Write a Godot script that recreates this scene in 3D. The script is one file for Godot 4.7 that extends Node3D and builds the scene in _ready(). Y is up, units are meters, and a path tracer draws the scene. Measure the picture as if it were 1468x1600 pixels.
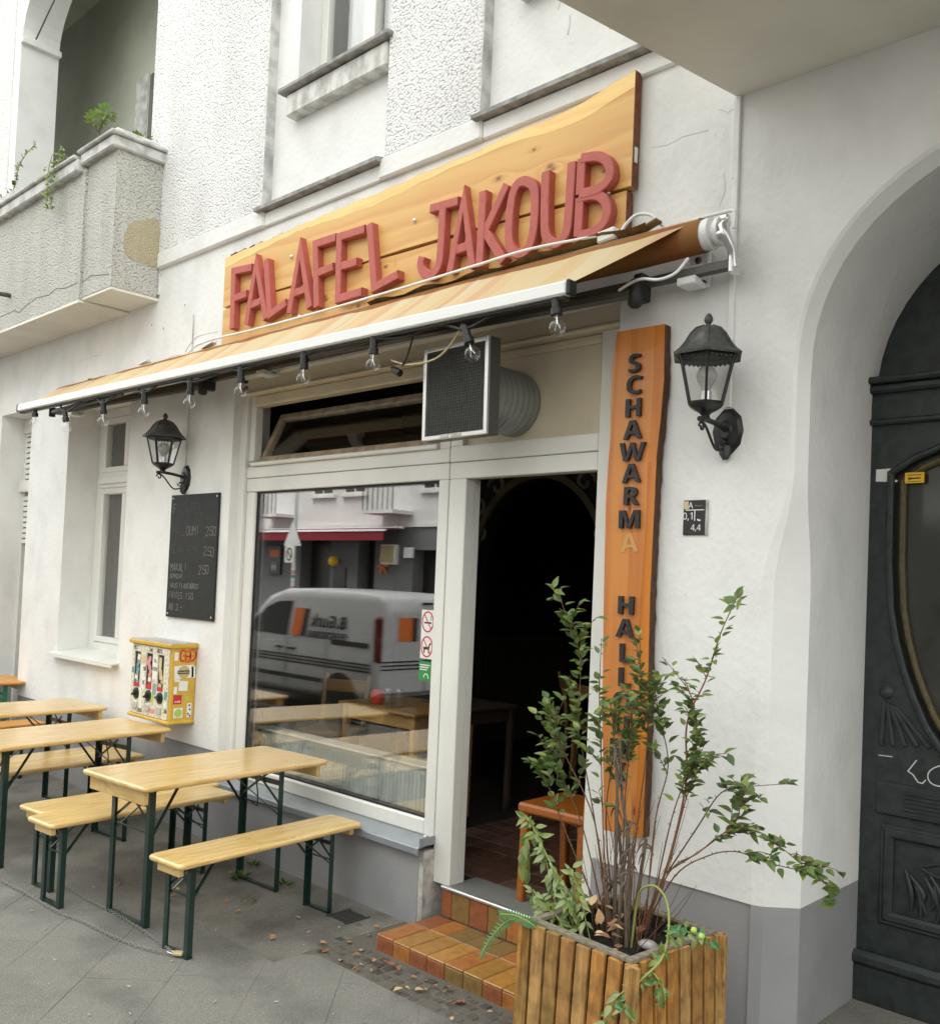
extends Node3D

const G := -0.03            # height of the pavement
const FR := -0.09           # front plane of the shopfront frame
var rng := RandomNumberGenerator.new()
var M := {}
var used := {}
var font: SystemFont
var font_bold: SystemFont


# ------------------------------------------------------------------ mesh builder
class MB:
	var v := PackedVector3Array()
	var n := PackedVector3Array()
	var c := PackedColorArray()
	var col := Color.WHITE
	var xf := Transform3D.IDENTITY

	func tri(a: Vector3, b: Vector3, d: Vector3, na: Vector3, nb: Vector3, nd: Vector3) -> void:
		# emitted so that the side the normals point to is the front (clockwise)
		var face := (b - a).cross(d - a)
		var bs := xf.basis
		if (face.dot(na + nb + nd) > 0.0) != (xf.basis.determinant() < 0.0):
			v.append(xf * a); v.append(xf * d); v.append(xf * b)
			n.append((bs * na).normalized()); n.append((bs * nd).normalized()); n.append((bs * nb).normalized())
		else:
			v.append(xf * a); v.append(xf * b); v.append(xf * d)
			n.append((bs * na).normalized()); n.append((bs * nb).normalized()); n.append((bs * nd).normalized())
		for i in 3:
			c.append(col)

	func flat(a: Vector3, b: Vector3, d: Vector3, out: Vector3) -> void:
		var f := (b - a).cross(d - a)
		if f.length_squared() < 1e-16:
			return
		f = f.normalized()
		if f.dot(out) < 0.0:
			f = -f
		tri(a, b, d, f, f, f)

	func quad(a: Vector3, b: Vector3, d: Vector3, e: Vector3, out: Vector3) -> void:
		var f := (d - a).cross(e - b)
		if f.length_squared() < 1e-16:
			return
		f = f.normalized()
		if f.dot(out) < 0.0:
			f = -f
		tri(a, b, d, f, f, f)
		tri(a, d, e, f, f, f)

	func box(at: Vector3, size: Vector3, bev := 0.0, bs := Basis.IDENTITY) -> void:
		var h := size * 0.5
		var keep := xf
		xf = xf * Transform3D(bs, at)
		var b := minf(bev, minf(h.x, minf(h.y, h.z)) * 0.9)
		for ax in 3:
			for s in [-1.0, 1.0]:
				var o := Vector3.ZERO
				o[ax] = s
				var u := (ax + 1) % 3
				var w := (ax + 2) % 3
				var q: Array[Vector3] = []
				for k in [[-1, -1], [1, -1], [1, 1], [-1, 1]]:
					var p := Vector3.ZERO
					p[ax] = s * h[ax]
					p[u] = k[0] * (h[u] - b)
					p[w] = k[1] * (h[w] - b)
					q.append(p)
				quad(q[0], q[1], q[2], q[3], o)
		if b > 0.0:
			for ax in 3:
				var u := (ax + 1) % 3
				var w := (ax + 2) % 3
				for su in [-1.0, 1.0]:
					for sw in [-1.0, 1.0]:
						var q: Array[Vector3] = []
						for k in [[-1, 0], [1, 0], [1, 1], [-1, 1]]:
							var p := Vector3.ZERO
							p[ax] = k[0] * (h[ax] - b)
							p[u] = su * (h[u] - (b if k[1] == 0 else 0.0))
							p[w] = sw * (h[w] - (b if k[1] == 1 else 0.0))
							q.append(p)
						var o := Vector3.ZERO
						o[u] = su
						o[w] = sw
						quad(q[0], q[1], q[2], q[3], o)
			for sx in [-1.0, 1.0]:
				for sy in [-1.0, 1.0]:
					for sz in [-1.0, 1.0]:
						var s := Vector3(sx, sy, sz)
						var hb := h - Vector3(b, b, b)
						flat(Vector3(h.x, hb.y, hb.z) * s, Vector3(hb.x, h.y, hb.z) * s, Vector3(hb.x, hb.y, h.z) * s, s)
		xf = keep

	func slab(x0: float, x1: float, y0: float, y1: float, z0: float, z1: float, bev := 0.0) -> void:
		box(Vector3((x0 + x1) / 2, (y0 + y1) / 2, (z0 + z1) / 2), Vector3(absf(x1 - x0), absf(y1 - y0), absf(z1 - z0)), bev)

	func bar(a: Vector3, b: Vector3, w: float, h: float, bev := 0.0, up := Vector3.UP) -> void:
		var d := (b - a)
		var l := d.length()
		d = d / l
		if absf(d.dot(up)) > 0.98:
			up = Vector3(0, 0, 1)
		var s := up.cross(d).normalized()
		var u := d.cross(s)
		box((a + b) / 2, Vector3(l, h, w), bev, Basis(d, u, s))

	func grid(rows: Array, closed := false, outward := Vector3.ZERO) -> void:
		# smooth skin over rows of points; outward: a point the normals face away from
		var R := rows.size()
		var K: int = rows[0].size()
		var nn := []
		for i in R:
			var rn: Array[Vector3] = []
			for j in K:
				var i0 := maxi(i - 1, 0)
				var i1 := mini(i + 1, R - 1)
				var j0 := (j - 1 + K) % K if closed else maxi(j - 1, 0)
				var j1 := (j + 1) % K if closed else mini(j + 1, K - 1)
				var t: Vector3 = (rows[i1][j] - rows[i0][j]).cross(rows[i][j1] - rows[i][j0])
				rn.append(t.normalized() if t.length_squared() > 1e-18 else Vector3.UP)
			nn.append(rn)
		var ref: Vector3 = rows[R / 2][K / 2] - outward
		var fl := 1.0 if nn[R / 2][K / 2].dot(ref) >= 0.0 else -1.0
		for i in R - 1:
			for j in (K if closed else K - 1):
				var k := (j + 1) % K
				tri(rows[i][j], rows[i + 1][j], rows[i + 1][k], nn[i][j] * fl, nn[i + 1][j] * fl, nn[i + 1][k] * fl)
				tri(rows[i][j], rows[i + 1][k], rows[i][k], nn[i][j] * fl, nn[i + 1][k] * fl, nn[i][k] * fl)

	func tube(p: Array, r: Variant, sides := 8, caps := true) -> void:
		var N := p.size()
		var t0: Vector3 = (p[1] - p[0]).normalized()
		var side := t0.cross(Vector3.UP)
		if side.length() < 0.1:
			side = t0.cross(Vector3.RIGHT)
		side = side.normalized()
		var rings := []
		var nrm := []
		for i in N:
			var t: Vector3 = (p[mini(i + 1, N - 1)] - p[maxi(i - 1, 0)]).normalized()
			side = (side - t * side.dot(t)).normalized()
			var up := t.cross(side)
			var rr: float = r[i] if r is Array else r
			var ring: Array[Vector3] = []
			var rn: Array[Vector3] = []
			for k in sides:
				var a := TAU * k / sides
				var d := side * cos(a) + up * sin(a)
				ring.append(p[i] + d * rr)
				rn.append(d)
			rings.append(ring)
			nrm.append(rn)
		for i in N - 1:
			for k in sides:
				var j := (k + 1) % sides
				tri(rings[i][k], rings[i + 1][k], rings[i + 1][j], nrm[i][k], nrm[i + 1][k], nrm[i + 1][j])
				tri(rings[i][k], rings[i + 1][j], rings[i][j], nrm[i][k], nrm[i + 1][j], nrm[i][j])
		if caps:
			for e in [0, N - 1]:
				var o: Vector3 = (p[0] - p[1]) if e == 0 else (p[N - 1] - p[N - 2])
				for k in range(1, sides - 1):
					flat(rings[e][0], rings[e][k], rings[e][k + 1], o)

	func lathe(prof: Array, sides := 20, smooth := true) -> void:
		# prof: Vector2(radius, y) from bottom to top, turned round y
		var N := prof.size()
		for i in N - 1:
			var a: Vector2 = prof[i]
			var b: Vector2 = prof[i + 1]
			if a.distance_to(b) < 1e-7:
				continue
			var na := Vector2(b.y - a.y, a.x - b.x).normalized()
			var nb := na
			if smooth:
				if i > 0:
					var q: Vector2 = prof[i] - prof[i - 1]
					var m := Vector2(q.y, -q.x).normalized()
					if m.dot(na) > 0.5:
						na = (na + m).normalized()
				if i < N - 2:
					var q2: Vector2 = prof[i + 2] - prof[i + 1]
					var m2 := Vector2(q2.y, -q2.x).normalized()
					if m2.dot(nb) > 0.5:
						nb = (nb + m2).normalized()
			for k in sides:
				var t0 := TAU * k / sides
				var t1 := TAU * (k + 1) / sides
				var d0 := Vector3(cos(t0), 0, sin(t0))
				var d1 := Vector3(cos(t1), 0, sin(t1))
				var A0 := d0 * a.x + Vector3(0, a.y, 0)
				var A1 := d1 * a.x + Vector3(0, a.y, 0)
				var B0 := d0 * b.x + Vector3(0, b.y, 0)
				var B1 := d1 * b.x + Vector3(0, b.y, 0)
				var nA0 := d0 * na.x + Vector3(0, na.y, 0)
				var nA1 := d1 * na.x + Vector3(0, na.y, 0)
				var nB0 := d0 * nb.x + Vector3(0, nb.y, 0)
				var nB1 := d1 * nb.x + Vector3(0, nb.y, 0)
				if a.x > 1e-6:
					tri(A0, B1, A1, nA0, nB1, nA1)
				if b.x > 1e-6:
					tri(A0, B0, B1, nA0, nB0, nB1)

	func prism(poly: PackedVector2Array, z0: float, z1: float) -> void:
		var idx := Geometry2D.triangulate_polygon(poly)
		for i in range(0, idx.size(), 3):
			var a := poly[idx[i]]
			var b := poly[idx[i + 1]]
			var d := poly[idx[i + 2]]
			flat(Vector3(a.x, a.y, z1), Vector3(b.x, b.y, z1), Vector3(d.x, d.y, z1), Vector3.BACK)
			flat(Vector3(a.x, a.y, z0), Vector3(b.x, b.y, z0), Vector3(d.x, d.y, z0), Vector3.FORWARD)
		var cw := Geometry2D.is_polygon_clockwise(poly)
		for i in poly.size():
			var a := poly[i]
			var b := poly[(i + 1) % poly.size()]
			var e := b - a
			var o := Vector3(e.y, -e.x, 0)
			# is_polygon_clockwise speaks of y-down axes: true means counter-clockwise with y up
			if not cw:
				o = o * 1.0
			quad(Vector3(a.x, a.y, z0), Vector3(b.x, b.y, z0), Vector3(b.x, b.y, z1), Vector3(a.x, a.y, z1), o if area(poly) > 0 else -o)

	static func area(p: PackedVector2Array) -> float:
		var s := 0.0
		for i in p.size():
			s += p[i].cross(p[(i + 1) % p.size()])
		return s

	func stroke(p: PackedVector2Array, w: float, z0: float, z1: float, closed := false, bev := 0.0) -> void:
		# a bar of rectangular section along a line in the xy plane
		var N := p.size()
		var L: Array[Vector2] = []
		for i in N:
			var d0 := Vector2.ZERO
			var d1 := Vector2.ZERO
			if closed or i > 0:
				d0 = (p[i] - p[(i - 1 + N) % N]).normalized()
			if closed or i < N - 1:
				d1 = (p[(i + 1) % N] - p[i]).normalized()
			if d0 == Vector2.ZERO:
				d0 = d1
			if d1 == Vector2.ZERO:
				d1 = d0
			var n0 := Vector2(-d0.y, d0.x)
			var n1 := Vector2(-d1.y, d1.x)
			var m := (n0 + n1).normalized()
			L.append(m / maxf(m.dot(n0), 0.35))
		var h := w / 2
		for i in (N if closed else N - 1):
			var j := (i + 1) % N
			var a := p[i]
			var b := p[j]
			var la := L[i]
			var lb := L[j]
			var f := func(q: Vector2, o: Vector2, s: float, z: float) -> Vector3: return Vector3(q.x + o.x * s, q.y + o.y * s, z)
			quad(f.call(a, la, h - bev, z1), f.call(b, lb, h - bev, z1), f.call(b, lb, bev - h, z1), f.call(a, la, bev - h, z1), Vector3.BACK)
			for s in [1.0, -1.0]:
				var o: Vector3 = Vector3(la.x, la.y, 0) * s
				quad(f.call(a, la, h * s, z0), f.call(b, lb, h * s, z0), f.call(b, lb, h * s, z1 - bev), f.call(a, la, h * s, z1 - bev), o)
				if bev > 0.0:
					quad(f.call(a, la, h * s, z1 - bev), f.call(b, lb, h * s, z1 - bev), f.call(b, lb, (h - bev) * s, z1), f.call(a, la, (h - bev) * s, z1), o + Vector3.BACK)
		if not closed:
			for e in [0, N - 1]:
				var d: Vector2 = (p[0] - p[1]) if e == 0 else (p[N - 1] - p[N - 2])
				var q: Vector2 = p[e]
				var o: Vector2 = L[e] * h
				quad(Vector3(q.x + o.x, q.y + o.y, z0), Vector3(q.x - o.x, q.y - o.y, z0), Vector3(q.x - o.x, q.y - o.y, z1 - bev), Vector3(q.x + o.x, q.y + o.y, z1 - bev), Vector3(d.x, d.y, 0))

	func mesh() -> ArrayMesh:
		var a := []
		a.resize(Mesh.ARRAY_MAX)
		a[Mesh.ARRAY_VERTEX] = v
		a[Mesh.ARRAY_NORMAL] = n
		a[Mesh.ARRAY_COLOR] = c
		var m := ArrayMesh.new()
		m.add_surface_from_arrays(Mesh.PRIMITIVE_TRIANGLES, a)
		return m


# ------------------------------------------------------------------ scene helpers
func numbered(called: String) -> String:
	var k: int = used.get(called, 0)
	used[called] = k + 1
	return called if k == 0 else "%s_%03d" % [called, k]


func thing(called: String, label: String, category: String, at := Vector3.ZERO, turn := 0.0, group := "") -> Node3D:
	var o := Node3D.new()
	o.name = numbered(called)
	add_child(o)
	o.position = at
	o.rotation.y = turn
	tag(o, label, category, group)
	return o


func tag(o: Node, label: String, category: String, group := "") -> void:
	o.set_meta("label", label)
	o.set_meta("category", category)
	if group != "":
		o.set_meta("group", group)


func part(parent: Node, called: String, mb: Variant, m: Material, label := "") -> MeshInstance3D:
	var o := MeshInstance3D.new()
	o.name = called
	o.mesh = mb.mesh() if mb is MB else mb
	o.material_override = null
	for i in o.mesh.get_surface_count():
		o.set_surface_override_material(i, m)
	parent.add_child(o, true)
	if label != "":
		o.set_meta("label", label)
	return o


func solo(called: String, label: String, category: String, mb: Variant, m: Material, at := Vector3.ZERO, turn := 0.0, group := "") -> MeshInstance3D:
	var o := MeshInstance3D.new()
	o.name = numbered(called)
	o.mesh = mb.mesh() if mb is MB else mb
	for i in o.mesh.get_surface_count():
		o.set_surface_override_material(i, m)
	add_child(o)
	o.position = at
	o.rotation.y = turn
	tag(o, label, category, group)
	return o


func struct(called: String, mb: Variant, m: Material) -> MeshInstance3D:
	var o := MeshInstance3D.new()
	o.name = numbered(called)
	o.mesh = mb.mesh() if mb is MB else mb
	for i in o.mesh.get_surface_count():
		o.set_surface_override_material(i, m)
	add_child(o)
	o.set_meta("kind", "structure")
	return o


func copy(root: Node3D, at: Vector3, turn: float, label: String) -> Node3D:
	var r: Node3D = root.duplicate()
	r.name = numbered(String(root.name))
	add_child(r)
	r.position = at
	r.rotation.y = turn
	r.set_meta("label", label)
	return r


func words(parent: Node, called: String, text: String, cap: float, deep: float, m: Material, at: Vector3, bold := false, bs := Basis.IDENTITY, squeeze := 1.0) -> MeshInstance3D:
	var t := TextMesh.new()
	t.text = text
	t.font = font_bold if bold else font
	t.font_size = 64
	t.pixel_size = cap / (0.714 * 64.0)
	t.depth = deep
	t.curve_step = 2.0
	var o := MeshInstance3D.new()
	o.name = called
	o.mesh = t
	for i in t.get_surface_count():
		o.set_surface_override_material(i, m)
	if t.get_surface_count() == 0:
		o.material_override = m
	parent.add_child(o, true)
	o.transform = Transform3D(bs * Basis.from_scale(Vector3(squeeze, 1, 1)), at)
	return o


func chaikin(p: PackedVector2Array, closed: bool, times: int) -> PackedVector2Array:
	for k in times:
		var q := PackedVector2Array()
		var N := p.size()
		if not closed:
			q.append(p[0])
		for i in (N if closed else N - 1):
			var a := p[i]
			var b := p[(i + 1) % N]
			if closed or i > 0:
				q.append(a.lerp(b, 0.25))
			if closed or i < N - 2:
				q.append(a.lerp(b, 0.75))
		if not closed:
			q.append(p[N - 1])
		p = q
	return p


func pv(a: Array) -> PackedVector2Array:
	var p := PackedVector2Array()
	for i in range(0, a.size(), 2):
		p.append(Vector2(a[i], a[i + 1]))
	return p


func curve3(p: Array, steps := 5) -> Array:
	# Catmull-Rom through the points
	var o := []
	var N := p.size()
	for i in N - 1:
		var a: Vector3 = p[maxi(i - 1, 0)]
		var b: Vector3 = p[i]
		var d: Vector3 = p[i + 1]
		var e: Vector3 = p[mini(i + 2, N - 1)]
		for k in steps:
			o.append(b.cubic_interpolate(d, a, e, float(k) / steps))
	o.append(p[N - 1])
	return o


# ------------------------------------------------------------------ materials
func lin(r: float, g: float, b: float) -> Color:
	return Color(r, g, b).linear_to_srgb()


func noise_tex(kind: int, freq: float, octaves: int, sd: int, size: int, ramp: Array) -> NoiseTexture2D:
	var f := FastNoiseLite.new()
	f.noise_type = kind
	f.frequency = freq
	f.seed = sd
	f.fractal_octaves = octaves
	f.fractal_type = FastNoiseLite.FRACTAL_FBM if octaves > 1 else FastNoiseLite.FRACTAL_NONE
	var t := NoiseTexture2D.new()
	t.width = size
	t.height = size
	t.seamless = true
	t.noise = f
	var g := Gradient.new()
	var off := PackedFloat32Array()
	var cols := PackedColorArray()
	for r in ramp:
		off.append(r[0])
		cols.append(r[1] if r[1] is Color else Color(r[1], r[1], r[1]))
	g.offsets = off
	g.colors = cols
	t.color_ramp = g
	return t


func mat(key: String, c: Color, rough: float, o := {}) -> StandardMaterial3D:
	var m := StandardMaterial3D.new()
	m.resource_name = key
	m.albedo_color = c
	m.roughness = rough
	m.metallic = o.get("metal", 0.0)
	m.metallic_specular = o.get("spec", 0.5)
	if o.has("tex"):
		m.albedo_texture = o.tex
	if o.has("bump"):
		m.heightmap_enabled = true
		m.heightmap_texture = o.bump
		m.heightmap_scale = o.get("bscale", 0.3)
	if o.has("rtex"):
		m.roughness_texture = o.rtex
	if o.has("tex") or o.has("bump") or o.has("rtex"):
		m.uv1_triplanar = true
		m.uv1_world_triplanar = o.get("world", false)
		m.uv1_scale = o.get("scale", Vector3.ONE)
		m.uv1_offset = o.get("offset", Vector3.ZERO)
		m.uv1_triplanar_sharpness = 8.0
	if o.has("detail"):
		m.detail_enabled = true
		m.detail_blend_mode = BaseMaterial3D.BLEND_MODE_MUL
		m.detail_albedo = o.detail
		m.detail_uv_layer = BaseMaterial3D.DETAIL_UV_2
		m.uv2_triplanar = true
		m.uv2_world_triplanar = true
		m.uv2_scale = o.get("dscale", Vector3.ONE)
		m.uv2_triplanar_sharpness = 8.0
	if o.has("coat"):
		m.clearcoat_enabled = true
		m.clearcoat = o.coat
		m.clearcoat_roughness = o.get("coatr", 0.1)
	if o.get("vc", false):
		m.vertex_color_use_as_albedo = true
	if o.has("alpha"):
		m.transparency = BaseMaterial3D.TRANSPARENCY_ALPHA
		m.albedo_color.a = o.alpha
	if o.has("back"):
		m.backlight_enabled = true
		m.backlight = o.back
	if o.has("sheen"):
		m.rim_enabled = true
		m.rim = o.sheen
	m.cull_mode = BaseMaterial3D.CULL_DISABLED if o.get("two", false) else BaseMaterial3D.CULL_BACK
	M[key] = m
	return m


func wood_tex(sd: int, light: Color, dark: Color, knot: Color, rings: float, knots: int, w := 512, h := 256, kn := 1.0, wav := 1.0) -> Image:
	# grain runs along u; colours are sRGB
	var f := FastNoiseLite.new()
	f.seed = sd
	f.frequency = 1.0
	var r := RandomNumberGenerator.new()
	r.seed = sd * 7 + 3
	var ks := []
	for k in knots:
		ks.append([r.randf() * w, r.randf() * h, r.randf_range(2.2, 4.6) * kn])
	var im := Image.create(w, h, false, Image.FORMAT_RGB8)
	for y in h:
		var vv := float(y) / h
		for x in w:
			var u := float(x) / w
			var q := vv * rings + wav * (1.3 * f.get_noise_2d(u * 1.3, vv * 2.5) + 0.25 * f.get_noise_2d(u * 3.0 + 40.0, vv * 9.0))
			var kd := 0.0
			for k in ks:
				var dx: float = (x - k[0]) / (k[2] * 2.6)
				var dy: float = (y - k[1]) / k[2]
				var d2: float = dx * dx + dy * dy
				if d2 < 12.0:
					q += 1.1 * exp(-d2 * 0.45)
					kd = maxf(kd, exp(-(dx * dx * 6.0 + dy * dy * 1.8)))
			var t := fposmod(q, 1.0)
			t = t * t * (3.0 - 2.0 * t) if t < 0.8 else (1.0 - t) * 4.48
			t = clampf(t * 0.75 + 0.25 * (0.5 + 0.5 * f.get_noise_2d(u * 9.0 + 9.0, vv * 130.0)), 0.0, 1.0)
			var cc := light.lerp(dark, t)
			im.set_pixel(x, y, cc.lerp(knot, clampf(kd * 1.1, 0.0, 0.9)))
	return im


func turned(im: Image) -> Image:
	var q: Image = im.duplicate()
	q.rotate_90(CLOCKWISE)
	return q


func it(im: Image) -> ImageTexture:
	return ImageTexture.create_from_image(im)


func make_materials() -> void:
	var S := FastNoiseLite.TYPE_SIMPLEX_SMOOTH
	var V := FastNoiseLite.TYPE_VALUE
	var grime := noise_tex(S, 0.006, 5, 11, 512, [[0.0, 0.93], [0.45, 0.98], [0.7, 1.0], [1.0, 1.0]])
	var grime2 := noise_tex(S, 0.012, 6, 23, 512, [[0.0, 0.74], [0.4, 0.9], [0.65, 1.0], [1.0, 1.0]])
	var faint := noise_tex(S, 0.008, 6, 12, 512, [[0.0, 0.95], [0.4, 0.985], [0.6, 1.0], [1.0, 1.0]])
	var plaster := noise_tex(S, 0.035, 6, 15, 1024, [[0.0, 0.0], [1.0, 1.0]])
	var fine := noise_tex(S, 0.09, 4, 5, 512, [[0.0, 0.0], [1.0, 1.0]])
	var rough_h := noise_tex(FastNoiseLite.TYPE_CELLULAR, 0.042, 2, 31, 1024, [[0.0, 1.0], [0.35, 0.9], [0.6, 0.55], [0.85, 0.1], [1.0, 0.0]])
	var rough_c := noise_tex(FastNoiseLite.TYPE_CELLULAR, 0.042, 2, 31, 1024, [[0.0, 1.0], [0.55, 1.0], [0.8, 0.88], [0.95, 0.72], [1.0, 0.7]])
	M["_fine"] = null
	mat("wall_paint", lin(0.8, 0.8, 0.785), 0.85, {"tex": faint, "world": true, "scale": Vector3(0.6, 0.45, 0.6), "bump": plaster, "bscale": 0.22})
	mat("smooth_paint", lin(0.8, 0.8, 0.785), 0.85, {"tex": faint, "world": true, "scale": Vector3(0.5, 0.5, 0.5), "bump": plaster, "bscale": 0.2})
	mat("grey_trim", lin(0.62, 0.62, 0.6), 0.85, {"tex": grime2, "world": true, "scale": Vector3(0.9, 0.9, 0.9), "bump": fine, "bscale": 0.1})
	mat("ledge", lin(0.36, 0.355, 0.34), 0.8, {"tex": grime2, "world": true, "scale": Vector3(1.3, 1.3, 1.3)})
	mat("stucco", lin(0.88, 0.88, 0.87), 0.9, {"tex": rough_c, "world": true, "scale": Vector3(1.35, 1.35, 1.35), "bump": rough_h, "bscale": 1.2, "detail": grime, "dscale": Vector3(0.5, 0.25, 0.5)})
	mat("old_stucco", lin(0.6, 0.595, 0.55), 0.9, {"tex": rough_c, "world": true, "scale": Vector3(1.4, 1.4, 1.4), "bump": rough_h, "bscale": 1.5, "detail": grime, "dscale": Vector3(0.9, 0.3, 0.9)})
	mat("bare_plaster", lin(0.52, 0.46, 0.31), 0.95, {"tex": rough_c, "world": true, "scale": Vector3(2.1, 2.1, 2.1), "bump": rough_h, "bscale": 0.9})
	mat("soffit", lin(0.82, 0.8, 0.72), 0.9, {"tex": grime, "world": true, "scale": Vector3(0.4, 0.4, 0.4)})
	mat("loggia_paint", lin(0.5, 0.52, 0.43), 0.9, {"tex": grime, "world": true, "scale": Vector3(0.4, 0.4, 0.4)})
	mat("plinth_paint", lin(0.3, 0.3, 0.308), 0.75, {"tex": grime, "world": true, "scale": Vector3(0.8, 0.8, 0.8), "bump": fine, "bscale": 0.06})
	mat("stained_white", lin(0.72, 0.72, 0.69), 0.85, {"tex": grime2, "world": true, "scale": Vector3(1.2, 0.8, 1.2)})
	mat("frame_white", lin(0.76, 0.76, 0.72), 0.42, {"tex": grime, "world": true, "scale": Vector3(0.5, 0.2, 0.5)})
	mat("frame_cream", lin(0.7, 0.62, 0.47), 0.6, {"tex": grime, "world": true, "scale": Vector3(0.7, 0.7, 0.7)})
	mat("dirty_white", lin(0.5, 0.49, 0.45), 0.8, {"tex": grime2, "world": true, "scale": Vector3(2.0, 2.0, 2.0)})
	mat("seam", lin(0.2, 0.19, 0.17), 0.9)
	mat("sash_brown", lin(0.42, 0.33, 0.22), 0.5, {"tex": grime2, "world": true, "scale": Vector3(1.4, 1.4, 1.4)})
	mat("glass", Color(0.9, 0.94, 0.93), 0.0, {"alpha": 0.0, "spec": 0.5})
	mat("smoke_glass", Color(0.5, 0.5, 0.47), 0.02, {"alpha": 0.12})
	mat("curtain", lin(0.2, 0.2, 0.185), 0.95, {"tex": noise_tex(S, 0.02, 3, 9, 256, [[0.0, 0.75], [1.0, 1.0]]), "scale": Vector3(9, 0.4, 1)})
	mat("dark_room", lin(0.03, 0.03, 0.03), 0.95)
	mat("sill_metal", lin(0.3, 0.33, 0.35), 0.45, {"metal": 0.3, "tex": grime, "world": true, "scale": Vector3(1.5, 1.5, 1.5)})
	mat("alu", lin(0.68, 0.69, 0.69), 0.3, {"metal": 0.85})
	mat("alu_bright", lin(0.8, 0.81, 0.82), 0.3, {"metal": 0.6})
	mat("white_bar", lin(0.78, 0.79, 0.78), 0.35)
	mat("grey_metal", lin(0.1, 0.1, 0.09), 0.45, {"metal": 0.5})
	mat("zinc", lin(0.3, 0.32, 0.31), 0.38, {"metal": 0.7})
	mat("dark_metal", lin(0.03, 0.03, 0.028), 0.5, {"metal": 0.3})
	mat("iron_black", lin(0.016, 0.016, 0.016), 0.42, {"tex": grime2, "scale": Vector3(6, 6, 6)})
	mat("iron_worn", lin(0.1, 0.1, 0.095), 0.5, {"metal": 0.5, "tex": grime2, "scale": Vector3(5, 5, 5)})
	mat("rubber", lin(0.012, 0.012, 0.012), 0.5)
	mat("white_plastic", lin(0.78, 0.78, 0.76), 0.4)
	mat("green_steel", lin(0.008, 0.03, 0.024), 0.35, {"coat": 0.3})
	mat("lime_steel", lin(0.02, 0.2, 0.09), 0.4)
	# woods (sRGB colours in the pictures)
	var beer := wood_tex(4, Color8(240, 210, 148), Color8(218, 176, 106), Color8(150, 102, 54), 12.0, 9, 1024, 256)
	mat("beer_wood", Color(0.93, 0.92, 0.9), 0.3, {"tex": it(beer), "scale": Vector3(0.75, 1.5, 1.5), "coat": 0.5, "coatr": 0.18, "detail": grime, "dscale": Vector3(1.6, 1.6, 0.7)})
	mat("beer_wood_b", Color(0.97, 0.97, 0.95), 0.3, {"tex": it(beer), "scale": Vector3(0.75, 1.5, 1.5), "offset": Vector3(0.37, 0.45, 0.21), "coat": 0.5, "coatr": 0.18, "detail": grime, "dscale": Vector3(1.6, 1.6, 0.7)})
	mat("beer_wood_old", Color(0.86, 0.72, 0.55), 0.45, {"tex": it(beer), "scale": Vector3(0.75, 1.5, 1.5), "offset": Vector3(0.13, 0.2, 0.7)})
	var larch := wood_tex(17, Color8(236, 188, 108), Color8(220, 158, 84), Color8(140, 84, 40), 6.0, 14, 1024, 256, 1.3, 0.7)
	mat("sign_wood", Color(0.93, 0.95, 1.0), 0.5, {"tex": it(larch), "scale": Vector3(0.27, 1.3, 1.3), "offset": Vector3(0.02, 0.1, 0.0)})
	mat("sign_wood_low", Color(0.92, 0.93, 0.97), 0.5, {"tex": it(larch), "scale": Vector3(0.27, 1.3, 1.3), "offset": Vector3(0.5, 0.53, 0.3)})
	mat("sapwood", Color(1.0, 1.0, 1.0), 0.5, {"tex": it(wood_tex(53, Color8(244, 210, 138), Color8(236, 190, 116), Color8(190, 130, 70), 4.0, 2, 512, 128)), "scale": Vector3(0.4, 1.5, 1.5)})
	mat("bark", lin(0.1, 0.05, 0.028), 0.9, {"tex": grime2, "scale": Vector3(7, 2, 7), "bump": fine, "bscale": 0.5})
	mat("red_end", lin(0.2, 0.065, 0.03), 0.7, {"tex": grime2, "scale": Vector3(3, 3, 3)})
	var vert := turned(wood_tex(29, Color8(208, 138, 66), Color8(180, 104, 46), Color8(110, 48, 20), 3.0, 9, 768, 256, 1.8, 0.6))
	mat("board_wood", Color.WHITE, 0.42, {"tex": it(vert), "scale": Vector3(2.6, 0.42, 2.6), "offset": Vector3(0.1, 0.02, 0.0), "coat": 0.25})
	mat("board_sapwood", Color(0.98, 0.92, 0.62), 0.42, {"tex": M.board_wood.albedo_texture, "scale": Vector3(2.6, 0.42, 2.6), "offset": Vector3(0.6, 0.3, 0.0), "coat": 0.25})
	var slatw := turned(wood_tex(41, Color8(190, 150, 90), Color8(152, 110, 60), Color8(60, 36, 18), 3.0, 4, 384, 192))
	for k in 4:
		mat("slat_wood_%d" % k, [Color(1, 1, 1), Color(0.9, 0.86, 0.8), Color(1.0, 0.92, 0.78), Color(0.84, 0.84, 0.78)][k], 0.7, {"tex": it(slatw) if k == 0 else M.slat_wood_0.albedo_texture, "scale": Vector3(3.5, 1.2, 3.5), "offset": Vector3(0.23 * k, 0.31 * k, 0.4 * k), "detail": grime2, "dscale": Vector3(1.7, 1.7, 1.7)})
	mat("rim_wood", lin(0.23, 0.2, 0.15), 0.85, {"tex": grime2, "scale": Vector3(4, 4, 4)})
	mat("chair_wood", lin(0.4, 0.17, 0.05), 0.35, {"tex": it(beer), "scale": Vector3(1.5, 2.5, 2.5), "coat": 0.3})
	mat("table_wood", lin(0.6, 0.5, 0.38), 0.45, {"tex": it(beer), "scale": Vector3(1.0, 2.0, 2.0)})
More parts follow.
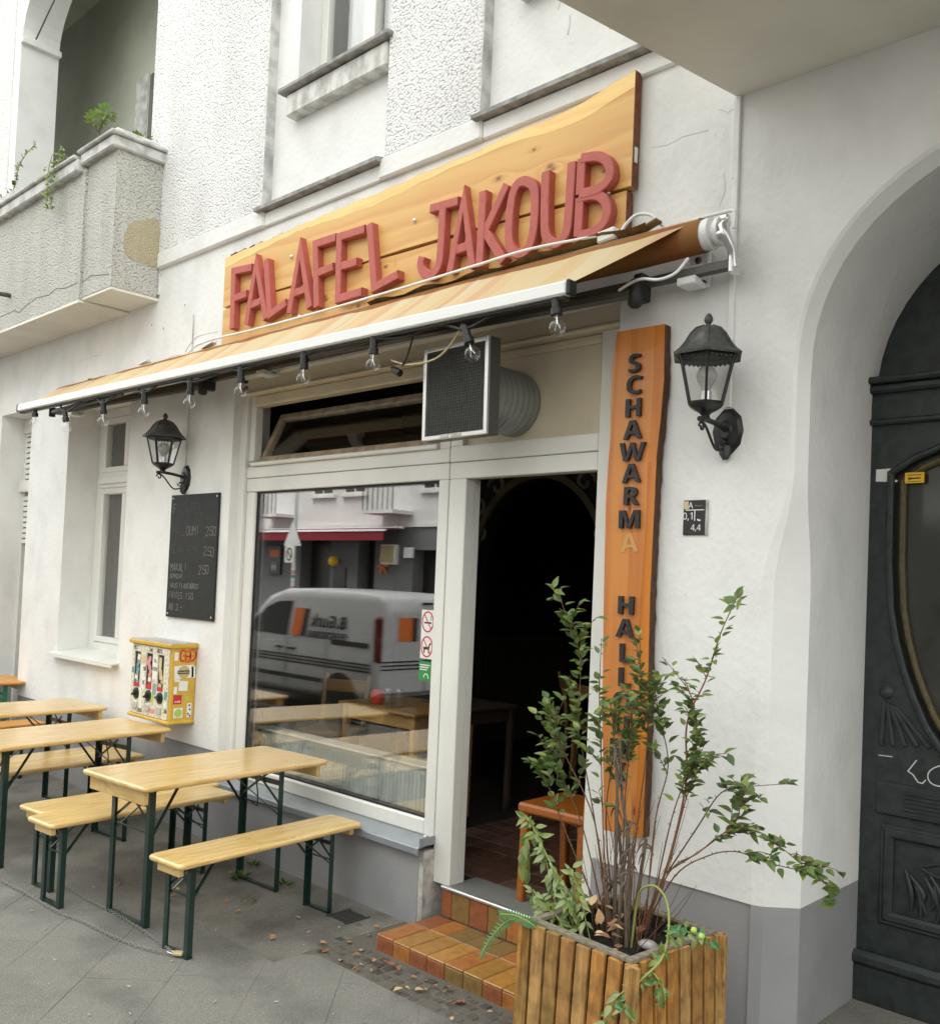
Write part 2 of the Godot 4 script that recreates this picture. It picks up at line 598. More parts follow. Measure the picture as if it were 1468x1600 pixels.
	mat("letter_red", lin(0.5, 0.115, 0.09), 0.6, {"tex": grime, "world": true, "scale": Vector3(5, 5, 5), "bump": fine, "bscale": 0.2})
	mat("letter_black", lin(0.022, 0.02, 0.022), 0.5, {"bump": fine, "bscale": 0.1})
	mat("letter_bare", lin(0.55, 0.3, 0.1), 0.6)
	# awning cloth: stripes run out from the wall, so they change along x only
	var st := Image.create(512, 4, false, Image.FORMAT_RGB8)
	rng.seed = 77
	var x := 0
	while x < 512:
		var wd := rng.randi_range(5, 26)
		var cc: Color = [Color8(238, 214, 164), Color8(236, 206, 150), Color8(234, 192, 146), Color8(240, 220, 176), Color8(238, 208, 154), Color8(230, 184, 142), Color8(238, 214, 164)][rng.randi() % 7]
		st.fill_rect(Rect2i(x, 0, wd, 4), cc)
		x += wd
	mat("awning_cloth", Color(0.8, 0.8, 0.82), 0.9, {"tex": it(st), "scale": Vector3(0.45, 1, 1), "two": true})
	mat("awning_cloth_shaded", lin(0.28, 0.145, 0.062), 0.9, {"tex": it(st), "scale": Vector3(0.45, 1, 1), "two": true})  # darker copy of the awning cloth, the shade under the roll painted in
	mat("cover_cloth", lin(0.23, 0.15, 0.06), 0.9, {"two": true, "tex": grime2, "scale": Vector3(2, 2, 2)})
	mat("chalkboard", lin(0.013, 0.014, 0.014), 0.7, {"tex": grime2, "world": true, "scale": Vector3(1.6, 1.6, 1.6)})
	mat("chalk", lin(0.22, 0.22, 0.21), 0.95)
	mat("chalk_faint", lin(0.075, 0.075, 0.073), 0.95)
	mat("yellow_paint", lin(0.62, 0.39, 0.05), 0.45, {"tex": grime, "world": true, "scale": Vector3(3, 3, 3)})
	mat("cream_paper", lin(0.72, 0.69, 0.56), 0.7, {"tex": grime2, "world": true, "scale": Vector3(6, 6, 6)})
	for q in [["ink", 0.012, 0.012, 0.014], ["red_ink", 0.5, 0.025, 0.03], ["orange_ink", 0.7, 0.16, 0.02], ["teal", 0.1, 0.33, 0.36], ["pink", 0.62, 0.28, 0.3], ["lime", 0.38, 0.55, 0.13], ["paper", 0.75, 0.75, 0.72], ["sand", 0.5, 0.4, 0.2], ["steel_blue", 0.25, 0.3, 0.33], ["green_sticker", 0.03, 0.25, 0.06], ["tan", 0.6, 0.5, 0.3], ["yellow_sticker", 0.75, 0.45, 0.02]]:
		mat(q[0], lin(q[1], q[2], q[3]), 0.6)
	# ground
	var sp := noise_tex(V, 0.42, 3, 3, 1024, [[0.0, 0.45], [0.35, 0.62], [0.6, 0.72], [0.74, 0.78], [0.80, 1.0], [1.0, 1.0]])
	var sph := noise_tex(V, 0.3, 3, 8, 1024, [[0.0, 0.0], [1.0, 1.0]])
	var stain := noise_tex(S, 0.008, 6, 61, 512, [[0.0, 0.76], [0.4, 0.89], [0.6, 0.98], [1.0, 1.0]])
	for k in 4:
		var tint: float = [1.0, 0.975, 1.02, 0.99][k]
		mat("slab_%d" % k, lin(0.5 * tint, 0.485 * tint, 0.43 * tint), 0.85, {"tex": sp, "world": true, "scale": Vector3(1.25, 1.25, 1.25), "offset": Vector3(0.3 * k, 0, 0.2 * k), "bump": sph, "bscale": 0.3, "detail": stain, "dscale": Vector3(0.33, 0.33, 0.33)})
	mat("asphalt", lin(0.44, 0.42, 0.36), 0.9, {"tex": sp, "world": true, "scale": Vector3(1.0, 1.0, 1.0), "bump": sph, "bscale": 0.2, "detail": stain, "dscale": Vector3(0.6, 0.6, 0.6)})
	mat("road", lin(0.06, 0.06, 0.06), 0.9, {"tex": sp, "world": true, "scale": Vector3(0.7, 0.7, 0.7)})
	mat("joint_dirt", lin(0.3, 0.275, 0.225), 0.95, {"tex": sp, "world": true, "scale": Vector3(1.7, 1.7, 1.7), "bump": sph, "bscale": 0.3})
	for k in 3:
		mat("cobble_%d" % k, [lin(0.24, 0.205, 0.175), lin(0.16, 0.13, 0.115), lin(0.3, 0.275, 0.235)][k], 0.85, {"tex": sp, "scale": Vector3(2.5, 2.5, 2.5), "bump": sph, "bscale": 0.2})
	mat("kerb", lin(0.25, 0.25, 0.24), 0.85, {"tex": sp, "world": true, "scale": Vector3(1, 1, 1)})
	var glaze := noise_tex(S, 0.02, 4, 71, 256, [[0.0, 0.78], [0.4, 0.92], [1.0, 1.0]])
	for k in 5:
		var tc: Color = [lin(0.42, 0.16, 0.04), lin(0.3, 0.1, 0.045), lin(0.4, 0.2, 0.045), lin(0.24, 0.15, 0.05), lin(0.48, 0.23, 0.05)][k]
		mat("tile_%d" % k, tc, 0.34, {"tex": glaze, "world": true, "scale": Vector3(3.3, 3.3, 3.3), "offset": Vector3(0.2 * k, 0.1, 0.3), "bump": fine, "bscale": 0.04})
	for k in 3:
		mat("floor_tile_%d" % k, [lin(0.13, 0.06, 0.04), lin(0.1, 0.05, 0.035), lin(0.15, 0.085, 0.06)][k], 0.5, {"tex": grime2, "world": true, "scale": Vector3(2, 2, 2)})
	mat("grout", lin(0.3, 0.26, 0.21), 0.95, {"tex": grime2, "world": true, "scale": Vector3(4, 4, 4)})
	mat("threshold", lin(0.16, 0.16, 0.15), 0.7)
	mat("soil", lin(0.05, 0.038, 0.027), 0.95, {"bump": sph, "bscale": 1.2, "tex": sp, "scale": Vector3(3, 3, 3)})
	# plants
	for q in [["leaf_dark", 0.052, 0.092, 0.024], ["leaf_mid", 0.095, 0.145, 0.034], ["leaf_light", 0.18, 0.23, 0.055], ["leaf_pale", 0.22, 0.27, 0.12], ["fern_green", 0.06, 0.19, 0.07], ["succulent", 0.14, 0.24, 0.05]]:
		mat(q[0], lin(q[1], q[2], q[3]), 0.5, {"two": true, "back": lin(q[1] * 0.9, q[2] * 0.9, q[3] * 0.6)})
	mat("stem_brown", lin(0.12, 0.06, 0.03), 0.8)
	mat("stem_red", lin(0.22, 0.09, 0.04), 0.7)
	mat("stem_green", lin(0.25, 0.3, 0.07), 0.6)
	mat("stalk_dry", lin(0.15, 0.115, 0.085), 0.95, {"tex": grime2, "scale": Vector3(9, 2, 9)})
	for k in 3:
		mat("dry_leaf_%d" % k, [lin(0.34, 0.2, 0.1), lin(0.5, 0.36, 0.2), lin(0.25, 0.11, 0.06)][k], 0.8, {"two": true})
	# entrance door
	mat("door_green", lin(0.026, 0.034, 0.034), 0.5, {"tex": grime2, "world": true, "scale": Vector3(2, 2, 2), "bump": fine, "bscale": 0.08})
	mat("door_ochre", lin(0.1, 0.073, 0.03), 0.5, {"tex": grime2, "world": true, "scale": Vector3(4, 4, 4)})
	mat("dark_glass", lin(0.035, 0.035, 0.03), 0.08)
	mat("chalk_white", lin(0.6, 0.6, 0.58), 0.8)
	# room
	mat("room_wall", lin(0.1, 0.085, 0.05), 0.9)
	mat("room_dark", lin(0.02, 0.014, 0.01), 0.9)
	mat("room_scroll", lin(0.14, 0.13, 0.1), 0.8)
	mat("table_unlit", lin(0.045, 0.028, 0.018), 0.6)  # dark copy of the table wood, the unlit room put into the colour
	mat("radiator", lin(0.64, 0.7, 0.65), 0.5)
	mat("red_glass", lin(0.55, 0.03, 0.01), 0.15)
	# across the street
	mat("far_white", lin(0.72, 0.72, 0.71), 0.9, {"tex": grime, "world": true, "scale": Vector3(0.15, 0.15, 0.15)})
	mat("far_grey", lin(0.16, 0.165, 0.175), 0.85, {"tex": grime, "world": true, "scale": Vector3(0.3, 0.3, 0.3)})
	mat("far_dark", lin(0.02, 0.018, 0.018), 0.4)
	mat("far_wine", lin(0.2, 0.01, 0.022), 0.85)
	mat("van_paint", lin(0.5, 0.51, 0.52), 0.3, {"coat": 0.6})
	mat("car_red", lin(0.4, 0.03, 0.02), 0.3, {"coat": 0.6})
	mat("tyre", lin(0.012, 0.012, 0.012), 0.8)
	mat("lens_red", lin(0.12, 0.008, 0.008), 0.2)
	mat("window_dark", lin(0.012, 0.014, 0.015), 0.05)


# ------------------------------------------------------------------ start
func _ready() -> void:
	var cam := Camera3D.new()
	cam.name = "camera"
	cam.projection = Camera3D.PROJECTION_FRUSTUM
	cam.near = 0.1
	cam.far = 200.0
	cam.size = 0.10811
	cam.frustum_offset = Vector2(0.0, 0.004595)
	cam.position = Vector3(0, 1.836, 3.6)
	cam.rotation = Vector3(deg_to_rad(1.671), deg_to_rad(43.763), deg_to_rad(2.454))
	add_child(cam)
	cam.current = true
	var sky := ProceduralSkyMaterial.new()
	sky.sky_top_color = Color(0.885, 0.895, 0.885)
	sky.sky_horizon_color = Color(0.945, 0.945, 0.925)
	sky.sky_curve = 0.2
	sky.ground_bottom_color = Color(0.25, 0.25, 0.24)
	sky.ground_horizon_color = Color(0.5, 0.5, 0.5)
	sky.sun_angle_max = 1.0
	var env := Environment.new()
	env.background_mode = Environment.BG_SKY
	env.sky = Sky.new()
	env.sky.sky_material = sky
	env.background_energy_multiplier = 1.0
	env.tonemap_mode = Environment.TONE_MAPPER_LINEAR
	env.tonemap_exposure = 4.0
	env.sdfgi_enabled = true
	env.ssao_enabled = true
	env.ssil_enabled = true
	var we := WorldEnvironment.new()
	we.name = "environment"
	we.environment = env
	add_child(we)
	var sun := DirectionalLight3D.new()
	sun.name = "sun"
	sun.light_color = Color(1.0, 0.985, 0.955)
	sun.light_energy = 0.5
	sun.light_angular_distance = 35.0
	sun.shadow_enabled = true
	add_child(sun)
	sun.look_at_from_position(Vector3(-3.0, 10.0, -5.0), Vector3.ZERO)
	font = SystemFont.new()
	font.font_names = PackedStringArray(["Droid Sans"])
	font_bold = SystemFont.new()
	font_bold.font_names = PackedStringArray(["Droid Sans"])
	font_bold.font_weight = 700
	rng.seed = 20
	make_materials()
	build_ground()
	build_house()
	build_shopfront()
	build_entrance()
	build_room()
	build_step()
	build_street()
	build_sign()
	build_board()
	build_awning()
	build_lights()
	build_extractor()
	build_lanterns()
	build_small_signs()
	build_gum_machine()
	build_tables()
	build_planter()
	build_balcony_plants()
	build_litter()


# ------------------------------------------------------------------ ground
func build_ground() -> void:
	var b := MB.new()
	b.slab(-70, 45, G - 0.4, G - 0.002, -1.2, 4.0)
	struct("pavement_bed", b, M.joint_dirt)
	# asphalt strip between the house and the slabs
	var s := MB.new()
	s.slab(-40, -3.82, G - 0.016, G, -0.3, 0.86)
	s.slab(-2.3, 1.6, G - 0.016, G, -0.3, 0.3)
	struct("pavement", s, M.asphalt)
	var rd := MB.new()
	rd.slab(-70, 45, G - 0.6, G - 0.12, 4.18, 12.6)
	struct("road", rd, M.road)
	var kb := MB.new()
	for k in 60:
		kb.slab(-32.0 + k, -32.0 + k + 0.992, G - 0.45, G + 0.004, 4.0, 4.18, 0.012)
	struct("kerb", kb, M.kerb)
	var far := MB.new()
	far.slab(-70, 45, G - 0.6, G, 12.6, 17.3)
	struct("far_pavement", far, M.asphalt)
	# diagonal slabs, each a piece of the pavement
	var root := Node3D.new()
	root.name = "paving"
	add_child(root)
	root.set_meta("kind", "structure")
	var d := Vector2(-0.682, -0.731)
	var p := Vector2(-d.y, d.x)            # across the rows
	var step := 0.385
	var border := PackedVector2Array([Vector2(-8.6, 0.86), Vector2(-3.82, 0.86), Vector2(-3.82, 0.64), Vector2(-0.6, 0.64), Vector2(-0.6, 3.3), Vector2(-8.6, 3.3)])
	var notch := PackedVector2Array([Vector2(-3.86, 0.4), Vector2(-1.5, 0.4), Vector2(-1.5, 0.9), Vector2(-3.86, 0.9)])
	var r := RandomNumberGenerator.new()
	r.seed = 5
	for i in range(-6, 22):
		for j in range(-8, 30):
			var off := -4.187 + step * (i - 8)
			var al := 1.40 + step * (j - 12) + (0.31 if i % 2 == 0 else 0.0)
			var q := PackedVector2Array()
			var g := 0.0009
			for k in [[g, g], [step - g, g], [step - g, step - g], [g, step - g]]:
				q.append(p * (off + k[0]) + d * (al + k[1]))
			for piece in Geometry2D.intersect_polygons(q, border):
				if absf(MB.area(piece)) < 0.006:
					continue
				var c := Vector2.ZERO
				for w in piece:
					c += w / piece.size()
				var m := MB.new()
				var top := G + r.randf_range(-0.0012, 0.0012)
				m.xf = Transform3D(Basis(Vector3.RIGHT, Vector3(0, 0, 1), Vector3.UP), Vector3(c.x, top, c.y))
				var loc := PackedVector2Array()
				for w in piece:
					loc.append(w - c)
				m.prism(loc, -0.05, 0.0)
				part(root, "slab", m, M["slab_%d" % (r.randi() % 4)])
	# cobbles in front of the step
	var cr := Node3D.new()
	cr.name = "cobble_strip"
	add_child(cr)
	cr.set_meta("kind", "structure")
	var kinds := []
	for k in 4:
		var m := MB.new()
		m.box(Vector3(0, -0.03, 0), Vector3(0.052 + 0.004 * k, 0.075, 0.05 + 0.004 * (k % 2)), 0.009)
		kinds.append(m.mesh())
	var z := 0.43
	var row := 0
	while z < 0.63:
		var xx := -3.84 + 0.03 * (row % 2) + r.randf_range(-0.01, 0.01)
		while xx < -1.7:
			if not (z < 0.40):
				var o := part(cr, "cobble", kinds[r.randi() % 4], M["cobble_%d" % (r.randi() % 3)])
				o.position = Vector3(xx, G - 0.0055 + r.randf_range(-0.004, 0.003), z + r.randf_range(-0.006, 0.006))
				o.rotation = Vector3(r.randf_range(-0.06, 0.06), r.randf_range(-0.15, 0.15), r.randf_range(-0.06, 0.06))
			xx += 0.062 + r.randf_range(0.0, 0.012)
		z += 0.061
		row += 1


# ------------------------------------------------------------------ house front
func wall_outline() -> Array:
	# along the edge of the entrance arch, bottom left to bottom right: [outer, inner, depth]
	var o := []
	var xc := -0.65
	for y in [G - 0.02, 0.3, 0.593, 1.0, 1.5, 1.8, 1.9, 2.0, 2.08, 2.16, 2.24, 2.33, 2.5, 2.72]:
		var t: float = smoothstep(1.86, 2.33, y)
		var ox := lerpf(-1.805, -1.70, t)
		o.append([Vector2(ox, y), Vector2(-1.65, y), lerpf(0.115, 0.055, t)])
	var n := 30
	for k in range(1, n):
		var a := PI - PI * k / n
		var e := 2.0 / 2.25
		var ux := signf(cos(a)) * pow(absf(cos(a)), e)
		var uy := pow(sin(a), e)
		o.append([Vector2(xc + 1.05 * ux, 2.72 + 0.885 * uy), Vector2(xc + 1.0 * ux, 2.72 + 0.83 * uy), 0.055])
	for k in range(13, -1, -1):
		var q: Array = o[k]
		o.append([Vector2(2 * xc - q[0].x, q[0].y), Vector2(2 * xc - q[1].x, q[1].y), q[2]])
	return o


func build_house() -> void:
	var h := thing("apartment_house", "white plastered house front with rough stucco upper storey, grey plinth, balcony and arched entrance", "house")
	var w := MB.new()
	var y0 := 0.593
	var y1 := 4.2
	w.slab(-16, -10.1, y0, y1, -0.3, 0)
	w.slab(-10.1, -9.33, 3.33, y1, -0.3, 0)
	w.slab(-9.33, -8.49, y0, y1, -0.3, 0)
	w.slab(-8.49, -7.33, y0, 1.06, -0.3, 0)
	w.slab(-8.49, -7.33, 3.27, y1, -0.3, 0)
	w.slab(-7.33, -5.79, y0, y1, -0.3, 0)
	w.slab(-5.79, -2.55, 3.19, y1, -0.3, 0)
	# deep jamb of the far doorway
	w.slab(-10.9, -10.1, y0, 3.6, -1.0, -0.3)
	w.slab(-9.33, -9.2, y0, 3.6, -1.0, -0.3)
	var ol := wall_outline()
	var poly := PackedVector2Array([Vector2(-2.55, y0), Vector2(-2.55, y1), Vector2(1.6, y1), Vector2(1.6, y0)])
	var edge: Array[Vector2] = []
	for q in ol:
		if q[0].y > y0 - 0.001:
			edge.append(q[0])
	for k in range(edge.size() - 1, -1, -1):
		poly.append(edge[k])
	w.prism(poly, -0.03, 0.0)
	var cuts := [[0.0, 0.0], [0.30, 0.14], [1.0, 1.0]]
	var bands := [[], [], []]
	for i in ol.size():
		var q: Array = ol[i]
		for e in 2:
			var rows: Array[Vector3] = []
			for t in [cuts[e], cuts[e + 1]]:
				rows.append(Vector3(lerpf(q[0].x, q[1].x, t[0]), lerpf(q[0].y, q[1].y, t[0]), -q[2] * t[1]))
			bands[e].append(rows)
		var jr: Array[Vector3] = []
		for t in [0.0, 0.5, 1.0]:
			jr.append(Vector3(q[1].x, q[1].y, lerpf(-q[2], -0.76, t)))
		bands[2].append(jr)
	var lo := 2
	var hi := ol.size() - 3
	for bnd in bands:
		w.grid(bnd.slice(lo, hi + 1), false, Vector3(-3.4, 2.0, -1.4))
	part(h, "wall", w, M.wall_paint)
	# plinth: painted grey, a little behind the plaster
	for q in [[-16, -10.1, 0.593, -0.01], [-9.33, -5.79, 0.593, -0.01], [-5.79, -3.735, 0.375, 0.0]]:
		var pm := MB.new()
		pm.slab(q[0], q[1], G - 0.1, q[2], -0.3, q[3])
		part(h, "plinth", pm, M.plinth_paint, "grey painted plinth")
	for e in [[-2.6, -1.805, 0, 3, -3.4], [0.505, 1.6, hi, hi + 3, 3.4]]:
		var pm := MB.new()
		pm.prism(PackedVector2Array([Vector2(e[0], G - 0.1), Vector2(e[0], y0), Vector2(e[1], y0), Vector2(e[1], G - 0.1)]), -0.03, -0.008)
		for bnd in bands:
			pm.grid(bnd.slice(e[2], e[3]), false, Vector3(e[4], 0.3, -1.4))
		part(h, "plinth", pm, M.plinth_paint, "grey painted plinth")
	var pe := MB.new()
	pe.slab(-3.735, -3.70, G - 0.1, 0.375, -0.3, -0.004)
	part(h, "plinth_end", pe, M.dirty_white, "stained bare plaster end of the plinth by the step")
	# cornice band and ledges over the shop
	var co := MB.new()
	co.slab(-6.96, -5.5, 4.2, 4.33, -0.3, 0.035, 0.012)
	co.slab(-5.5, -4.3, 4.2, 4.30, -0.3, 0.022, 0.008)
	co.slab(-4.3, -3.47, 4.2, 4.33, -0.3, 0.035, 0.012)
	co.slab(-3.47, 1.5, 4.2, 4.30, -0.3, 0.022, 0.008)
	co.slab(-16, -6.96, 4.2, 4.33, -0.3, 0.0)
	part(h, "cornice", co, M.smooth_paint)
	for e in [[-5.56, -4.28], [-3.51, -1.4]]:
		var le := MB.new()
		le.prism(PackedVector2Array([Vector2(-0.10, 4.365), Vector2(0.075, 4.325), Vector2(0.075, 4.302), Vector2(-0.10, 4.302)]), e[0], e[1])
		# the profile runs along x
		for i in le.v.size():
			le.v[i] = Vector3(le.v[i].z, le.v[i].y, le.v[i].x)
			le.n[i] = Vector3(le.n[i].z, le.n[i].y, le.n[i].x)
		for i in range(0, le.v.size(), 3):
			var t := le.v[i + 1]; le.v[i + 1] = le.v[i + 2]; le.v[i + 2] = t
			var u := le.n[i + 1]; le.n[i + 1] = le.n[i + 2]; le.n[i + 2] = u
		part(h, "ledge", le, M.ledge)
	# rough piers and smooth bays of the upper storey
	for e in [[-7.2, -5.555], [-4.275, -3.505], [-13.0, -10.32]]:
		var pr := MB.new()
		pr.slab(e[0], e[1], 4.33, 9.5, -0.3, 0.02, 0.008)
		if e[0] == -7.2:
			pr.slab(-7.2, -6.94, 4.0, 5.2, -0.3, 0.015)
		part(h, "stucco_pier", pr, M.stucco, "pier of rough white stucco")
		if e[0] > -8.0:
			var tr := MB.new()
			tr.slab(e[1], e[1] + 0.006, 4.36, 9.5, -0.3, 0.012)
			part(h, "pier_edge", tr, M.grey_trim)
	var by := MB.new()
	for e in [[-5.549, -4.275, -5.3, -4.36], [-3.499, -0.8, -3.26, -2.3]]:
		by.slab(e[0], e[1], 4.31, 5.06, -0.3, -0.06)
		by.slab(e[0], e[2], 5.06, 9.5, -0.3, -0.06)
		by.slab(e[3], e[1], 5.06, 9.5, -0.3, -0.06)
		by.slab(e[2], e[3], 7.2, 9.5, -0.3, -0.06)
	part(h, "bay_wall", by, M.smooth_paint)
	for e in [[-5.36, -4.24, -5.3, -4.36], [-3.33, -2.2, -3.26, -2.3]]:
		var win := MB.new()
		var zf := -0.23
		win.slab(e[2], e[2] + 0.07, 5.1, 7.2, zf - 0.06, zf, 0.006)
		win.slab(e[3] - 0.07, e[3], 5.1, 7.2, zf - 0.06, zf, 0.006)
		win.slab(e[2] + 0.07, e[3] - 0.07, 5.1, 5.17, zf - 0.06, zf, 0.006)
		win.slab(e[2] + 0.07, e[3] - 0.07, 7.1, 7.2, zf - 0.06, zf, 0.006)
		var mx: float = (e[2] + e[3]) / 2 + 0.06
		win.slab(mx - 0.06, mx + 0.06, 5.17, 7.1, zf - 0.06, zf + 0.012, 0.006)
		var wo := part(h, "upper_window", win, M.frame_white, "white framed window of the upper storey")
		for s in [[e[2] + 0.07, mx - 0.06], [mx + 0.06, e[3] - 0.07]]:
			for z in [zf - 0.03, zf - 0.045]:
				var pa := MB.new()
				pa.slab(s[0], s[1], 5.17, 7.1, z - 0.004, z)
				part(wo, "pane", pa, M.glass)
		var cu := MB.new()
		cu.slab(e[2], e[3], 5.1, 7.2, -0.5, -0.46)
		part(wo, "curtain", cu, M.curtain)
		var sl := MB.new()
		sl.slab(e[0], e[1], 5.055, 5.09, -0.24, 0.065, 0.008)
		part(wo, "sill", sl, M.ledge)
		var ap := MB.new()
		ap.slab(e[0] + 0.05, e[1] - 0.05, 4.9, 5.05, -0.2, 0.022, 0.01)
		part(wo, "sill_block", ap, M.stained_white)
	# faint brush marks on the second bay
	for q in [[-3.05, 4.78, -3.0, 4.92], [-2.98, 4.62, -2.97, 4.72], [-2.72, 4.55, -2.63, 4.72], [-2.63, 4.68, -2.6, 4.8], [-2.55, 4.58, -2.53, 4.7], [-2.4, 4.6, -2.36, 4.75]]:
		var mk := MB.new()
		mk.stroke(pv([q[0], q[1], (q[0] + q[2]) / 2 + 0.008, (q[1] + q[3]) / 2, q[2], q[3]]), 0.009, -0.0598, -0.0585)
		part(h, "paint_stroke", mk, M.grey_trim)
	# ground-floor window at the left
	var zf := -0.28
	var gw := MB.new()
	gw.slab(-8.49, -8.38, 1.1, 3.27, zf - 0.07, zf, 0.006)
	gw.slab(-8.38, -7.33, 3.18, 3.27, zf - 0.07, zf, 0.006)
	gw.slab(-8.38, -7.33, 1.1, 1.17, zf - 0.07, zf, 0.006)
	gw.slab(-8.38, -7.33, 2.545, 2.69, zf - 0.07, zf + 0.02, 0.012)
	gw.slab(-8.38, -7.33, 2.585, 2.65, zf + 0.02, zf + 0.035, 0.006)
	gw.slab(-7.45, -7.33, 1.17, 2.545, zf - 0.07, zf, 0.006)
	gw.slab(-7.45, -7.33, 2.69, 3.18, zf - 0.07, zf, 0.006)
	# sashes
	for s in [[1.17, 2.545], [2.69, 3.18]]:
		gw.slab(-8.38, -8.31, s[0], s[1], zf - 0.05, zf + 0.014, 0.006)
		gw.slab(-7.52, -7.45, s[0], s[1], zf - 0.05, zf + 0.014, 0.006)
		gw.slab(-8.31, -7.52, s[0], s[0] + 0.05, zf - 0.05, zf + 0.012, 0.006)
		gw.slab(-8.31, -7.52, s[1] - 0.05, s[1], zf - 0.05, zf + 0.012, 0.006)
		gw.slab(-7.95, -7.87, s[0] + 0.05, s[1] - 0.05, zf - 0.05, zf + 0.016, 0.006)
	var gwo := part(h, "ground_window", gw, M.frame_white, "tall white casement window left of the lantern")
	for s in [[1.22, 2.495], [2.74, 3.13]]:
		for e in [[-8.31, -7.95], [-7.87, -7.52]]:
			var pa := MB.new()
			pa.slab(e[0], e[1], s[0], s[1], zf - 0.024, zf - 0.02)
			part(gwo, "pane", pa, M.glass)
	var cu2 := MB.new()
	cu2.slab(-8.6, -7.2, 1.0, 3.4, -0.46, -0.44)
	part(gwo, "curtain", cu2, M.curtain)
	var ws := MB.new()
	ws.prism(PackedVector2Array([Vector2(-0.28, 1.105), Vector2(0.075, 1.065), Vector2(0.075, 1.035), Vector2(0.06, 1.035), Vector2(0.06, 1.055), Vector2(-0.28, 1.09)]), -8.53, -7.30)
	swap_xz(ws)
	part(gwo, "sill", ws, M.frame_white)
	# far doorway with slatted shutter
	var lo2 := MB.new()
	lo2.slab(-10.1, -9.33, 3.18, 3.34, -0.26, -0.22)
	lo2.slab(-10.1, -9.33, 2.57, 2.69, -0.28, -0.20, 0.006)
	lo2.slab(-10.1, -10.06, G, 3.3, -0.29, -0.24, 0.004)
	var sh := part(h, "slatted_shutter", lo2, M.frame_white, "white slatted shutter in the far left doorway")
	for k in 11:
		var y := 2.03 + 0.055 * k if k < 9 else 0.0
		if k < 9:
			var b := MB.new()
			b.box(Vector3(-9.71, y + 0.04, -0.25), Vector3(0.74, 0.044, 0.012), 0.002, Basis(Vector3.RIGHT, -0.25))
			part(sh, "slat", b, M.frame_white)
	for k in 9:
		var b := MB.new()
		b.box(Vector3(-9.71, 2.73 + 0.055 * k, -0.25), Vector3(0.74, 0.044, 0.012), 0.002, Basis(Vector3.RIGHT, -0.25))
		part(sh, "slat", b, M.frame_white)
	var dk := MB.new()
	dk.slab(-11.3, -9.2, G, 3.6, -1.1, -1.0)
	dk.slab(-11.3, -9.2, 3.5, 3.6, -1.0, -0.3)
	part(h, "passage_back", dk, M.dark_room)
	# balcony and loggia
	var ba := MB.new()
	ba.slab(-7.46, -6.96, 3.975, 5.03, 0.02, 0.395)
	ba.slab(-13, -7.46, 3.95, 5.01, 0.30, 0.418)
	var bo := part(h, "balcony", ba, M.old_stucco, "balcony of weathered grey stucco at the upper left")
	var fl := MB.new()
	fl.slab(-13, -7.461, 3.93, 3.949, -0.3, 0.42)
	fl.slab(-7.461, -6.965, 3.953, 3.974, -0.3, 0.39)
	fl.slab(-13, -7.08, 4.0, 4.15, -1.1, 0.28)
	part(bo, "underside", fl, M.soffit)
	var cp := MB.new()
	cp.slab(-7.5, -6.925, 5.03, 5.12, -0.02, 0.45, 0.012)
	cp.slab(-7.52, -6.905, 5.12, 5.15, -0.02, 0.475, 0.008)
	cp.slab(-13, -7.5, 4.98, 5.08, 0.26, 0.475, 0.012)
	cp.slab(-13, -7.52, 5.08, 5.11, 0.24, 0.50, 0.008)
	part(bo, "coping", cp, M.grey_trim)
	var cb := MB.new()
	cb.slab(-7.42, -7.0, 5.15, 5.22, 0.02, 0.40, 0.02)
	part(bo, "coping_block", cb, M.grey_trim)
	var cq := MB.new()
	cq.slab(-9.4, -8.85, 5.11, 5.2, 0.22, 0.46, 0.02)
	part(bo, "coping_block", cq, M.grey_trim)
	var pt := MB.new()
	var po := PackedVector2Array([Vector2(0.315, 4.37), Vector2(0.28, 4.47), Vector2(0.25, 4.52), Vector2(0.176, 4.54), Vector2(0.11, 4.585), Vector2(0.057, 4.60), Vector2(0.025, 4.56), Vector2(0.022, 4.25), Vector2(0.061, 4.20), Vector2(0.13, 4.22), Vector2(0.195, 4.205), Vector2(0.26, 4.235), Vector2(0.30, 4.24)])
	po = chaikin(po, true, 1)
	var pj := PackedVector2Array()
	for k in po.size():
		for e in 3:
			pj.append(po[k].lerp(po[(k + 1) % po.size()], e / 3.0) + Vector2(rng.randf_range(-0.005, 0.005), rng.randf_range(-0.006, 0.006)))
	pt.prism(pj, -6.962, -6.957)
	swap_xz(pt)
	part(bo, "bare_patch", pt, M.bare_plaster, "patch where the stucco has fallen off")
	var ck := MB.new()
	ck.stroke(pv([-9.2, 4.08, -8.79, 4.087, -8.67, 4.05, -8.5, 4.09, -8.3, 4.115, -8.04, 4.094, -7.9, 4.12, -7.72, 4.09, -7.5, 4.092]), 0.008, 0.4175, 0.4195)
	ck.stroke(pv([-7.46, 4.092, -7.3, 4.12, -7.2, 4.10, -7.0, 4.07]), 0.007, 0.394, 0.3965)
	part(bo, "crack", ck, M.seam)
	var rp := MB.new()
	rp.tube([Vector3(-8.9, 4.25, 0.3), Vector3(-8.9, 4.235, 0.53)], 0.02, 10)
	part(bo, "drain_pipe", rp, M.grey_metal)
	var lg := MB.new()
	lg.slab(-13, -7.2, 4.15, 8.9, -1.25, -1.05)
	lg.slab(-7.35, -7.2, 4.15, 8.9, -1.05, -0.3)
	lg.slab(-13, -7.2, 8.4, 8.9, -1.05, -0.3)
	part(h, "loggia_wall", lg, M.loggia_paint)
	var lr := MB.new()
	lr.slab(-9.72, -9.45, 4.15, 7.1, -1.05, -1.04)
	part(h, "balcony_door_reveal", lr, M.grey_trim)
	var ld := MB.new()
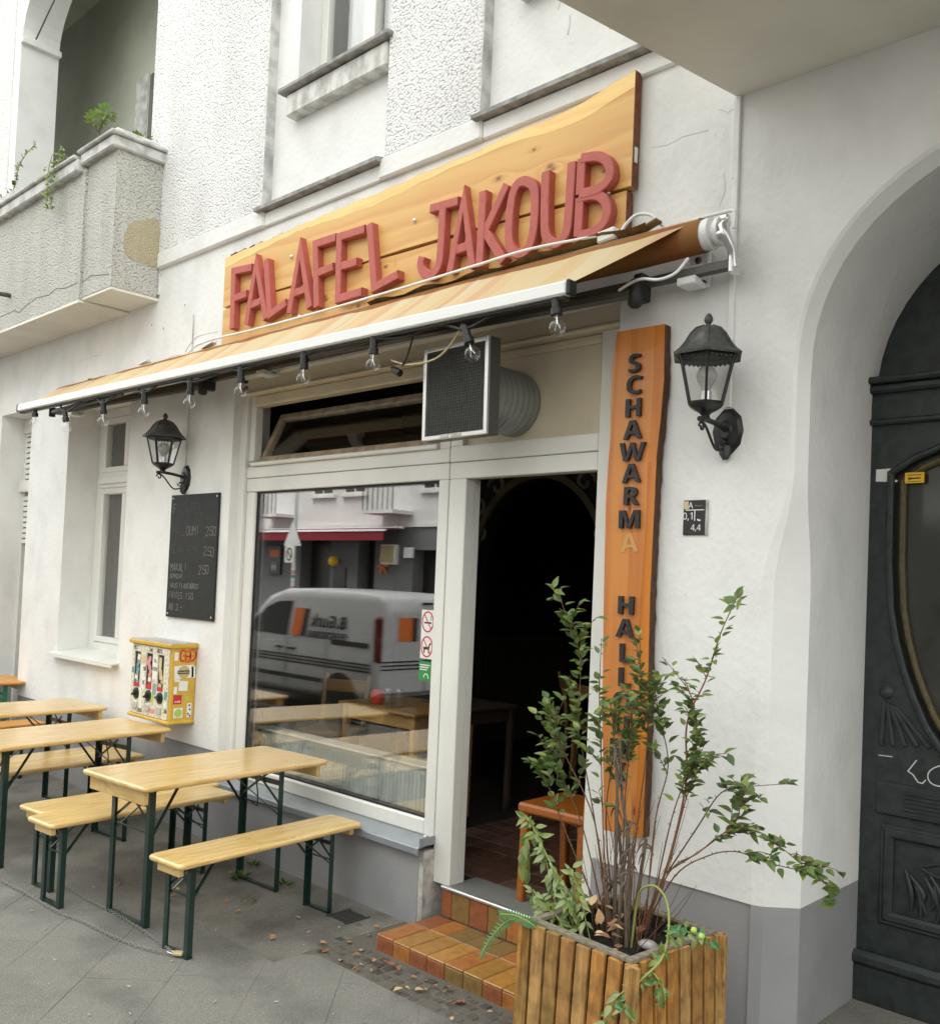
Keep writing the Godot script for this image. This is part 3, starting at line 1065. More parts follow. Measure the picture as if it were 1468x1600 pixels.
	ld.slab(-9.40, -8.7, 4.15, 7.05, -1.05, -1.035)
	part(h, "balcony_door", ld, M.curtain)
	# left jamb and arch of the loggia opening
	var ar := PackedVector2Array([Vector2(-10.15, 9.5), Vector2(-10.15, 7.25)])
	for k in range(0, 25):
		var a := PI - PI * k / 24
		ar.append(Vector2(-8.675 + 1.475 * cos(a), 7.25 + 0.85 * sin(a)))
	ar.append(Vector2(-7.2, 9.5))
	var aw := MB.new()
	aw.prism(ar, -0.38, -0.004)
	aw.slab(-10.318, -10.151, 4.15, 9.5, -0.38, 0.004)
	aw.slab(-13, -10.319, 4.15, 9.5, -0.38, -0.31)
	aw.slab(-10.16, -10.10, 7.2, 7.262, -0.39, 0.012, 0.006)
	part(h, "loggia_arch", aw, M.smooth_paint)
	var wi := MB.new()
	wi.tube([Vector3(-10.05, 7.25, -0.1), Vector3(-9.2, 7.9, -0.15)], 0.008, 6)
	part(h, "loggia_wire", wi, M.grey_metal)
	# oriel over the entrance
	var er := MB.new()
	er.prism(PackedVector2Array([Vector2(-1.985, 0.0), Vector2(-2.18, 1.16), Vector2(1.6, 1.16), Vector2(1.6, 0.0)]), 3.95, 9.5)
	swap_yz(er)
	part(h, "oriel", er, M.soffit, "plain underside of the oriel above the entrance")
	# masonry behind
	var bk := MB.new()
	bk.slab(-13, 1.6, 4.2, 9.5, -6.6, -1.4)
	bk.slab(-16, 1.6, 9.5, 16.0, -6.6, -0.3)
	bk.slab(-40, -16, G - 0.2, 16.0, -6.6, 0.0)
	bk.slab(1.6, 25, G - 0.2, 16.0, -6.6, 0.0)
	bk.slab(-7.2, 1.6, 7.5, 9.5, -1.4, -0.3)
	part(h, "upper_wall", bk, M.wall_paint)
	for q in [[-2.42, 3.86, -2.33, 3.845, -2.25, 3.86, -2.12, 3.85], [-2.06, 3.49, -2.03, 3.56, -2.04, 3.64], [-2.08, 3.93, -2.03, 3.90, -2.0, 3.91], [-8.35, 3.65, -8.1, 3.67, -7.9, 3.655]]:
		var hc := MB.new()
		hc.stroke(pv(q), 0.0022, 0.0002, 0.0012)
		part(h, "hairline_crack", hc, M.grey_trim)
	for q in [[-7.05, 3.78], [-6.86, 3.72], [-7.2, 3.36], [-6.55, 3.85], [-7.62, 2.95], [-7.62, 2.78]]:
		var hn := MB.new()
		hn.box(Vector3(q[0], q[1], 0.0), Vector3(0.012, 0.014, 0.002))
		part(h, "screw_hole", hn, M.seam)
	# conduits on the wall
	var cd := MB.new()
	cd.slab(-1.99, -1.965, 2.62, 3.95, 0.0, 0.016, 0.003)
	cd.slab(-2.0, -1.99, 3.6, 3.95, 0.0, 0.012, 0.003)
	part(h, "cable_duct", cd, M.smooth_paint)
	var ce := MB.new()
	ce.tube([Vector3(-6.40, 2.6, 0.008), Vector3(-6.395, 3.25, 0.008), Vector3(-6.40, 3.75, 0.008)], 0.005, 6)
	part(h, "cable", ce, M.grey_trim)


func swap_xz(b: MB) -> void:
	for i in b.v.size():
		b.v[i] = Vector3(b.v[i].z, b.v[i].y, b.v[i].x)
		b.n[i] = Vector3(b.n[i].z, b.n[i].y, b.n[i].x)
	rewind(b)


func swap_yz(b: MB) -> void:
	for i in b.v.size():
		b.v[i] = Vector3(b.v[i].x, b.v[i].z, b.v[i].y)
		b.n[i] = Vector3(b.n[i].x, b.n[i].z, b.n[i].y)
	rewind(b)


func rewind(b: MB) -> void:
	for i in range(0, b.v.size(), 3):
		var t := b.v[i + 1]
		b.v[i + 1] = b.v[i + 2]
		b.v[i + 2] = t
		var u := b.n[i + 1]
		b.n[i + 1] = b.n[i + 2]
		b.n[i + 2] = u


# ------------------------------------------------------------------ shopfront
func build_shopfront() -> void:
	var s := thing("shopfront", "white shopfront frame with large pane, tilted transom sash and open doorway", "shopfront")
	var f := MB.new()
	var d := -0.16
	# window unit
	f.slab(-5.84, -5.72, 0.43, 3.2, d, FR + 0.03, 0.006)
	f.slab(-5.72, -5.618, 0.52, 2.406, d, FR, 0.008)
	f.slab(-5.72, -5.66, 2.62, 3.1, d, FR, 0.008)
	f.slab(-3.797, -3.716, 0.43, 2.406, d, FR + 0.004, 0.006)
	f.slab(-5.72, -3.797, 0.43, 0.518, d, FR + 0.002, 0.008)
	f.slab(-5.72, -3.716, 2.406, 2.497, d, FR + 0.004, 0.004)
	f.slab(-5.72, -3.716, 2.501, 2.58, d, FR + 0.006, 0.004)
	f.slab(-5.66, -3.80, 2.58, 2.607, d, FR + 0.03, 0.006)
	f.slab(-3.80, -3.716, 2.58, 3.1, d, FR + 0.006, 0.004)
	# door unit
	f.slab(-3.712, -3.582, 0.2, 2.405, d, FR + 0.004, 0.005)
	f.slab(-2.711, -2.52, 0.2, 3.1, d, FR + 0.004, 0.005)
	f.slab(-3.712, -2.711, 2.405, 2.495, d, FR + 0.004, 0.004)
	f.slab(-3.712, -2.711, 2.499, 2.586, d, FR + 0.006, 0.004)
	f.slab(-3.712, -3.62, 2.586, 3.1, d, FR + 0.006, 0.004)
	f.slab(-3.60, -3.582, 0.2, 2.405, -0.2, d)
	part(s, "frame", f, M.frame_white, "white painted frame of window and door")
	var hd := MB.new()
	hd.slab(-5.84, -2.52, 3.1, 3.2, d, FR + 0.03, 0.008)
	hd.slab(-5.84, -2.52, 3.075, 3.1, d, FR + 0.055, 0.01)
	hd.slab(-3.62, -2.711, 3.03, 3.075, d, FR + 0.0, 0.012)
	hd.slab(-5.66, -3.80, 3.0, 3.075, d, FR + 0.01, 0.01)
	part(s, "head", hd, M.frame_cream, "cream moulded head of the shopfront with peeling paint")
	# panel behind the duct
	var pn := MB.new()
	pn.slab(-3.62, -2.711, 2.586, 3.03, d, FR - 0.03)
	part(s, "transom_panel", pn, M.frame_cream, "cream panel above the door")
	var js := MB.new()
	js.slab(-3.716, -3.712, 0.2, 3.1, d, FR)
	part(s, "joint", js, M.seam)
	js = MB.new()
	js.slab(-5.72, -3.717, 2.497, 2.501, d, FR + 0.002)
	part(s, "joint", js, M.seam)
	js = MB.new()
	js.slab(-3.711, -2.711, 2.495, 2.499, d, FR + 0.002)
	part(s, "joint", js, M.seam)
	# double pane, with extra sheets added to strengthen the reflection
	for z in [FR - 0.025, FR - 0.040, FR - 0.047, FR - 0.054]:
		var g := MB.new()
		g.slab(-5.63, -3.79, 0.51, 2.415, z - 0.005, z)
		part(s, "pane", g, M.glass)
	var gk := MB.new()
	gk.slab(-5.618, -5.606, 0.518, 2.406, d, FR - 0.02)
	gk.slab(-5.606, -3.809, 0.518, 0.53, d, FR - 0.02)
	gk.slab(-5.606, -3.809, 2.394, 2.406, d, FR - 0.02)
	gk.slab(-3.809, -3.797, 0.518, 2.406, d, FR - 0.02)
	part(s, "gasket", gk, M.rubber)
	# tilted transom sash, hinged at its foot
	var ts := MB.new()
	var bs := Basis(Vector3.RIGHT, -0.42)
	var piv := Vector3(0, 2.612, FR - 0.03)
	ts.xf = Transform3D(bs, piv)
	ts.slab(-5.64, -3.81, 0.0, 0.05, -0.045, 0.0, 0.006)
	ts.slab(-5.64, -3.81, 0.35, 0.4, -0.045, 0.0, 0.006)
	ts.slab(-5.64, -5.59, 0.05, 0.35, -0.045, 0.0, 0.006)
	ts.slab(-3.86, -3.81, 0.05, 0.35, -0.045, 0.0, 0.006)
	var to := part(s, "transom_sash", ts, M.sash_brown, "cream brown sash tilted inwards above the window")
	var tp := MB.new()
	tp.xf = ts.xf
	tp.slab(-5.59, -3.86, 0.05, 0.35, -0.028, -0.022)
	part(to, "pane", tp, M.glass)
	# sheet-metal sill
	var sl := MB.new()
	sl.prism(PackedVector2Array([Vector2(-0.1, 0.432), Vector2(0.04, 0.404), Vector2(0.046, 0.398), Vector2(0.046, 0.366), Vector2(0.036, 0.362), Vector2(0.036, 0.396), Vector2(-0.1, 0.42)]), -5.80, -3.70)
	swap_xz(sl)
	sl.slab(-3.704, -3.700, 0.405, 0.45, -0.1, 0.03)
	var so := part(s, "sill", sl, M.sill_metal, "grey sheet-metal sill")
	var sc := MB.new()
	sc.xf = Transform3D(Basis(Vector3.RIGHT, 0.2), Vector3(-3.76, 0.436, -0.065))
	sc.lathe([Vector2(0.0, 0.0), Vector2(0.009, 0.0), Vector2(0.009, 0.003), Vector2(0.004, 0.006), Vector2(0, 0.006)], 10)
	part(so, "screw", sc, M.alu_bright)
	# threshold with metal nosing
	var th := MB.new()
	th.slab(-3.60, -2.55, 0.192, 0.206, -0.32, -0.058, 0.003)
	var tho := part(s, "threshold", th, M.threshold, "worn grey door threshold")
	var no := MB.new()
	no.tube([Vector3(-3.60, 0.205, -0.054), Vector3(-2.6, 0.205, -0.054)], 0.011, 10)
	part(tho, "nosing", no, M.alu, "bright metal nosing strip")


# ------------------------------------------------------------------ entrance door in the arch
func build_entrance() -> void:
	var e := thing("entrance_door", "dark green carved house door with oval glass inside the arch", "door", Vector3(-0.65, 0.08, -0.70))
	var off := -Vector3(-0.65, 0.08, -0.70)
	var b := MB.new()
	b.xf = Transform3D(Basis.IDENTITY, off)
	# leaf with an oval opening
	var oval := PackedVector2Array([Vector2(-1.556, 2.40), Vector2(-1.552, 2.0), Vector2(-1.538, 1.8), Vector2(-1.513, 1.668), Vector2(-1.478, 1.54), Vector2(-1.434, 1.426), Vector2(-1.38, 1.31), Vector2(-1.318, 1.22), Vector2(-1.24, 1.15), Vector2(-1.15, 1.13)])
	for k in range(8, -1, -1):
		oval.append(Vector2(-2.30 - oval[k].x, oval[k].y))
	for q in [[-0.80, 2.46], [-0.95, 2.51], [-1.15, 2.53], [-1.35, 2.505], [-1.46, 2.462]]:
		oval.append(Vector2(q[0], q[1]))
	var left := PackedVector2Array([Vector2(-1.70, 0.08), Vector2(-1.70, 2.62), Vector2(-1.15, 2.62), Vector2(-1.15, 2.53), Vector2(-1.35, 2.505), Vector2(-1.46, 2.462)])
	for k in 10:
		left.append(oval[k])
	left.append(Vector2(-1.15, 0.08))
	b.prism(left, -0.74, -0.70)
	var right := PackedVector2Array([Vector2(-0.62, 0.08), Vector2(-0.62, 2.62), Vector2(-1.15, 2.62), Vector2(-1.15, 2.53), Vector2(-0.95, 2.51), Vector2(-0.80, 2.46)])
	for k in range(18, 8, -1):
		right.append(oval[k])
	right.append(Vector2(-1.15, 0.08))
	b.prism(right, -0.74, -0.70)
	# mouldings
	b.stroke(oval, 0.028, -0.70, -0.672, true, 0.008)
	b.stroke(pv([-1.52, 0.47, -1.52, 0.83, -0.78, 0.83, -0.78, 0.47]), 0.045, -0.70, -0.676, true, 0.012)
	b.stroke(pv([-1.545, 0.445, -1.545, 0.855, -0.755, 0.855, -0.755, 0.445]), 0.02, -0.70, -0.684, true, 0.006)
	b.slab(-1.58, -0.75, 0.905, 1.045, -0.70, -0.682, 0.008)
	for k in 6:
		b.slab(-1.46, -0.85, 0.925 + 0.017 * k, 0.934 + 0.017 * k, -0.682, -0.676)
	b.slab(-1.70, -0.62, 0.235, 0.30, -0.70, -0.655, 0.02)
	b.slab(-1.70, -0.62, 0.08, 0.235, -0.70, -0.672, 0.006)
	part(e, "door_leaf", b, M.door_green)
	# other leaf, outside the picture
	var b2 := MB.new()
	b2.xf = b.xf
	b2.slab(-0.615, 0.4, 0.08, 2.62, -0.74, -0.70)
	part(e, "door_leaf", b2, M.door_green)
	# carved fan and carved leaf ornament
	var fa := MB.new()
	fa.xf = b.xf
	for k in 5:
		var a := -0.25 + 0.13 * k
		fa.bar(Vector3(-1.56 + 0.012 * k, 1.40 - 0.006 * k, -0.694), Vector3(-1.565 + 0.05 * k, 1.20 + 0.005 * k, -0.692), 0.018, 0.012, 0.004, Vector3.BACK)
	fa.xf = b.xf * Transform3D(Basis(Vector3.RIGHT, PI / 2), Vector3(-1.553, 1.435, -0.70))
	fa.lathe([Vector2(0.0, 0.016), Vector2(0.014, 0.014), Vector2(0.03, 0.003), Vector2(0.032, 0)], 14)
	fa.xf = b.xf
	for k in 9:
		var t := k / 8.0
		var cx := -1.42 + 0.16 * t
		fa.tube(curve3([Vector3(cx, 0.52 + 0.03 * sin(k * 2.1), -0.695), Vector3(cx + 0.03 * sin(k * 1.7), 0.60, -0.688), Vector3(cx - 0.03, 0.66 + 0.03 * cos(k * 1.3), -0.695)], 4), [0.006, 0.008, 0.01, 0.012, 0.014, 0.013, 0.011, 0.009, 0.005], 6)
	fa.stroke(chaikin(pv([-1.42, 0.70, -1.30, 0.75, -1.15, 0.755, -1.0, 0.75, -0.88, 0.70, -1.15, 0.66]), true, 2), 0.012, -0.70, -0.69, true, 0.003)
	part(e, "carving", fa, M.door_green)
	# ochre bead and glass
	var oc := PackedVector2Array()
	for q in oval:
		var m := Vector2(-1.15, 1.9)
		oc.append(m + (q - m) * Vector2(0.885, 0.93))
	var ob := MB.new()
	ob.xf = b.xf
	ob.stroke(oc, 0.028, -0.735, -0.692, true, 0.01)
	part(e, "bead", ob, M.door_ochre, "worn ochre bead round the oval glass")
	var gl := MB.new()
	gl.xf = b.xf
	gl.prism(oval, -0.735, -0.722)
	part(e, "oval_pane", gl, M.dark_glass)
	# transom and arched fanlight
	var tr := MB.new()
	tr.xf = b.xf
	tr.slab(-1.72, 0.42, 2.625, 2.78, -0.76, -0.69, 0.006)
	tr.slab(-1.72, 0.42, 2.76, 2.80, -0.76, -0.655, 0.012)
	tr.slab(-1.72, 0.42, 2.80, 2.83, -0.76, -0.63, 0.01)
	tr.slab(-1.72, 0.42, 2.62, 2.645, -0.76, -0.67, 0.008)
	part(e, "transom", tr, M.door_green)
	var fn := MB.new()
	fn.xf = b.xf
	fn.slab(-1.74, 0.44, 2.83, 3.7, -0.80, -0.74)
	part(e, "fanlight", fn, M.door_green)
	var gr := MB.new()
	gr.xf = b.xf
	gr.stroke(pv([-1.567, 1.161, -1.508, 1.163]), 0.004, -0.672, -0.6695)
	gr.stroke(pv([-1.408, 1.164, -1.442, 1.112, -1.421, 1.10, -1.40, 1.072, -1.382, 1.07, -1.369, 1.087]), 0.0045, -0.672, -0.6695)
	gr.stroke(chaikin(pv([-1.29, 1.167, -1.342, 1.143, -1.366, 1.11, -1.352, 1.075, -1.31, 1.068, -1.28, 1.08, -1.27, 1.12, -1.31, 1.125]), false, 2), 0.0045, -0.672, -0.6695)
	gr.xf = b.xf * Transform3D(Basis.IDENTITY, Vector3(0, 0, -0.0295))
	part(e, "scrawl", gr, M.chalk_white, "white scrawl above the letter slot")
	var s1 := MB.new()
	s1.xf = b.xf
	s1.prism(PackedVector2Array([Vector2(-1.625, 2.422), Vector2(-1.56, 2.424), Vector2(-1.575, 2.395), Vector2(-1.55, 2.375), Vector2(-1.53, 2.37), Vector2(-1.532, 2.362), Vector2(-1.57, 2.365), Vector2(-1.625, 2.368)]), -0.70, -0.6985)
	part(e, "torn_label", s1, M.paper)
	var s2 := MB.new()
	s2.xf = b.xf
	s2.slab(-1.497, -1.418, 2.354, 2.40, -0.70, -0.690)
	part(e, "yellow_label", s2, M.yellow_sticker)
	var s3 := MB.new()
	s3.xf = b.xf
	s3.slab(-1.487, -1.428, 2.388, 2.391, -0.69, -0.6895)
	s3.tube([Vector3(-1.48, 2.374, -0.6895), Vector3(-1.432, 2.375, -0.6895)], 0.003, 6)
	s3.slab(-1.485, -1.43, 2.360, 2.362, -0.69, -0.6895)
	s3.stroke(pv([-1.482, 2.38, -1.472, 2.38, -1.472, 2.369, -1.482, 2.369]), 0.002, -0.69, -0.6894, true)
	part(e, "label_print", s3, M.ink)
	# floor of the recess and walls behind
	var fl := MB.new()
	fl.slab(-1.72, 0.45, G - 0.2, 0.08, -1.0, -0.30, 0.01)
	fl.slab(-1.66, 0.36, G - 0.2, 0.075, -0.30, -0.02)
	struct("recess_floor", fl, M.asphalt)


# ------------------------------------------------------------------ room behind the window
func build_room() -> void:
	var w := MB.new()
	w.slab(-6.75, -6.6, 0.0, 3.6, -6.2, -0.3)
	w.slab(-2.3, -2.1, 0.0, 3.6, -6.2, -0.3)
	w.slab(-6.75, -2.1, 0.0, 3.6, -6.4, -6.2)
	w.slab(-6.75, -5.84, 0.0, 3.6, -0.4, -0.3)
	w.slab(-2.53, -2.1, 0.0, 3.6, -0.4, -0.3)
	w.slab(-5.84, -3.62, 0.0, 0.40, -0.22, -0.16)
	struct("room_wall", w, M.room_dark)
	var lo := MB.new()
	lo.slab(-6.6, -6.58, 0.2, 1.3, -6.2, -0.4)
	struct("room_wall", lo, M.room_wall)
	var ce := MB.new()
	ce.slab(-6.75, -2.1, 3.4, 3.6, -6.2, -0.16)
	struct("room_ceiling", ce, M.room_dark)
	# tiled floor: pieces near the door
	var bed := MB.new()
	bed.slab(-6.6, -2.3, 0.05, 0.188, -6.2, -0.3)
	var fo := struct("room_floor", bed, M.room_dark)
	var r := RandomNumberGenerator.new()
	r.seed = 44
	for i in 14:
		for j in 10:
			var b := MB.new()
			b.box(Vector3(-4.3 + 0.152 * i, 0.19, -0.40 - 0.152 * j), Vector3(0.148, 0.02, 0.148), 0.002)
			part(fo, "tile", b, M["floor_tile_%d" % (r.randi() % 3)])
	# inner wall with an arch and painted scrolls
	var ar := PackedVector2Array([Vector2(-6.6, 0.19), Vector2(-6.6, 3.4), Vector2(-2.3, 3.4), Vector2(-2.3, 0.19), Vector2(-4.24, 0.19)])
	for k in range(0, 25):
		var a := PI * k / 24
		ar.append(Vector2(-4.90 + 0.66 * cos(a), 2.0 + 0.72 * sin(a)))
	ar.append(Vector2(-5.56, 0.19))
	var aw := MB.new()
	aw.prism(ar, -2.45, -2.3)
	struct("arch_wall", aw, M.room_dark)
	var rim := MB.new()
	var rp := PackedVector2Array([Vector2(-4.24, 0.19)])
	for k in range(0, 25):
		var a := PI * k / 24
		rp.append(Vector2(-4.90 + 0.68 * cos(a), 2.0 + 0.74 * sin(a)))
	rp.append(Vector2(-5.58, 0.19))
	rim.stroke(rp, 0.06, -2.3, -2.27)
	var sc := thing("arch_ornament", "painted scroll ornament round the dark inner arch", "ornament")
	part(sc, "band", rim, M.room_wall)
	for side in [-1.0, 1.0]:
		for q in [[0.66, 2.48, 0.10], [0.46, 2.66, 0.10], [0.62, 2.25, 0.07]]:
			var m := MB.new()
			var p := PackedVector2Array()
			for k in 16:
				var a := 0.45 * k
				p.append(Vector2(-4.90 + side * (q[0] + q[2] * (1.0 - k / 18.0) * cos(a)), q[1] + q[2] * (1.0 - k / 18.0) * sin(a)))
			m.stroke(p, 0.03, -2.3, -2.285)
			part(sc, "scroll", m, M.room_scroll)
	# radiator behind the glass
	var ra := MB.new()
	ra.slab(-5.74, -3.92, 0.30, 0.735, -0.40, -0.315, 0.012)
	for k in 52:
		var x := -5.72 + 0.0345 * k
		ra.slab(x, x + 0.029, 0.33, 0.70, -0.316, -0.3105, 0.004)
	ra.slab(-5.75, -3.91, 0.735, 0.75, -0.42, -0.29, 0.004)
	solo("radiator", "pale ribbed radiator behind the shop window", "radiator", ra, M.radiator)
	# tables and chairs
	var t := thing("cafe_table", "light wooden table standing just inside the shop window", "table", Vector3(-4.95, 0.2, -1.0))
	table_at(t, 0.80, 0.62, 0.76)
	var t2 := thing("cafe_table", "wooden table half hidden behind the left door post", "table", Vector3(-4.78, 0.2, -1.45))
	table_at(t2, 0.5, 0.55, 0.76)
	for k in t2.get_children():
		k.set_surface_override_material(0, M.table_unlit)
	for q in [[-5.85, -1.05, 0.5, "light wooden chair left of the table inside the window"], [-4.75, -3.1, 2.9, "dim wooden chair under the inner arch"], [-5.1, -3.4, 2.5, "dim wooden chair deepest in the dark room"]]:
		var c := thing("cafe_chair", q[3], "chair", Vector3(q[0], 0.2, q[1]), q[2], "chairs inside the shop")
		var lg := MB.new()
		for s in [-1, 1]:
			var m := MB.new()
			m.bar(Vector3(0.18 * s, 0, 0.18), Vector3(0.18 * s, 0.44, 0.17), 0.035, 0.035, 0.006)
			part(c, "leg", m, M.table_wood)
			var m2 := MB.new()
			m2.tube(curve3([Vector3(0.18 * s, 0, -0.2), Vector3(0.18 * s, 0.45, -0.18), Vector3(0.18 * s, 0.86, -0.27)], 4), [0.018, 0.018, 0.019, 0.02, 0.021, 0.021, 0.02, 0.019, 0.016], 8)
			part(c, "leg", m2, M.table_wood)
		var se := MB.new()
		se.box(Vector3(0, 0.455, 0), Vector3(0.42, 0.035, 0.42), 0.012)
		part(c, "seat", se, M.table_wood)
		var br := MB.new()
		br.box(Vector3(0, 0.77, -0.25), Vector3(0.38, 0.1, 0.022), 0.008)
		part(c, "back_rail", br, M.table_wood)
	# stool-like chair in the doorway
	var ch := thing("door_chair", "orange brown wooden chair standing in the open doorway", "chair", Vector3(-3.0, 0.2, -0.41), 0.03)
	var st := MB.new()
	st.box(Vector3(0, 0.485, 0), Vector3(0.45, 0.05, 0.42), 0.012)
	part(ch, "seat", st, M.chair_wood)
	for q in [[-0.19, 0.17], [0.17, 0.17], [-0.19, -0.17], [0.17, -0.17]]:
		var m := MB.new()
		m.bar(Vector3(q[0], 0.0, q[1] * 1.1), Vector3(q[0], 0.46, q[1]), 0.045, 0.045, 0.007, Vector3.RIGHT)
		part(ch, "leg", m, M.chair_wood)
	var bk := MB.new()
	bk.bar(Vector3(0.2, 0.5, -0.19), Vector3(0.21, 0.95, -0.25), 0.035, 0.035, 0.006, Vector3.RIGHT)
	bk.bar(Vector3(0.2, 0.5, 0.19), Vector3(0.24, 0.95, 0.19), 0.035, 0.035, 0.006, Vector3.RIGHT)
	part(ch, "back_post", bk, M.chair_wood)
	# things on the window table
	var gl := MB.new()
	gl.lathe([Vector2(0.0, 0.0), Vector2(0.04, 0.004), Vector2(0.055, 0.04), Vector2(0.05, 0.085), Vector2(0.035, 0.105), Vector2(0.03, 0.10), Vector2(0.0, 0.09)], 16)
	solo("candle_glass", "round red candle glass on the window table", "candle glass", gl, M.red_glass, Vector3(-5.05, 0.961, -0.80))
	for q in [[-4.92, 0.0], [-4.86, 0.05]]:
		var bo := MB.new()
		bo.lathe([Vector2(0, 0), Vector2(0.028, 0.0), Vector2(0.03, 0.01), Vector2(0.028, 0.07), Vector2(0.018, 0.09), Vector2(0.018, 0.11), Vector2(0, 0.112)], 14)
		var o := thing("shaker", "small glass shaker beside the red candle glass" if q[1] == 0.0 else "second glass shaker, farther right on the window table", "shaker", Vector3(q[0], 0.961, -0.78 - q[1]), 0.0)
		part(o, "jar", bo, M.smoke_glass)
		var cp := MB.new()
		cp.lathe([Vector2(0.0, 0.11), Vector2(0.021, 0.108), Vector2(0.021, 0.125), Vector2(0, 0.13)], 14)
		part(o, "cap", cp, M.alu)


func table_at(t: Node3D, w: float, l: float, h: float) -> void:
	var m := MB.new()
	m.box(Vector3(0, h - 0.012, 0), Vector3(w, 0.024, l), 0.006)
	part(t, "tabletop", m, M.table_wood)
	var a := MB.new()
	for s in [-1, 1]:
		a.box(Vector3(0, h - 0.07, s * (l / 2 - 0.05)), Vector3(w - 0.14, 0.09, 0.022))
		a.box(Vector3(s * (w / 2 - 0.05), h - 0.07, 0), Vector3(0.022, 0.09, l - 0.14))
	part(t, "apron", a, M.table_wood)
	for sx in [-1, 1]:
		for sz in [-1, 1]:
			var b := MB.new()
			b.bar(Vector3(sx * (w / 2 - 0.05), 0, sz * (l / 2 - 0.05)), Vector3(sx * (w / 2 - 0.045), h - 0.025, sz * (l / 2 - 0.045)), 0.045, 0.045, 0.006, Vector3.RIGHT)
			part(t, "leg", b, M.table_wood)


# ------------------------------------------------------------------ tiled step
func build_step() -> void:
	var s := thing("doorstep", "step of glazed orange and brown tiles in front of the open door", "step", Vector3(-3.1, G, 0.18))
	var off := Transform3D(Basis.IDENTITY, -Vector3(-3.1, G, 0.18))
	var bed := MB.new()
	bed.xf = off
	bed.slab(-3.62, -2.05, G - 0.05, 0.044, -0.06, 0.366)
	bed.slab(-3.60, -2.55, 0.044, 0.192, -0.3, -0.066)
	part(s, "core", bed, M.grout)
	var r := RandomNumberGenerator.new()
	r.seed = 12
	var x := -3.626
	var k := 0
	var pick := [0, 2, 2, 4, 0, 2, 4, 2, 0, 4, 2, 0, 4]
	var pickf := [1, 0, 1, 1, 3, 3, 1, 0, 1, 3, 0, 1, 3]
	while x < -2.06:
		var wd := 0.121
		var t := MB.new()
		t.xf = off
		t.slab(x + 0.002, x + wd - 0.002, 0.038, 0.050 + r.randf_range(-0.001, 0.001), 0.132, 0.375, 0.004)
		part(s, "tile", t, M["tile_%d" % pick[k % 13]])
		var b := MB.new()
		b.xf = off
		b.slab(x + 0.002, x + wd - 0.002, 0.038, 0.049 + r.randf_range(-0.001, 0.001), -0.055, 0.128, 0.004)
		part(s, "tile", b, M["tile_%d" % pickf[(k * 5 + 2) % 13]])
		var f := MB.new()
		f.xf = off
		f.slab(x + 0.002, x + wd - 0.002, G - 0.02, 0.037, 0.363, 0.374 + r.randf_range(-0.001, 0.001), 0.003)
		part(s, "tile", f, M["tile_%d" % pickf[k % 13]])
		x += wd
		k += 1
	x = -3.604
	k = 0
	var pr := [1, 3, 1, 3, 0, 1, 3, 1, 0]
	while x < -2.62:
		var wd := 0.075 if k == 0 else 0.13
		var t := MB.new()
		t.xf = off
		t.slab(x + 0.002, x + wd - 0.002, 0.052, 0.192, -0.07, -0.056 + r.randf_range(-0.001, 0.001), 0.003)
		part(s, "tile", t, M["tile_%d" % pr[k % 9]])
		x += wd
		k += 1
	for j in 2:
		var t := MB.new()
		t.xf = off
		t.slab(-3.630, -3.618, G - 0.02, 0.036, 0.134 + 0.121 * j, 0.251 + 0.121 * j, 0.003)
		part(s, "tile", t, M.tile_0)


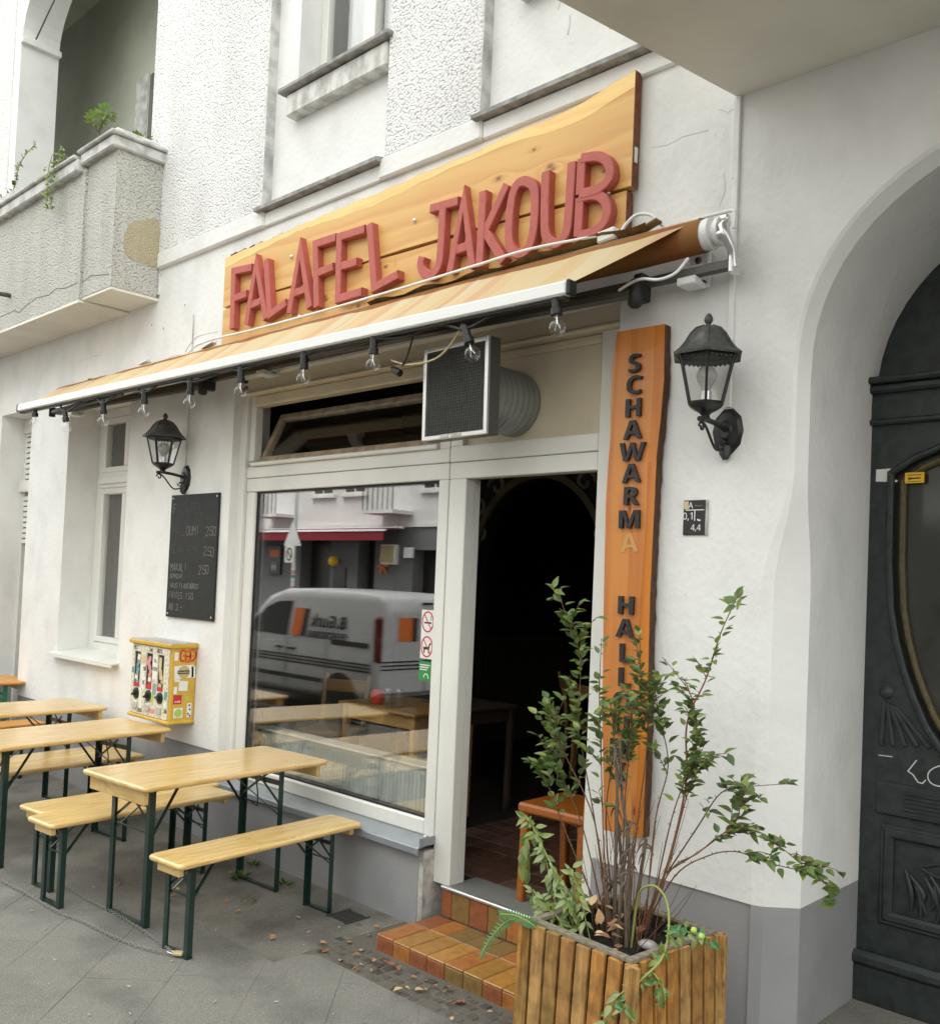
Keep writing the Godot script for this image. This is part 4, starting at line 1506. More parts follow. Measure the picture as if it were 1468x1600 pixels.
# ------------------------------------------------------------------ across the street (seen in the shop window)
func build_street() -> void:
	var z := 17.3
	var h := thing("opposite_house", "pale house across the street with grey ground floor, mirrored in the shop window", "house", Vector3(-22, 0, z))
	var o := Transform3D(Basis.IDENTITY, -Vector3(-22, 0, z))
	var up := MB.new()
	up.xf = o
	up.slab(-62, 40, 3.72, 15.5, z, z + 1.0)
	part(h, "upper_wall", up, M.far_white)
	var lw := MB.new()
	lw.xf = o
	var xs := [-62.0, -29.0, -27.2, -25.65, -24.75, -22.85, -20.4, 40.0]
	for k in range(0, 8, 2):
		lw.slab(xs[k], xs[k + 1] if k < 7 else 40.0, G, 3.72, z, z + 1.0)
	lw.slab(-29.0, -27.2, 3.2, 3.72, z, z + 1.0)
	lw.slab(-25.65, -24.75, 3.2, 3.72, z, z + 1.0)
	lw.slab(-22.85, -20.4, 2.85, 3.72, z, z + 1.0)
	part(h, "ground_floor", lw, M.far_grey)
	var ba := MB.new()
	ba.xf = o
	ba.slab(-62, 40, 3.60, 3.72, z - 0.06, z)
	part(h, "band", ba, M.far_white)
	var dk := MB.new()
	dk.xf = o
	dk.slab(-29.0, -20.0, G, 3.4, z + 0.5, z + 0.55)
	part(h, "dark_opening", dk, M.far_dark)
	for q in [[-28.35, -27.15], [-26.55, -25.35], [-22.5, -21.3], [-34.0, -32.8], [-19.0, -17.8], [-16.0, -14.8], [-12.0, -10.8], [-8.0, -6.8], [-4.0, -2.8], [0.0, 1.2]]:
		for f in 3:
			var y := 4.8 + 3.2 * f
			var w := MB.new()
			w.xf = o
			w.slab(q[0], q[1], y, y + 1.7, z - 0.02, z + 0.05)
			w.slab(q[0] - 0.1, q[1] + 0.1, y - 0.1, y, z - 0.12, z)
			var wo := part(h, "window", w, M.frame_white)
			for s in 2:
				var p := MB.new()
				p.xf = o
				var a: float = q[0] + 0.08 + s * 0.56
				p.slab(a, a + 0.48, y + 0.08, y + 1.62, z - 0.03, z - 0.021)
				part(wo, "pane", p, M.window_dark)
	for q in [[-31.0, -29.45], [-24.5, -22.95]]:
		for f in 3:
			var y := 4.0 + 3.2 * f
			var b := MB.new()
			b.xf = o
			b.slab(q[0], q[1], y, y + 0.12, z - 0.9, z)
			var bo := part(h, "balcony", b, M.far_white)
			for k in 13:
				var rl := MB.new()
				rl.xf = o
				var x: float = lerpf(q[0] + 0.03, q[1] - 0.03, k / 12.0)
				rl.slab(x - 0.016, x + 0.016, y + 0.1, y + 1.1, z - 0.9, z - 0.88)
				part(bo, "baluster", rl, M.far_dark if k % 2 == 0 else M.far_white)
			var tr := MB.new()
			tr.xf = o
			tr.slab(q[0], q[1], y + 1.1, y + 1.15, z - 0.92, z - 0.86)
			part(bo, "rail", tr, M.far_dark)
	var mb := MB.new()
	mb.xf = o
	mb.slab(-26.95, -26.25, 0.9, 2.2, z - 0.05, z)
	part(h, "menu_board", mb, M.far_dark)
	# awning
	var aw := thing("wine_awning", "wine red awning across the street, mirrored in the shop window", "awning", Vector3(-28.5, 3.3, z))
	var ao := Transform3D(Basis.IDENTITY, -Vector3(-28.5, 3.3, z))
	var a1 := MB.new()
	a1.xf = ao
	a1.quad(Vector3(-34.5, 3.62, z - 0.02), Vector3(-23.2, 3.62, z - 0.02), Vector3(-23.2, 3.42, z - 1.0), Vector3(-34.5, 3.42, z - 1.0), Vector3(0, 1, -1))
	a1.slab(-34.5, -23.2, 3.10, 3.40, z - 1.03, z - 1.0)
	part(aw, "cloth", a1, M.far_wine)
	var a2 := MB.new()
	a2.xf = ao
	a2.slab(-34.5, -23.1, 3.40, 3.47, z - 1.06, z - 0.98)
	a2.slab(-34.5, -23.1, 3.52, 3.6, z - 0.3, z - 0.2)
	part(aw, "front_bar", a2, M.alu_bright)
	# shop sign, lamps and boxes
	var sg := thing("shop_sign", "dark shop sign with orange band across the street", "sign", Vector3(-30.55, 2.4, z))
	var s1 := MB.new()
	s1.box(Vector3(0, 0, -0.05), Vector3(0.8, 1.1, 0.08), 0.01)
	part(sg, "panel", s1, M.far_dark)
	var s2 := MB.new()
	s2.box(Vector3(0, 0.26, -0.095), Vector3(0.6, 0.26, 0.01))
	part(sg, "band", s2, M.orange_ink)
	var s3 := MB.new()
	for k in [-0.09, 0.09]:
		s3.xf = Transform3D(Basis.from_scale(Vector3(1, 2.3, 0.1)), Vector3(k, -0.25, -0.095))
		s3.lathe([Vector2(0, -0.09), Vector2(0.06, -0.06), Vector2(0.085, 0), Vector2(0.05, 0.07), Vector2(0, 0.1)], 12)
	part(sg, "emblem", s3, M.paper)
	var lm := MB.new()
	lm.lathe([Vector2(0.0, -0.2), Vector2(0.16, -0.14), Vector2(0.19, 0.0), Vector2(0.14, 0.14), Vector2(0.0, 0.18)], 12)
	solo("yellow_lamp", "round yellow lamp under the wine red awning", "lamp", lm, M.yellow_sticker, Vector3(-26.7, 2.42, z - 0.25))
	var lb := thing("light_box", "square framed light box on the grey wall across the street", "sign", Vector3(-23.9, 2.68, z))
	var l1 := MB.new()
	l1.box(Vector3(0, 0, -0.1), Vector3(0.72, 0.66, 0.2), 0.01)
	part(lb, "frame", l1, M.frame_white)
	var l2 := MB.new()
	l2.box(Vector3(0, 0, -0.205), Vector3(0.62, 0.56, 0.02))
	part(lb, "face", l2, M.sand)
	var of := MB.new()
	for k in 6:
		of.xf = Transform3D(Basis(Vector3(0, 0, 1), TAU * k / 6.0), Vector3.ZERO)
		of.bar(Vector3(0.04, 0, 0), Vector3(0.3, 0.03, 0), 0.05, 0.06)
	solo("orange_star", "orange star ornament on the grey wall across the street", "ornament", of, M.orange_ink, Vector3(-24.25, 2.3, z - 0.06))
	var hn := MB.new()
	hn.box(Vector3.ZERO, Vector3(0.4, 0.34, 0.12), 0.01)
	solo("house_number", "white house number box beside the dark gateway", "sign", hn, M.white_plastic, Vector3(-22.95, 2.75, z - 0.1))
	# pole with signs
	var po := thing("sign_pole", "street sign pole plastered with stickers, mirrored in the shop window", "pole", Vector3(-23.3, G, 12.9))
	var p1 := MB.new()
	p1.tube([Vector3(0, 0, 0), Vector3(0, 6.0, 0)], 0.055, 12)
	part(po, "post", p1, M.alu)
	var p2 := MB.new()
	p2.prism(PackedVector2Array([Vector2(-0.42, 2.75), Vector2(0.42, 2.75), Vector2(0, 3.5)]), -0.09, -0.07)
	part(po, "triangle_sign", p2, M.alu)
	var p3 := MB.new()
	p3.box(Vector3(-0.12, 2.5, -0.08), Vector3(0.44, 0.5, 0.012))
	part(po, "plate", p3, M.white_plastic)
	var p4 := MB.new()
	var ring := PackedVector2Array()
	for k in 20:
		ring.append(Vector2(-0.12 + 0.13 * cos(TAU * k / 20), 2.5 + 0.18 * sin(TAU * k / 20)))
	p4.stroke(ring, 0.04, -0.1, -0.087, true)
	p4.stroke(pv([-0.21, 2.62, -0.03, 2.38]), 0.04, -0.1, -0.086)
	for i in p4.v.size():
		p4.v[i].z = -0.187 - p4.v[i].z
		p4.n[i].z = -p4.n[i].z
	rewind(p4)
	part(po, "no_stopping_ring", p4, M.ink)
	var pr := RandomNumberGenerator.new()
	pr.seed = 9
	for k in 9:
		var st := MB.new()
		st.tube([Vector3(0, 1.2 + 0.12 * k, 0), Vector3(0, 1.28 + 0.12 * k + pr.randf() * 0.03, 0)], 0.058, 12, false)
		part(po, "sticker", st, [M.paper, M.teal, M.pink, M.paper][k % 4])
	# van parked at the kerb
	var v := thing("parked_van", "light grey electrician's van at the kerb, mirrored in the shop window", "van", Vector3(-9.45, G - 0.12, 5.2))
	var B := MB.new()
	var rows := []
	for q in [[0.0, 0.45, 0.7, 1.05, 1.55, 0.80, 0.66], [0.03, 0.36, 0.7, 1.05, 1.70, 0.86, 0.70], [0.14, 0.32, 0.72, 1.08, 1.78, 0.89, 0.74], [0.6, 0.30, 0.72, 1.08, 1.81, 0.90, 0.76], [1.6, 0.28, 0.72, 1.08, 1.82, 0.90, 0.76], [2.3, 0.28, 0.72, 1.08, 1.80, 0.90, 0.75], [2.65, 0.28, 0.72, 1.08, 1.70, 0.90, 0.74], [3.0, 0.28, 0.72, 1.08, 1.38, 0.89, 0.76], [3.22, 0.28, 0.70, 1.05, 1.14, 0.88, 0.80], [3.6, 0.28, 0.66, 0.98, 1.04, 0.85, 0.76], [3.85, 0.3, 0.6, 0.82, 0.92, 0.78, 0.66], [3.98, 0.38, 0.5, 0.66, 0.72, 0.66, 0.5]]:
		var ring2: Array[Vector3] = []
		var W: float = q[5]
		var T: float = q[6]
		for s in [1.0, -1.0]:
			var seg := [[W * 0.9, q[1]], [W, lerpf(q[1], q[2], 0.3)], [W, q[2]], [W * 0.995, q[3]], [lerpf(W, T, 0.75), lerpf(q[3], q[4], 0.8)], [T, lerpf(q[3], q[4], 0.95)], [T * 0.86, q[4]], [T * 0.4, q[4] + 0.012]]
			if s < 0:
				seg.reverse()
			for e in seg:
				ring2.append(Vector3(-q[0], e[1], e[0] * s))
		rows.append(ring2)
	B.grid(rows, true, Vector3(-2.0, 1.0, 0))
	var r0: Array = rows[0]
	for k in range(1, r0.size() - 1):
		B.flat(r0[0], r0[k], r0[k + 1], Vector3.RIGHT)
	var rl2: Array = rows[rows.size() - 1]
	for k in range(1, rl2.size() - 1):
		B.flat(rl2[0], rl2[k], rl2[k + 1], Vector3.LEFT)
	part(v, "body", B, M.van_paint)
	for sd in [1.0, -1.0]:
		for s in [0.72, 3.28]:
			var wh := MB.new()
			wh.xf = Transform3D(Basis(Vector3.RIGHT, PI / 2 * sd), Vector3(-s, 0.31, 0.80 * sd))
			wh.lathe([Vector2(0.0, 0.115), Vector2(0.18, 0.11), Vector2(0.2, 0.118), Vector2(0.29, 0.118), Vector2(0.31, 0.09), Vector2(0.31, -0.09), Vector2(0, -0.09)], 24)
			part(v, "wheel", wh, M.tyre)
			var wa := MB.new()
			wa.xf = Transform3D(Basis(Vector3.RIGHT, PI / 2 * sd), Vector3(-s, 0.33, 0.897 * sd))
			wa.lathe([Vector2(0.0, 0.006), Vector2(0.37, 0.006), Vector2(0.37, -0.02)], 24)
			part(v, "wheel_arch", wa, M.far_dark)
		var fw := MB.new()
		var gp := PackedVector2Array([Vector2(-1.98, 1.12), Vector2(-1.98, 1.62), Vector2(-2.35, 1.60), Vector2(-2.62, 1.5), Vector2(-2.98, 1.14)])
		var gp2 := PackedVector2Array()
		for q in gp:
			gp2.append(q)
		fw.prism(gp2, 0.0, 0.004)
		for i in fw.v.size():
			var yy: float = fw.v[i].y
			fw.v[i].z = sd * (0.905 - 0.115 * clampf((yy - 1.08) / 0.56, 0.0, 1.0) * 0.9 + fw.v[i].z)
			fw.n[i].z *= sd
		if sd < 0:
			rewind(fw)
		part(v, "side_window", fw, M.window_dark)
		for k in 3:
			var ln := MB.new()
			ln.slab(-3.3, -0.1, 0.74 + 0.045 * k, 0.765 + 0.045 * k, 0.902 * sd, 0.906 * sd)
			part(v, "stripe", ln, M.far_dark)
		var rb := MB.new()
		rb.slab(-2.9, -1.1, 0.52, 0.58, 0.9 * sd, 0.915 * sd, 0.004)
		part(v, "rub_strip", rb, M.far_dark)
		var dl := MB.new()
		for x in [-1.04, -1.96, -2.0]:
			dl.slab(x, x + 0.008, 0.4, 1.08, 0.902 * sd, 0.9045 * sd)
		dl.slab(-0.95, -0.16, 1.06, 1.13, 0.885 * sd, 0.9 * sd)
		part(v, "door_seam", dl, M.far_dark)
		var hdl := MB.new()
		for x in [-1.85, -2.15]:
			hdl.slab(x - 0.08, x + 0.08, 0.93, 0.96, 0.9 * sd, 0.93 * sd, 0.006)
		part(v, "door_handle", hdl, M.far_dark)
		var lt := MB.new()
		lt.box(Vector3(-0.05, 1.18, 0.82 * sd), Vector3(0.12, 0.62, 0.1), 0.03)
		part(v, "tail_light", lt, M.lens_red)
	# print on the side towards the house and on the rear doors
	var face_house := Basis(Vector3.UP, PI) * Basis(Vector3.RIGHT, -0.2)
	var ps := MB.new()
	ps.box(Vector3(-1.72, 1.33, -0.862), Vector3(0.34, 0.40, 0.012), 0.0, Basis(Vector3.RIGHT, 0.2))
	part(v, "print", ps, M.orange_ink)
	var ps2 := MB.new()
	ps2.box(Vector3(-1.60, 1.33, -0.868), Vector3(0.1, 0.40, 0.012), 0.0, Basis(Vector3.RIGHT, 0.2))
	part(v, "print", ps2, M.ink)
	words(v, "lettering", "B.Gurk", 0.17, 0.006, M.ink, Vector3(-1.06, 1.36, -0.874), true, face_house)
	words(v, "lettering", "ELEKTROBAU", 0.1, 0.006, M.ink, Vector3(-1.06, 1.17, -0.902), true, face_house)
	var face_back := Basis(Vector3.UP, PI / 2)
	var pr2 := MB.new()
	pr2.box(Vector3(0.002, 1.32, -0.35), Vector3(0.012, 0.32, 0.34))
	part(v, "print", pr2, M.orange_ink)
	var pr3 := MB.new()
	pr3.box(Vector3(0.004, 1.32, -0.22), Vector3(0.012, 0.32, 0.1))
	part(v, "print", pr3, M.ink)
	words(v, "lettering", "B.Gurk", 0.13, 0.006, M.ink, Vector3(0.008, 1.33, 0.2), true, face_back)
	words(v, "lettering", "ELEKTROBAU", 0.07, 0.006, M.ink, Vector3(0.008, 1.18, 0.22), true, face_back)
	var sm := MB.new()
	for k in 3:
		sm.slab(0.0, 0.006, 0.78 + 0.05 * k, 0.8 + 0.05 * k, -0.8, 0.8)
	sm.slab(0.0, 0.007, 0.45, 1.6, -0.006, 0.006)
	sm.slab(0.0, 0.02, 1.66, 1.69, -0.1, 0.1)
	part(v, "rear_stripe", sm, M.far_dark)
	var bp := MB.new()
	bp.slab(-0.2, 0.1, 0.28, 0.48, -0.86, 0.86, 0.04)
	part(v, "bumper", bp, M.far_dark)
	var np := MB.new()
	np.slab(0.0, 0.012, 0.56, 0.67, 0.1, 0.62)
	part(v, "number_plate", np, M.white_plastic)
	# red car in front of the van
	var c := thing("parked_car", "red car parked beyond the van, glimpsed in the shop window", "car", Vector3(-14.4, G - 0.12, 5.2))
	var cb := MB.new()
	rows = []
	for q in [[0.0, 0.4, 0.72, 0.7], [0.1, 0.3, 0.9, 0.8], [0.7, 0.26, 0.95, 0.85], [1.0, 0.26, 0.97, 0.86], [3.0, 0.26, 0.95, 0.86], [3.7, 0.28, 0.85, 0.82], [4.1, 0.38, 0.6, 0.7]]:
		var ring3: Array[Vector3] = []
		for e in [[0.95, q[1]], [1.0, lerpf(q[1], q[2], 0.5)], [0.96, q[2] - 0.06], [0.8, q[2]], [-0.8, q[2]], [-0.96, q[2] - 0.06], [-1.0, lerpf(q[1], q[2], 0.5)], [-0.95, q[1]]]:
			ring3.append(Vector3(-q[0], e[1], e[0] * q[3]))
		rows.append(ring3)
	cb.grid(rows, true, Vector3(-2.0, 0.6, 0))
	part(c, "body", cb, M.car_red)
	var cc := MB.new()
	rows = []
	for q in [[0.35, 0.92, 0.94, 0.8], [0.8, 0.92, 1.36, 0.68], [1.9, 0.92, 1.42, 0.68], [3.0, 0.9, 0.95, 0.78]]:
		var ring4: Array[Vector3] = []
		for e in [[1.08, q[1]], [1.0, q[2] - 0.04], [0.85, q[2]], [-0.85, q[2]], [-1.0, q[2] - 0.04], [-1.08, q[1]]]:
			ring4.append(Vector3(-q[0], e[1], e[0] * q[3]))
		rows.append(ring4)
	cc.grid(rows, true, Vector3(-2.0, 0.8, 0))
	part(c, "cabin", cc, M.car_red)
	for sd in [1.0, -1.0]:
		var gw := MB.new()
		gw.prism(PackedVector2Array([Vector2(-0.75, 0.96), Vector2(-0.95, 1.3), Vector2(-1.95, 1.33), Vector2(-2.65, 0.97)]), 0.79 * sd, 0.80 * sd)
		part(c, "side_window", gw, M.window_dark)
		for s in [0.75, 3.3]:
			var wh := MB.new()
			wh.xf = Transform3D(Basis(Vector3.RIGHT, PI / 2 * sd), Vector3(-s, 0.3, 0.78 * sd))
			wh.lathe([Vector2(0.0, 0.1), Vector2(0.29, 0.1), Vector2(0.3, 0.08), Vector2(0.3, -0.09), Vector2(0, -0.09)], 20)
			part(c, "wheel", wh, M.tyre)


# ------------------------------------------------------------------ sign over the window
func build_sign() -> void:
	var s := thing("shop_sign_board", "long live-edge larch sign with dark red letters reading FALAFEL JAKOUB", "sign", Vector3(-5.92, 3.4, 0.0))
	var off := Transform3D(Basis.IDENTITY, -Vector3(-5.92, 3.4, 0.0))
	var top := pv([-5.905, 4.058, -5.80, 4.062, -5.66, 4.071, -5.577, 4.066, -5.49, 4.076, -5.39, 4.072, -5.25, 4.083, -5.16, 4.079, -5.087, 4.088, -5.05, 4.096, -5.021, 4.088, -4.95, 4.097, -4.91, 4.088, -4.78, 4.099, -4.628, 4.096, -4.45, 4.106, -4.30, 4.102, -4.15, 4.112, -4.044, 4.108, -3.9, 4.121, -3.79, 4.116, -3.66, 4.124, -3.514, 4.121, -3.3, 4.138, -3.136, 4.147, -3.0, 4.143, -2.88, 4.150, -2.79, 4.157, -2.70, 4.172, -2.587, 4.198, -2.475, 4.214])
	var gap := [-5.905, 3.697, -5.6, 3.704, -5.279, 3.706, -4.95, 3.702, -4.633, 3.706, -4.3, 3.710, -4.017, 3.707, -3.624, 3.704, -3.247, 3.697, -2.856, 3.683, -2.62, 3.677, -2.475, 3.669]
	var g := pv(gap)
	var up := PackedVector2Array()
	for k in g.size():
		up.append(g[k] + Vector2(0, 0.009 + 0.003 * sin(k * 2.3)))
	for k in range(top.size() - 1, -1, -1):
		up.append(top[k])
	var a := MB.new()
	a.xf = off
	a.prism(up, 0.012, 0.06)
	var pa := part(s, "upper_plank", a, M.sign_wood)
	var sw := PackedVector2Array()
	for k in top.size():
		sw.append(top[k] - Vector2(0, 0.003))
	for k in range(top.size() - 1, -1, -1):
		sw.append(top[k] - Vector2(0, 0.05 + 0.016 * sin(top[k].x * 4.0) + 0.02 * smoothstep(-3.4, -2.6, top[k].x)))
	var sm := MB.new()
	sm.xf = off
	sm.prism(sw, 0.0598, 0.0607)
	part(pa, "sapwood", sm, M.sapwood, "paler sapwood along the waney upper edge")
	var lo := PackedVector2Array([Vector2(-5.905, 3.415), Vector2(-2.50, 3.385)])
	for k in range(g.size() - 1, -1, -1):
		var w := g[k] - Vector2(0, 0.008 + 0.003 * cos(k * 1.9))
		if k == g.size() - 1:
			w.x = -2.50
		lo.append(w)
	var b := MB.new()
	b.xf = off
	b.prism(lo, 0.012, 0.058)
	var pb := part(s, "lower_plank", b, M.sign_wood_low)
	# bark left on the upper edge, red-stained sawn ends
	var bk := MB.new()
	bk.xf = off
	for q in [[-5.85, -5.7], [-5.62, -5.5], [-5.33, -5.1], [-4.86, -4.55], [-4.4, -4.15], [-3.98, -3.8], [-3.72, -3.5]]:
		for k in 5:
			var t := lerpf(q[0], q[1], k / 4.0)
			var y := 4.062 + (t + 5.9) * 0.017 + 0.012
			bk.box(Vector3(t, y + 0.004 * sin(k * 2.0), 0.03), Vector3((q[1] - q[0]) / 3.6, 0.018 + 0.006 * sin(k * 3.1), 0.03), 0.005)
	part(pa, "bark", bk, M.bark)
	var en := MB.new()
	en.xf = off
	en.prism(PackedVector2Array([Vector2(-2.475, 3.676), Vector2(-2.471, 3.676), Vector2(-2.471, 4.213), Vector2(-2.475, 4.213)]), 0.012, 0.0595)
	part(pa, "plank_end", en, M.red_end)
	var en2 := MB.new()
	en2.xf = off
	en2.prism(PackedVector2Array([Vector2(-2.5, 3.386), Vector2(-2.496, 3.386), Vector2(-2.496, 3.66), Vector2(-2.5, 3.66)]), 0.012, 0.0575)
	part(pb, "plank_end", en2, M.red_end)
	var bat := MB.new()
	bat.xf = off
	bat.slab(-5.89, -2.52, 3.655, 3.735, 0.0, 0.011)
	part(s, "backing_strip", bat, M.bark)  # added dark strip, paints the shade in the gap between the planks
	for q in [[-5.10, 3.90], [-4.98, 3.49], [-3.93, 3.86], [-2.60, 3.675], [-5.07, 3.52]]:
		var bo := MB.new()
		bo.xf = off * Transform3D(Basis(Vector3.RIGHT, PI / 2), Vector3(q[0], q[1], 0.06))
		bo.lathe([Vector2(0.0, 0.016), Vector2(0.008, 0.014), Vector2(0.013, 0.006), Vector2(0.013, 0.0)], 10)
		part(s, "bolt", bo, M.alu_bright)
	var L := [["F", [[-5.706, 3.515, -5.721, 3.918, -5.495, 3.900], [-5.700, 3.725, -5.543, 3.731]]],
		["A", [[-5.530, 3.515, -5.446, 3.910, -5.300, 3.516], [-5.483, 3.641, -5.376, 3.648]]],
		["L", [[-5.330, 3.917, -5.260, 3.537, -5.076, 3.588]]],
		["A", [[-5.041, 3.510, -4.952, 3.910, -4.825, 3.509], [-5.000, 3.632, -4.888, 3.637]]],
		["F", [[-4.753, 3.500, -4.796, 3.905, -4.588, 3.902], [-4.774, 3.714, -4.604, 3.726]]],
		["E", [[-4.317, 3.890, -4.558, 3.896, -4.542, 3.514, -4.317, 3.518], [-4.549, 3.712, -4.377, 3.709]]],
		["L", [[-4.277, 3.909, -4.208, 3.521, -4.001, 3.559]]],
		["J", [[-3.664, 3.865, -3.666, 3.574, -3.686, 3.521, -3.739, 3.499, -3.796, 3.525, -3.827, 3.574, -3.812, 3.619], [-3.763, 3.874, -3.548, 3.864]]],
		["A", [[-3.588, 3.490, -3.505, 3.865, -3.424, 3.487], [-3.558, 3.599, -3.449, 3.604]]],
		["K", [[-3.368, 3.869, -3.371, 3.472], [-3.205, 3.863, -3.343, 3.653, -3.205, 3.470]]],
		["O", [[-3.097, 3.854, -3.042, 3.828, -3.011, 3.775, -3.009, 3.644, -3.018, 3.548, -3.047, 3.489, -3.104, 3.482, -3.153, 3.512, -3.177, 3.573, -3.177, 3.684, -3.168, 3.782, -3.142, 3.842]]],
		["U", [[-2.949, 3.858, -2.945, 3.575, -2.923, 3.516, -2.881, 3.483, -2.836, 3.488, -2.806, 3.522, -2.798, 3.572, -2.789, 3.859]]],
		["B", [[-2.735, 3.675, -2.738, 3.491, -2.645, 3.487, -2.584, 3.520, -2.567, 3.577, -2.589, 3.630, -2.640, 3.668], [-2.734, 3.690, -2.732, 3.861, -2.626, 3.846, -2.571, 3.795, -2.558, 3.731, -2.588, 3.700, -2.640, 3.683]]]]
	for q in L:
		var m := MB.new()
		m.xf = off
		var ch: String = q[0]
		for k in q[1].size():
			var p := pv(q[1][k])
			if ch == "B":
				# straight back, rounded bow
				var c := chaikin(p, false, 2)
				c.insert(0, p[0])
				m.stroke(PackedVector2Array([p[0], p[1]]), 0.05, 0.06, 0.106 + 0.001 * k, false, 0.004)
				m.stroke(chaikin(PackedVector2Array([p[1], p[2], p[3], p[4], p[5], p[6], p[0]]), false, 2), 0.048, 0.06, 0.108 + 0.002 * k, false, 0.004)
				continue
			if ch in "JOU" and k == 0:
				p = chaikin(p, ch == "O", 2)
			m.stroke(p, 0.052 if k == 0 else 0.05, 0.06, 0.108 - 0.002 * k, ch == "O", 0.004)
		part(s, "letter", m, M.letter_red)
	# stained edges run down the face of the upper plank: none here; cable clips
	var cl := MB.new()
	cl.xf = off
	cl.slab(-2.471, -2.466, 3.79, 3.86, 0.03, 0.05)
	part(s, "label_tab", cl, M.white_plastic)


# ------------------------------------------------------------------ upright board beside the door
func build_board() -> void:
	var s := thing("upright_sign_board", "upright live-edge plank beside the door with black letters SCHAWARMA HALLOUMI", "sign", Vector3(-2.41, 0.74, 0.0))
	var off := Transform3D(Basis.IDENTITY, -Vector3(-2.41, 0.74, 0.0))
	var p := PackedVector2Array()
	var lf := pv([-2.527, 3.015, -2.547, 2.846, -2.546, 2.674, -2.543, 2.52, -2.549, 2.388, -2.553, 2.217, -2.548, 2.0, -2.543, 1.764, -2.535, 1.5, -2.529, 1.314, -2.510, 1.0, -2.494, 0.755])
	var rt := pv([-2.288, 0.762, -2.286, 1.1, -2.288, 1.343, -2.294, 1.6, -2.297, 1.851, -2.293, 2.15, -2.290, 2.431, -2.276, 2.6, -2.267, 2.768, -2.271, 2.9, -2.273, 3.012])
	for q in lf:
		p.append(q)
	for q in rt:
		p.append(q)
	var a := MB.new()
	a.xf = off
	a.prism(p, 0.012, 0.052)
	var pl := part(s, "plank", a, M.board_wood)
	var bs := PackedVector2Array()
	for q in rt:
		bs.append(q + Vector2(-0.001, 0))
	for k in range(rt.size() - 1, -1, -1):
		bs.append(rt[k] - Vector2(0.048 + 0.008 * sin(rt[k].y * 5.0), 0))
	var bm := MB.new()
	bm.xf = off
	bm.prism(bs, 0.0518, 0.0526)
	part(pl, "sapwood", bm, M.board_sapwood, "yellow sapwood streak along the bark edge")
	var bk := MB.new()
	bk.xf = off
	var r := RandomNumberGenerator.new()
	r.seed = 8
	var rows := []
	for k in 60:
		var y := lerpf(0.765, 3.008, k / 59.0)
		var x := -2.288
		for j in rt.size() - 1:
			if y >= rt[j].y and y <= rt[j + 1].y:
				x = lerpf(rt[j].x, rt[j + 1].x, (y - rt[j].y) / (rt[j + 1].y - rt[j].y))
		var t := r.randf_range(0.004, 0.011)
		rows.append([Vector3(x - 0.001, y, 0.0525), Vector3(x + t * 0.7, y, 0.047), Vector3(x + t, y, 0.03), Vector3(x + t * 0.8, y, 0.012)])
	bk.grid(rows, false, Vector3(-2.41, 1.9, 0.0))
	part(pl, "bark", bk, M.bark)
	var bat := MB.new()
	bat.xf = off
	bat.slab(-2.5, -2.32, 1.0, 1.06, 0.0, 0.012)
	bat.slab(-2.5, -2.32, 2.7, 2.76, 0.0, 0.012)
	part(s, "backing_strip", bat, M.bark)
	var ys := [2.853, 2.754, 2.652, 2.552, 2.453, 2.356, 2.255, 2.150, 2.044, 1.766, 1.663, 1.554, 1.447, 1.340, 1.235, 1.13, 1.03]
	var txt := "SCHAWARMAHALLOUMI"
	for k in ys.size():
		var b := Basis(Vector3(0, 0, 1), [0.03, -0.04, 0.0, 0.03, -0.02, 0.04, -0.02, 0.01, 0.06, 0.0, -0.02, 0.03, 0.02, 0.0, 0.0, 0.02, 0.0][k])
		var m: Material = M.letter_bare if k == 8 else M.letter_black
		var dp := 0.002 if k == 8 else 0.016
		words(s, "letter", txt[k], 0.08, dp, m, Vector3(-2.414 - 0.002 * sin(k), ys[k], 0.052 + dp / 2 + 0.0005) + off.origin, true, b, 1.3)


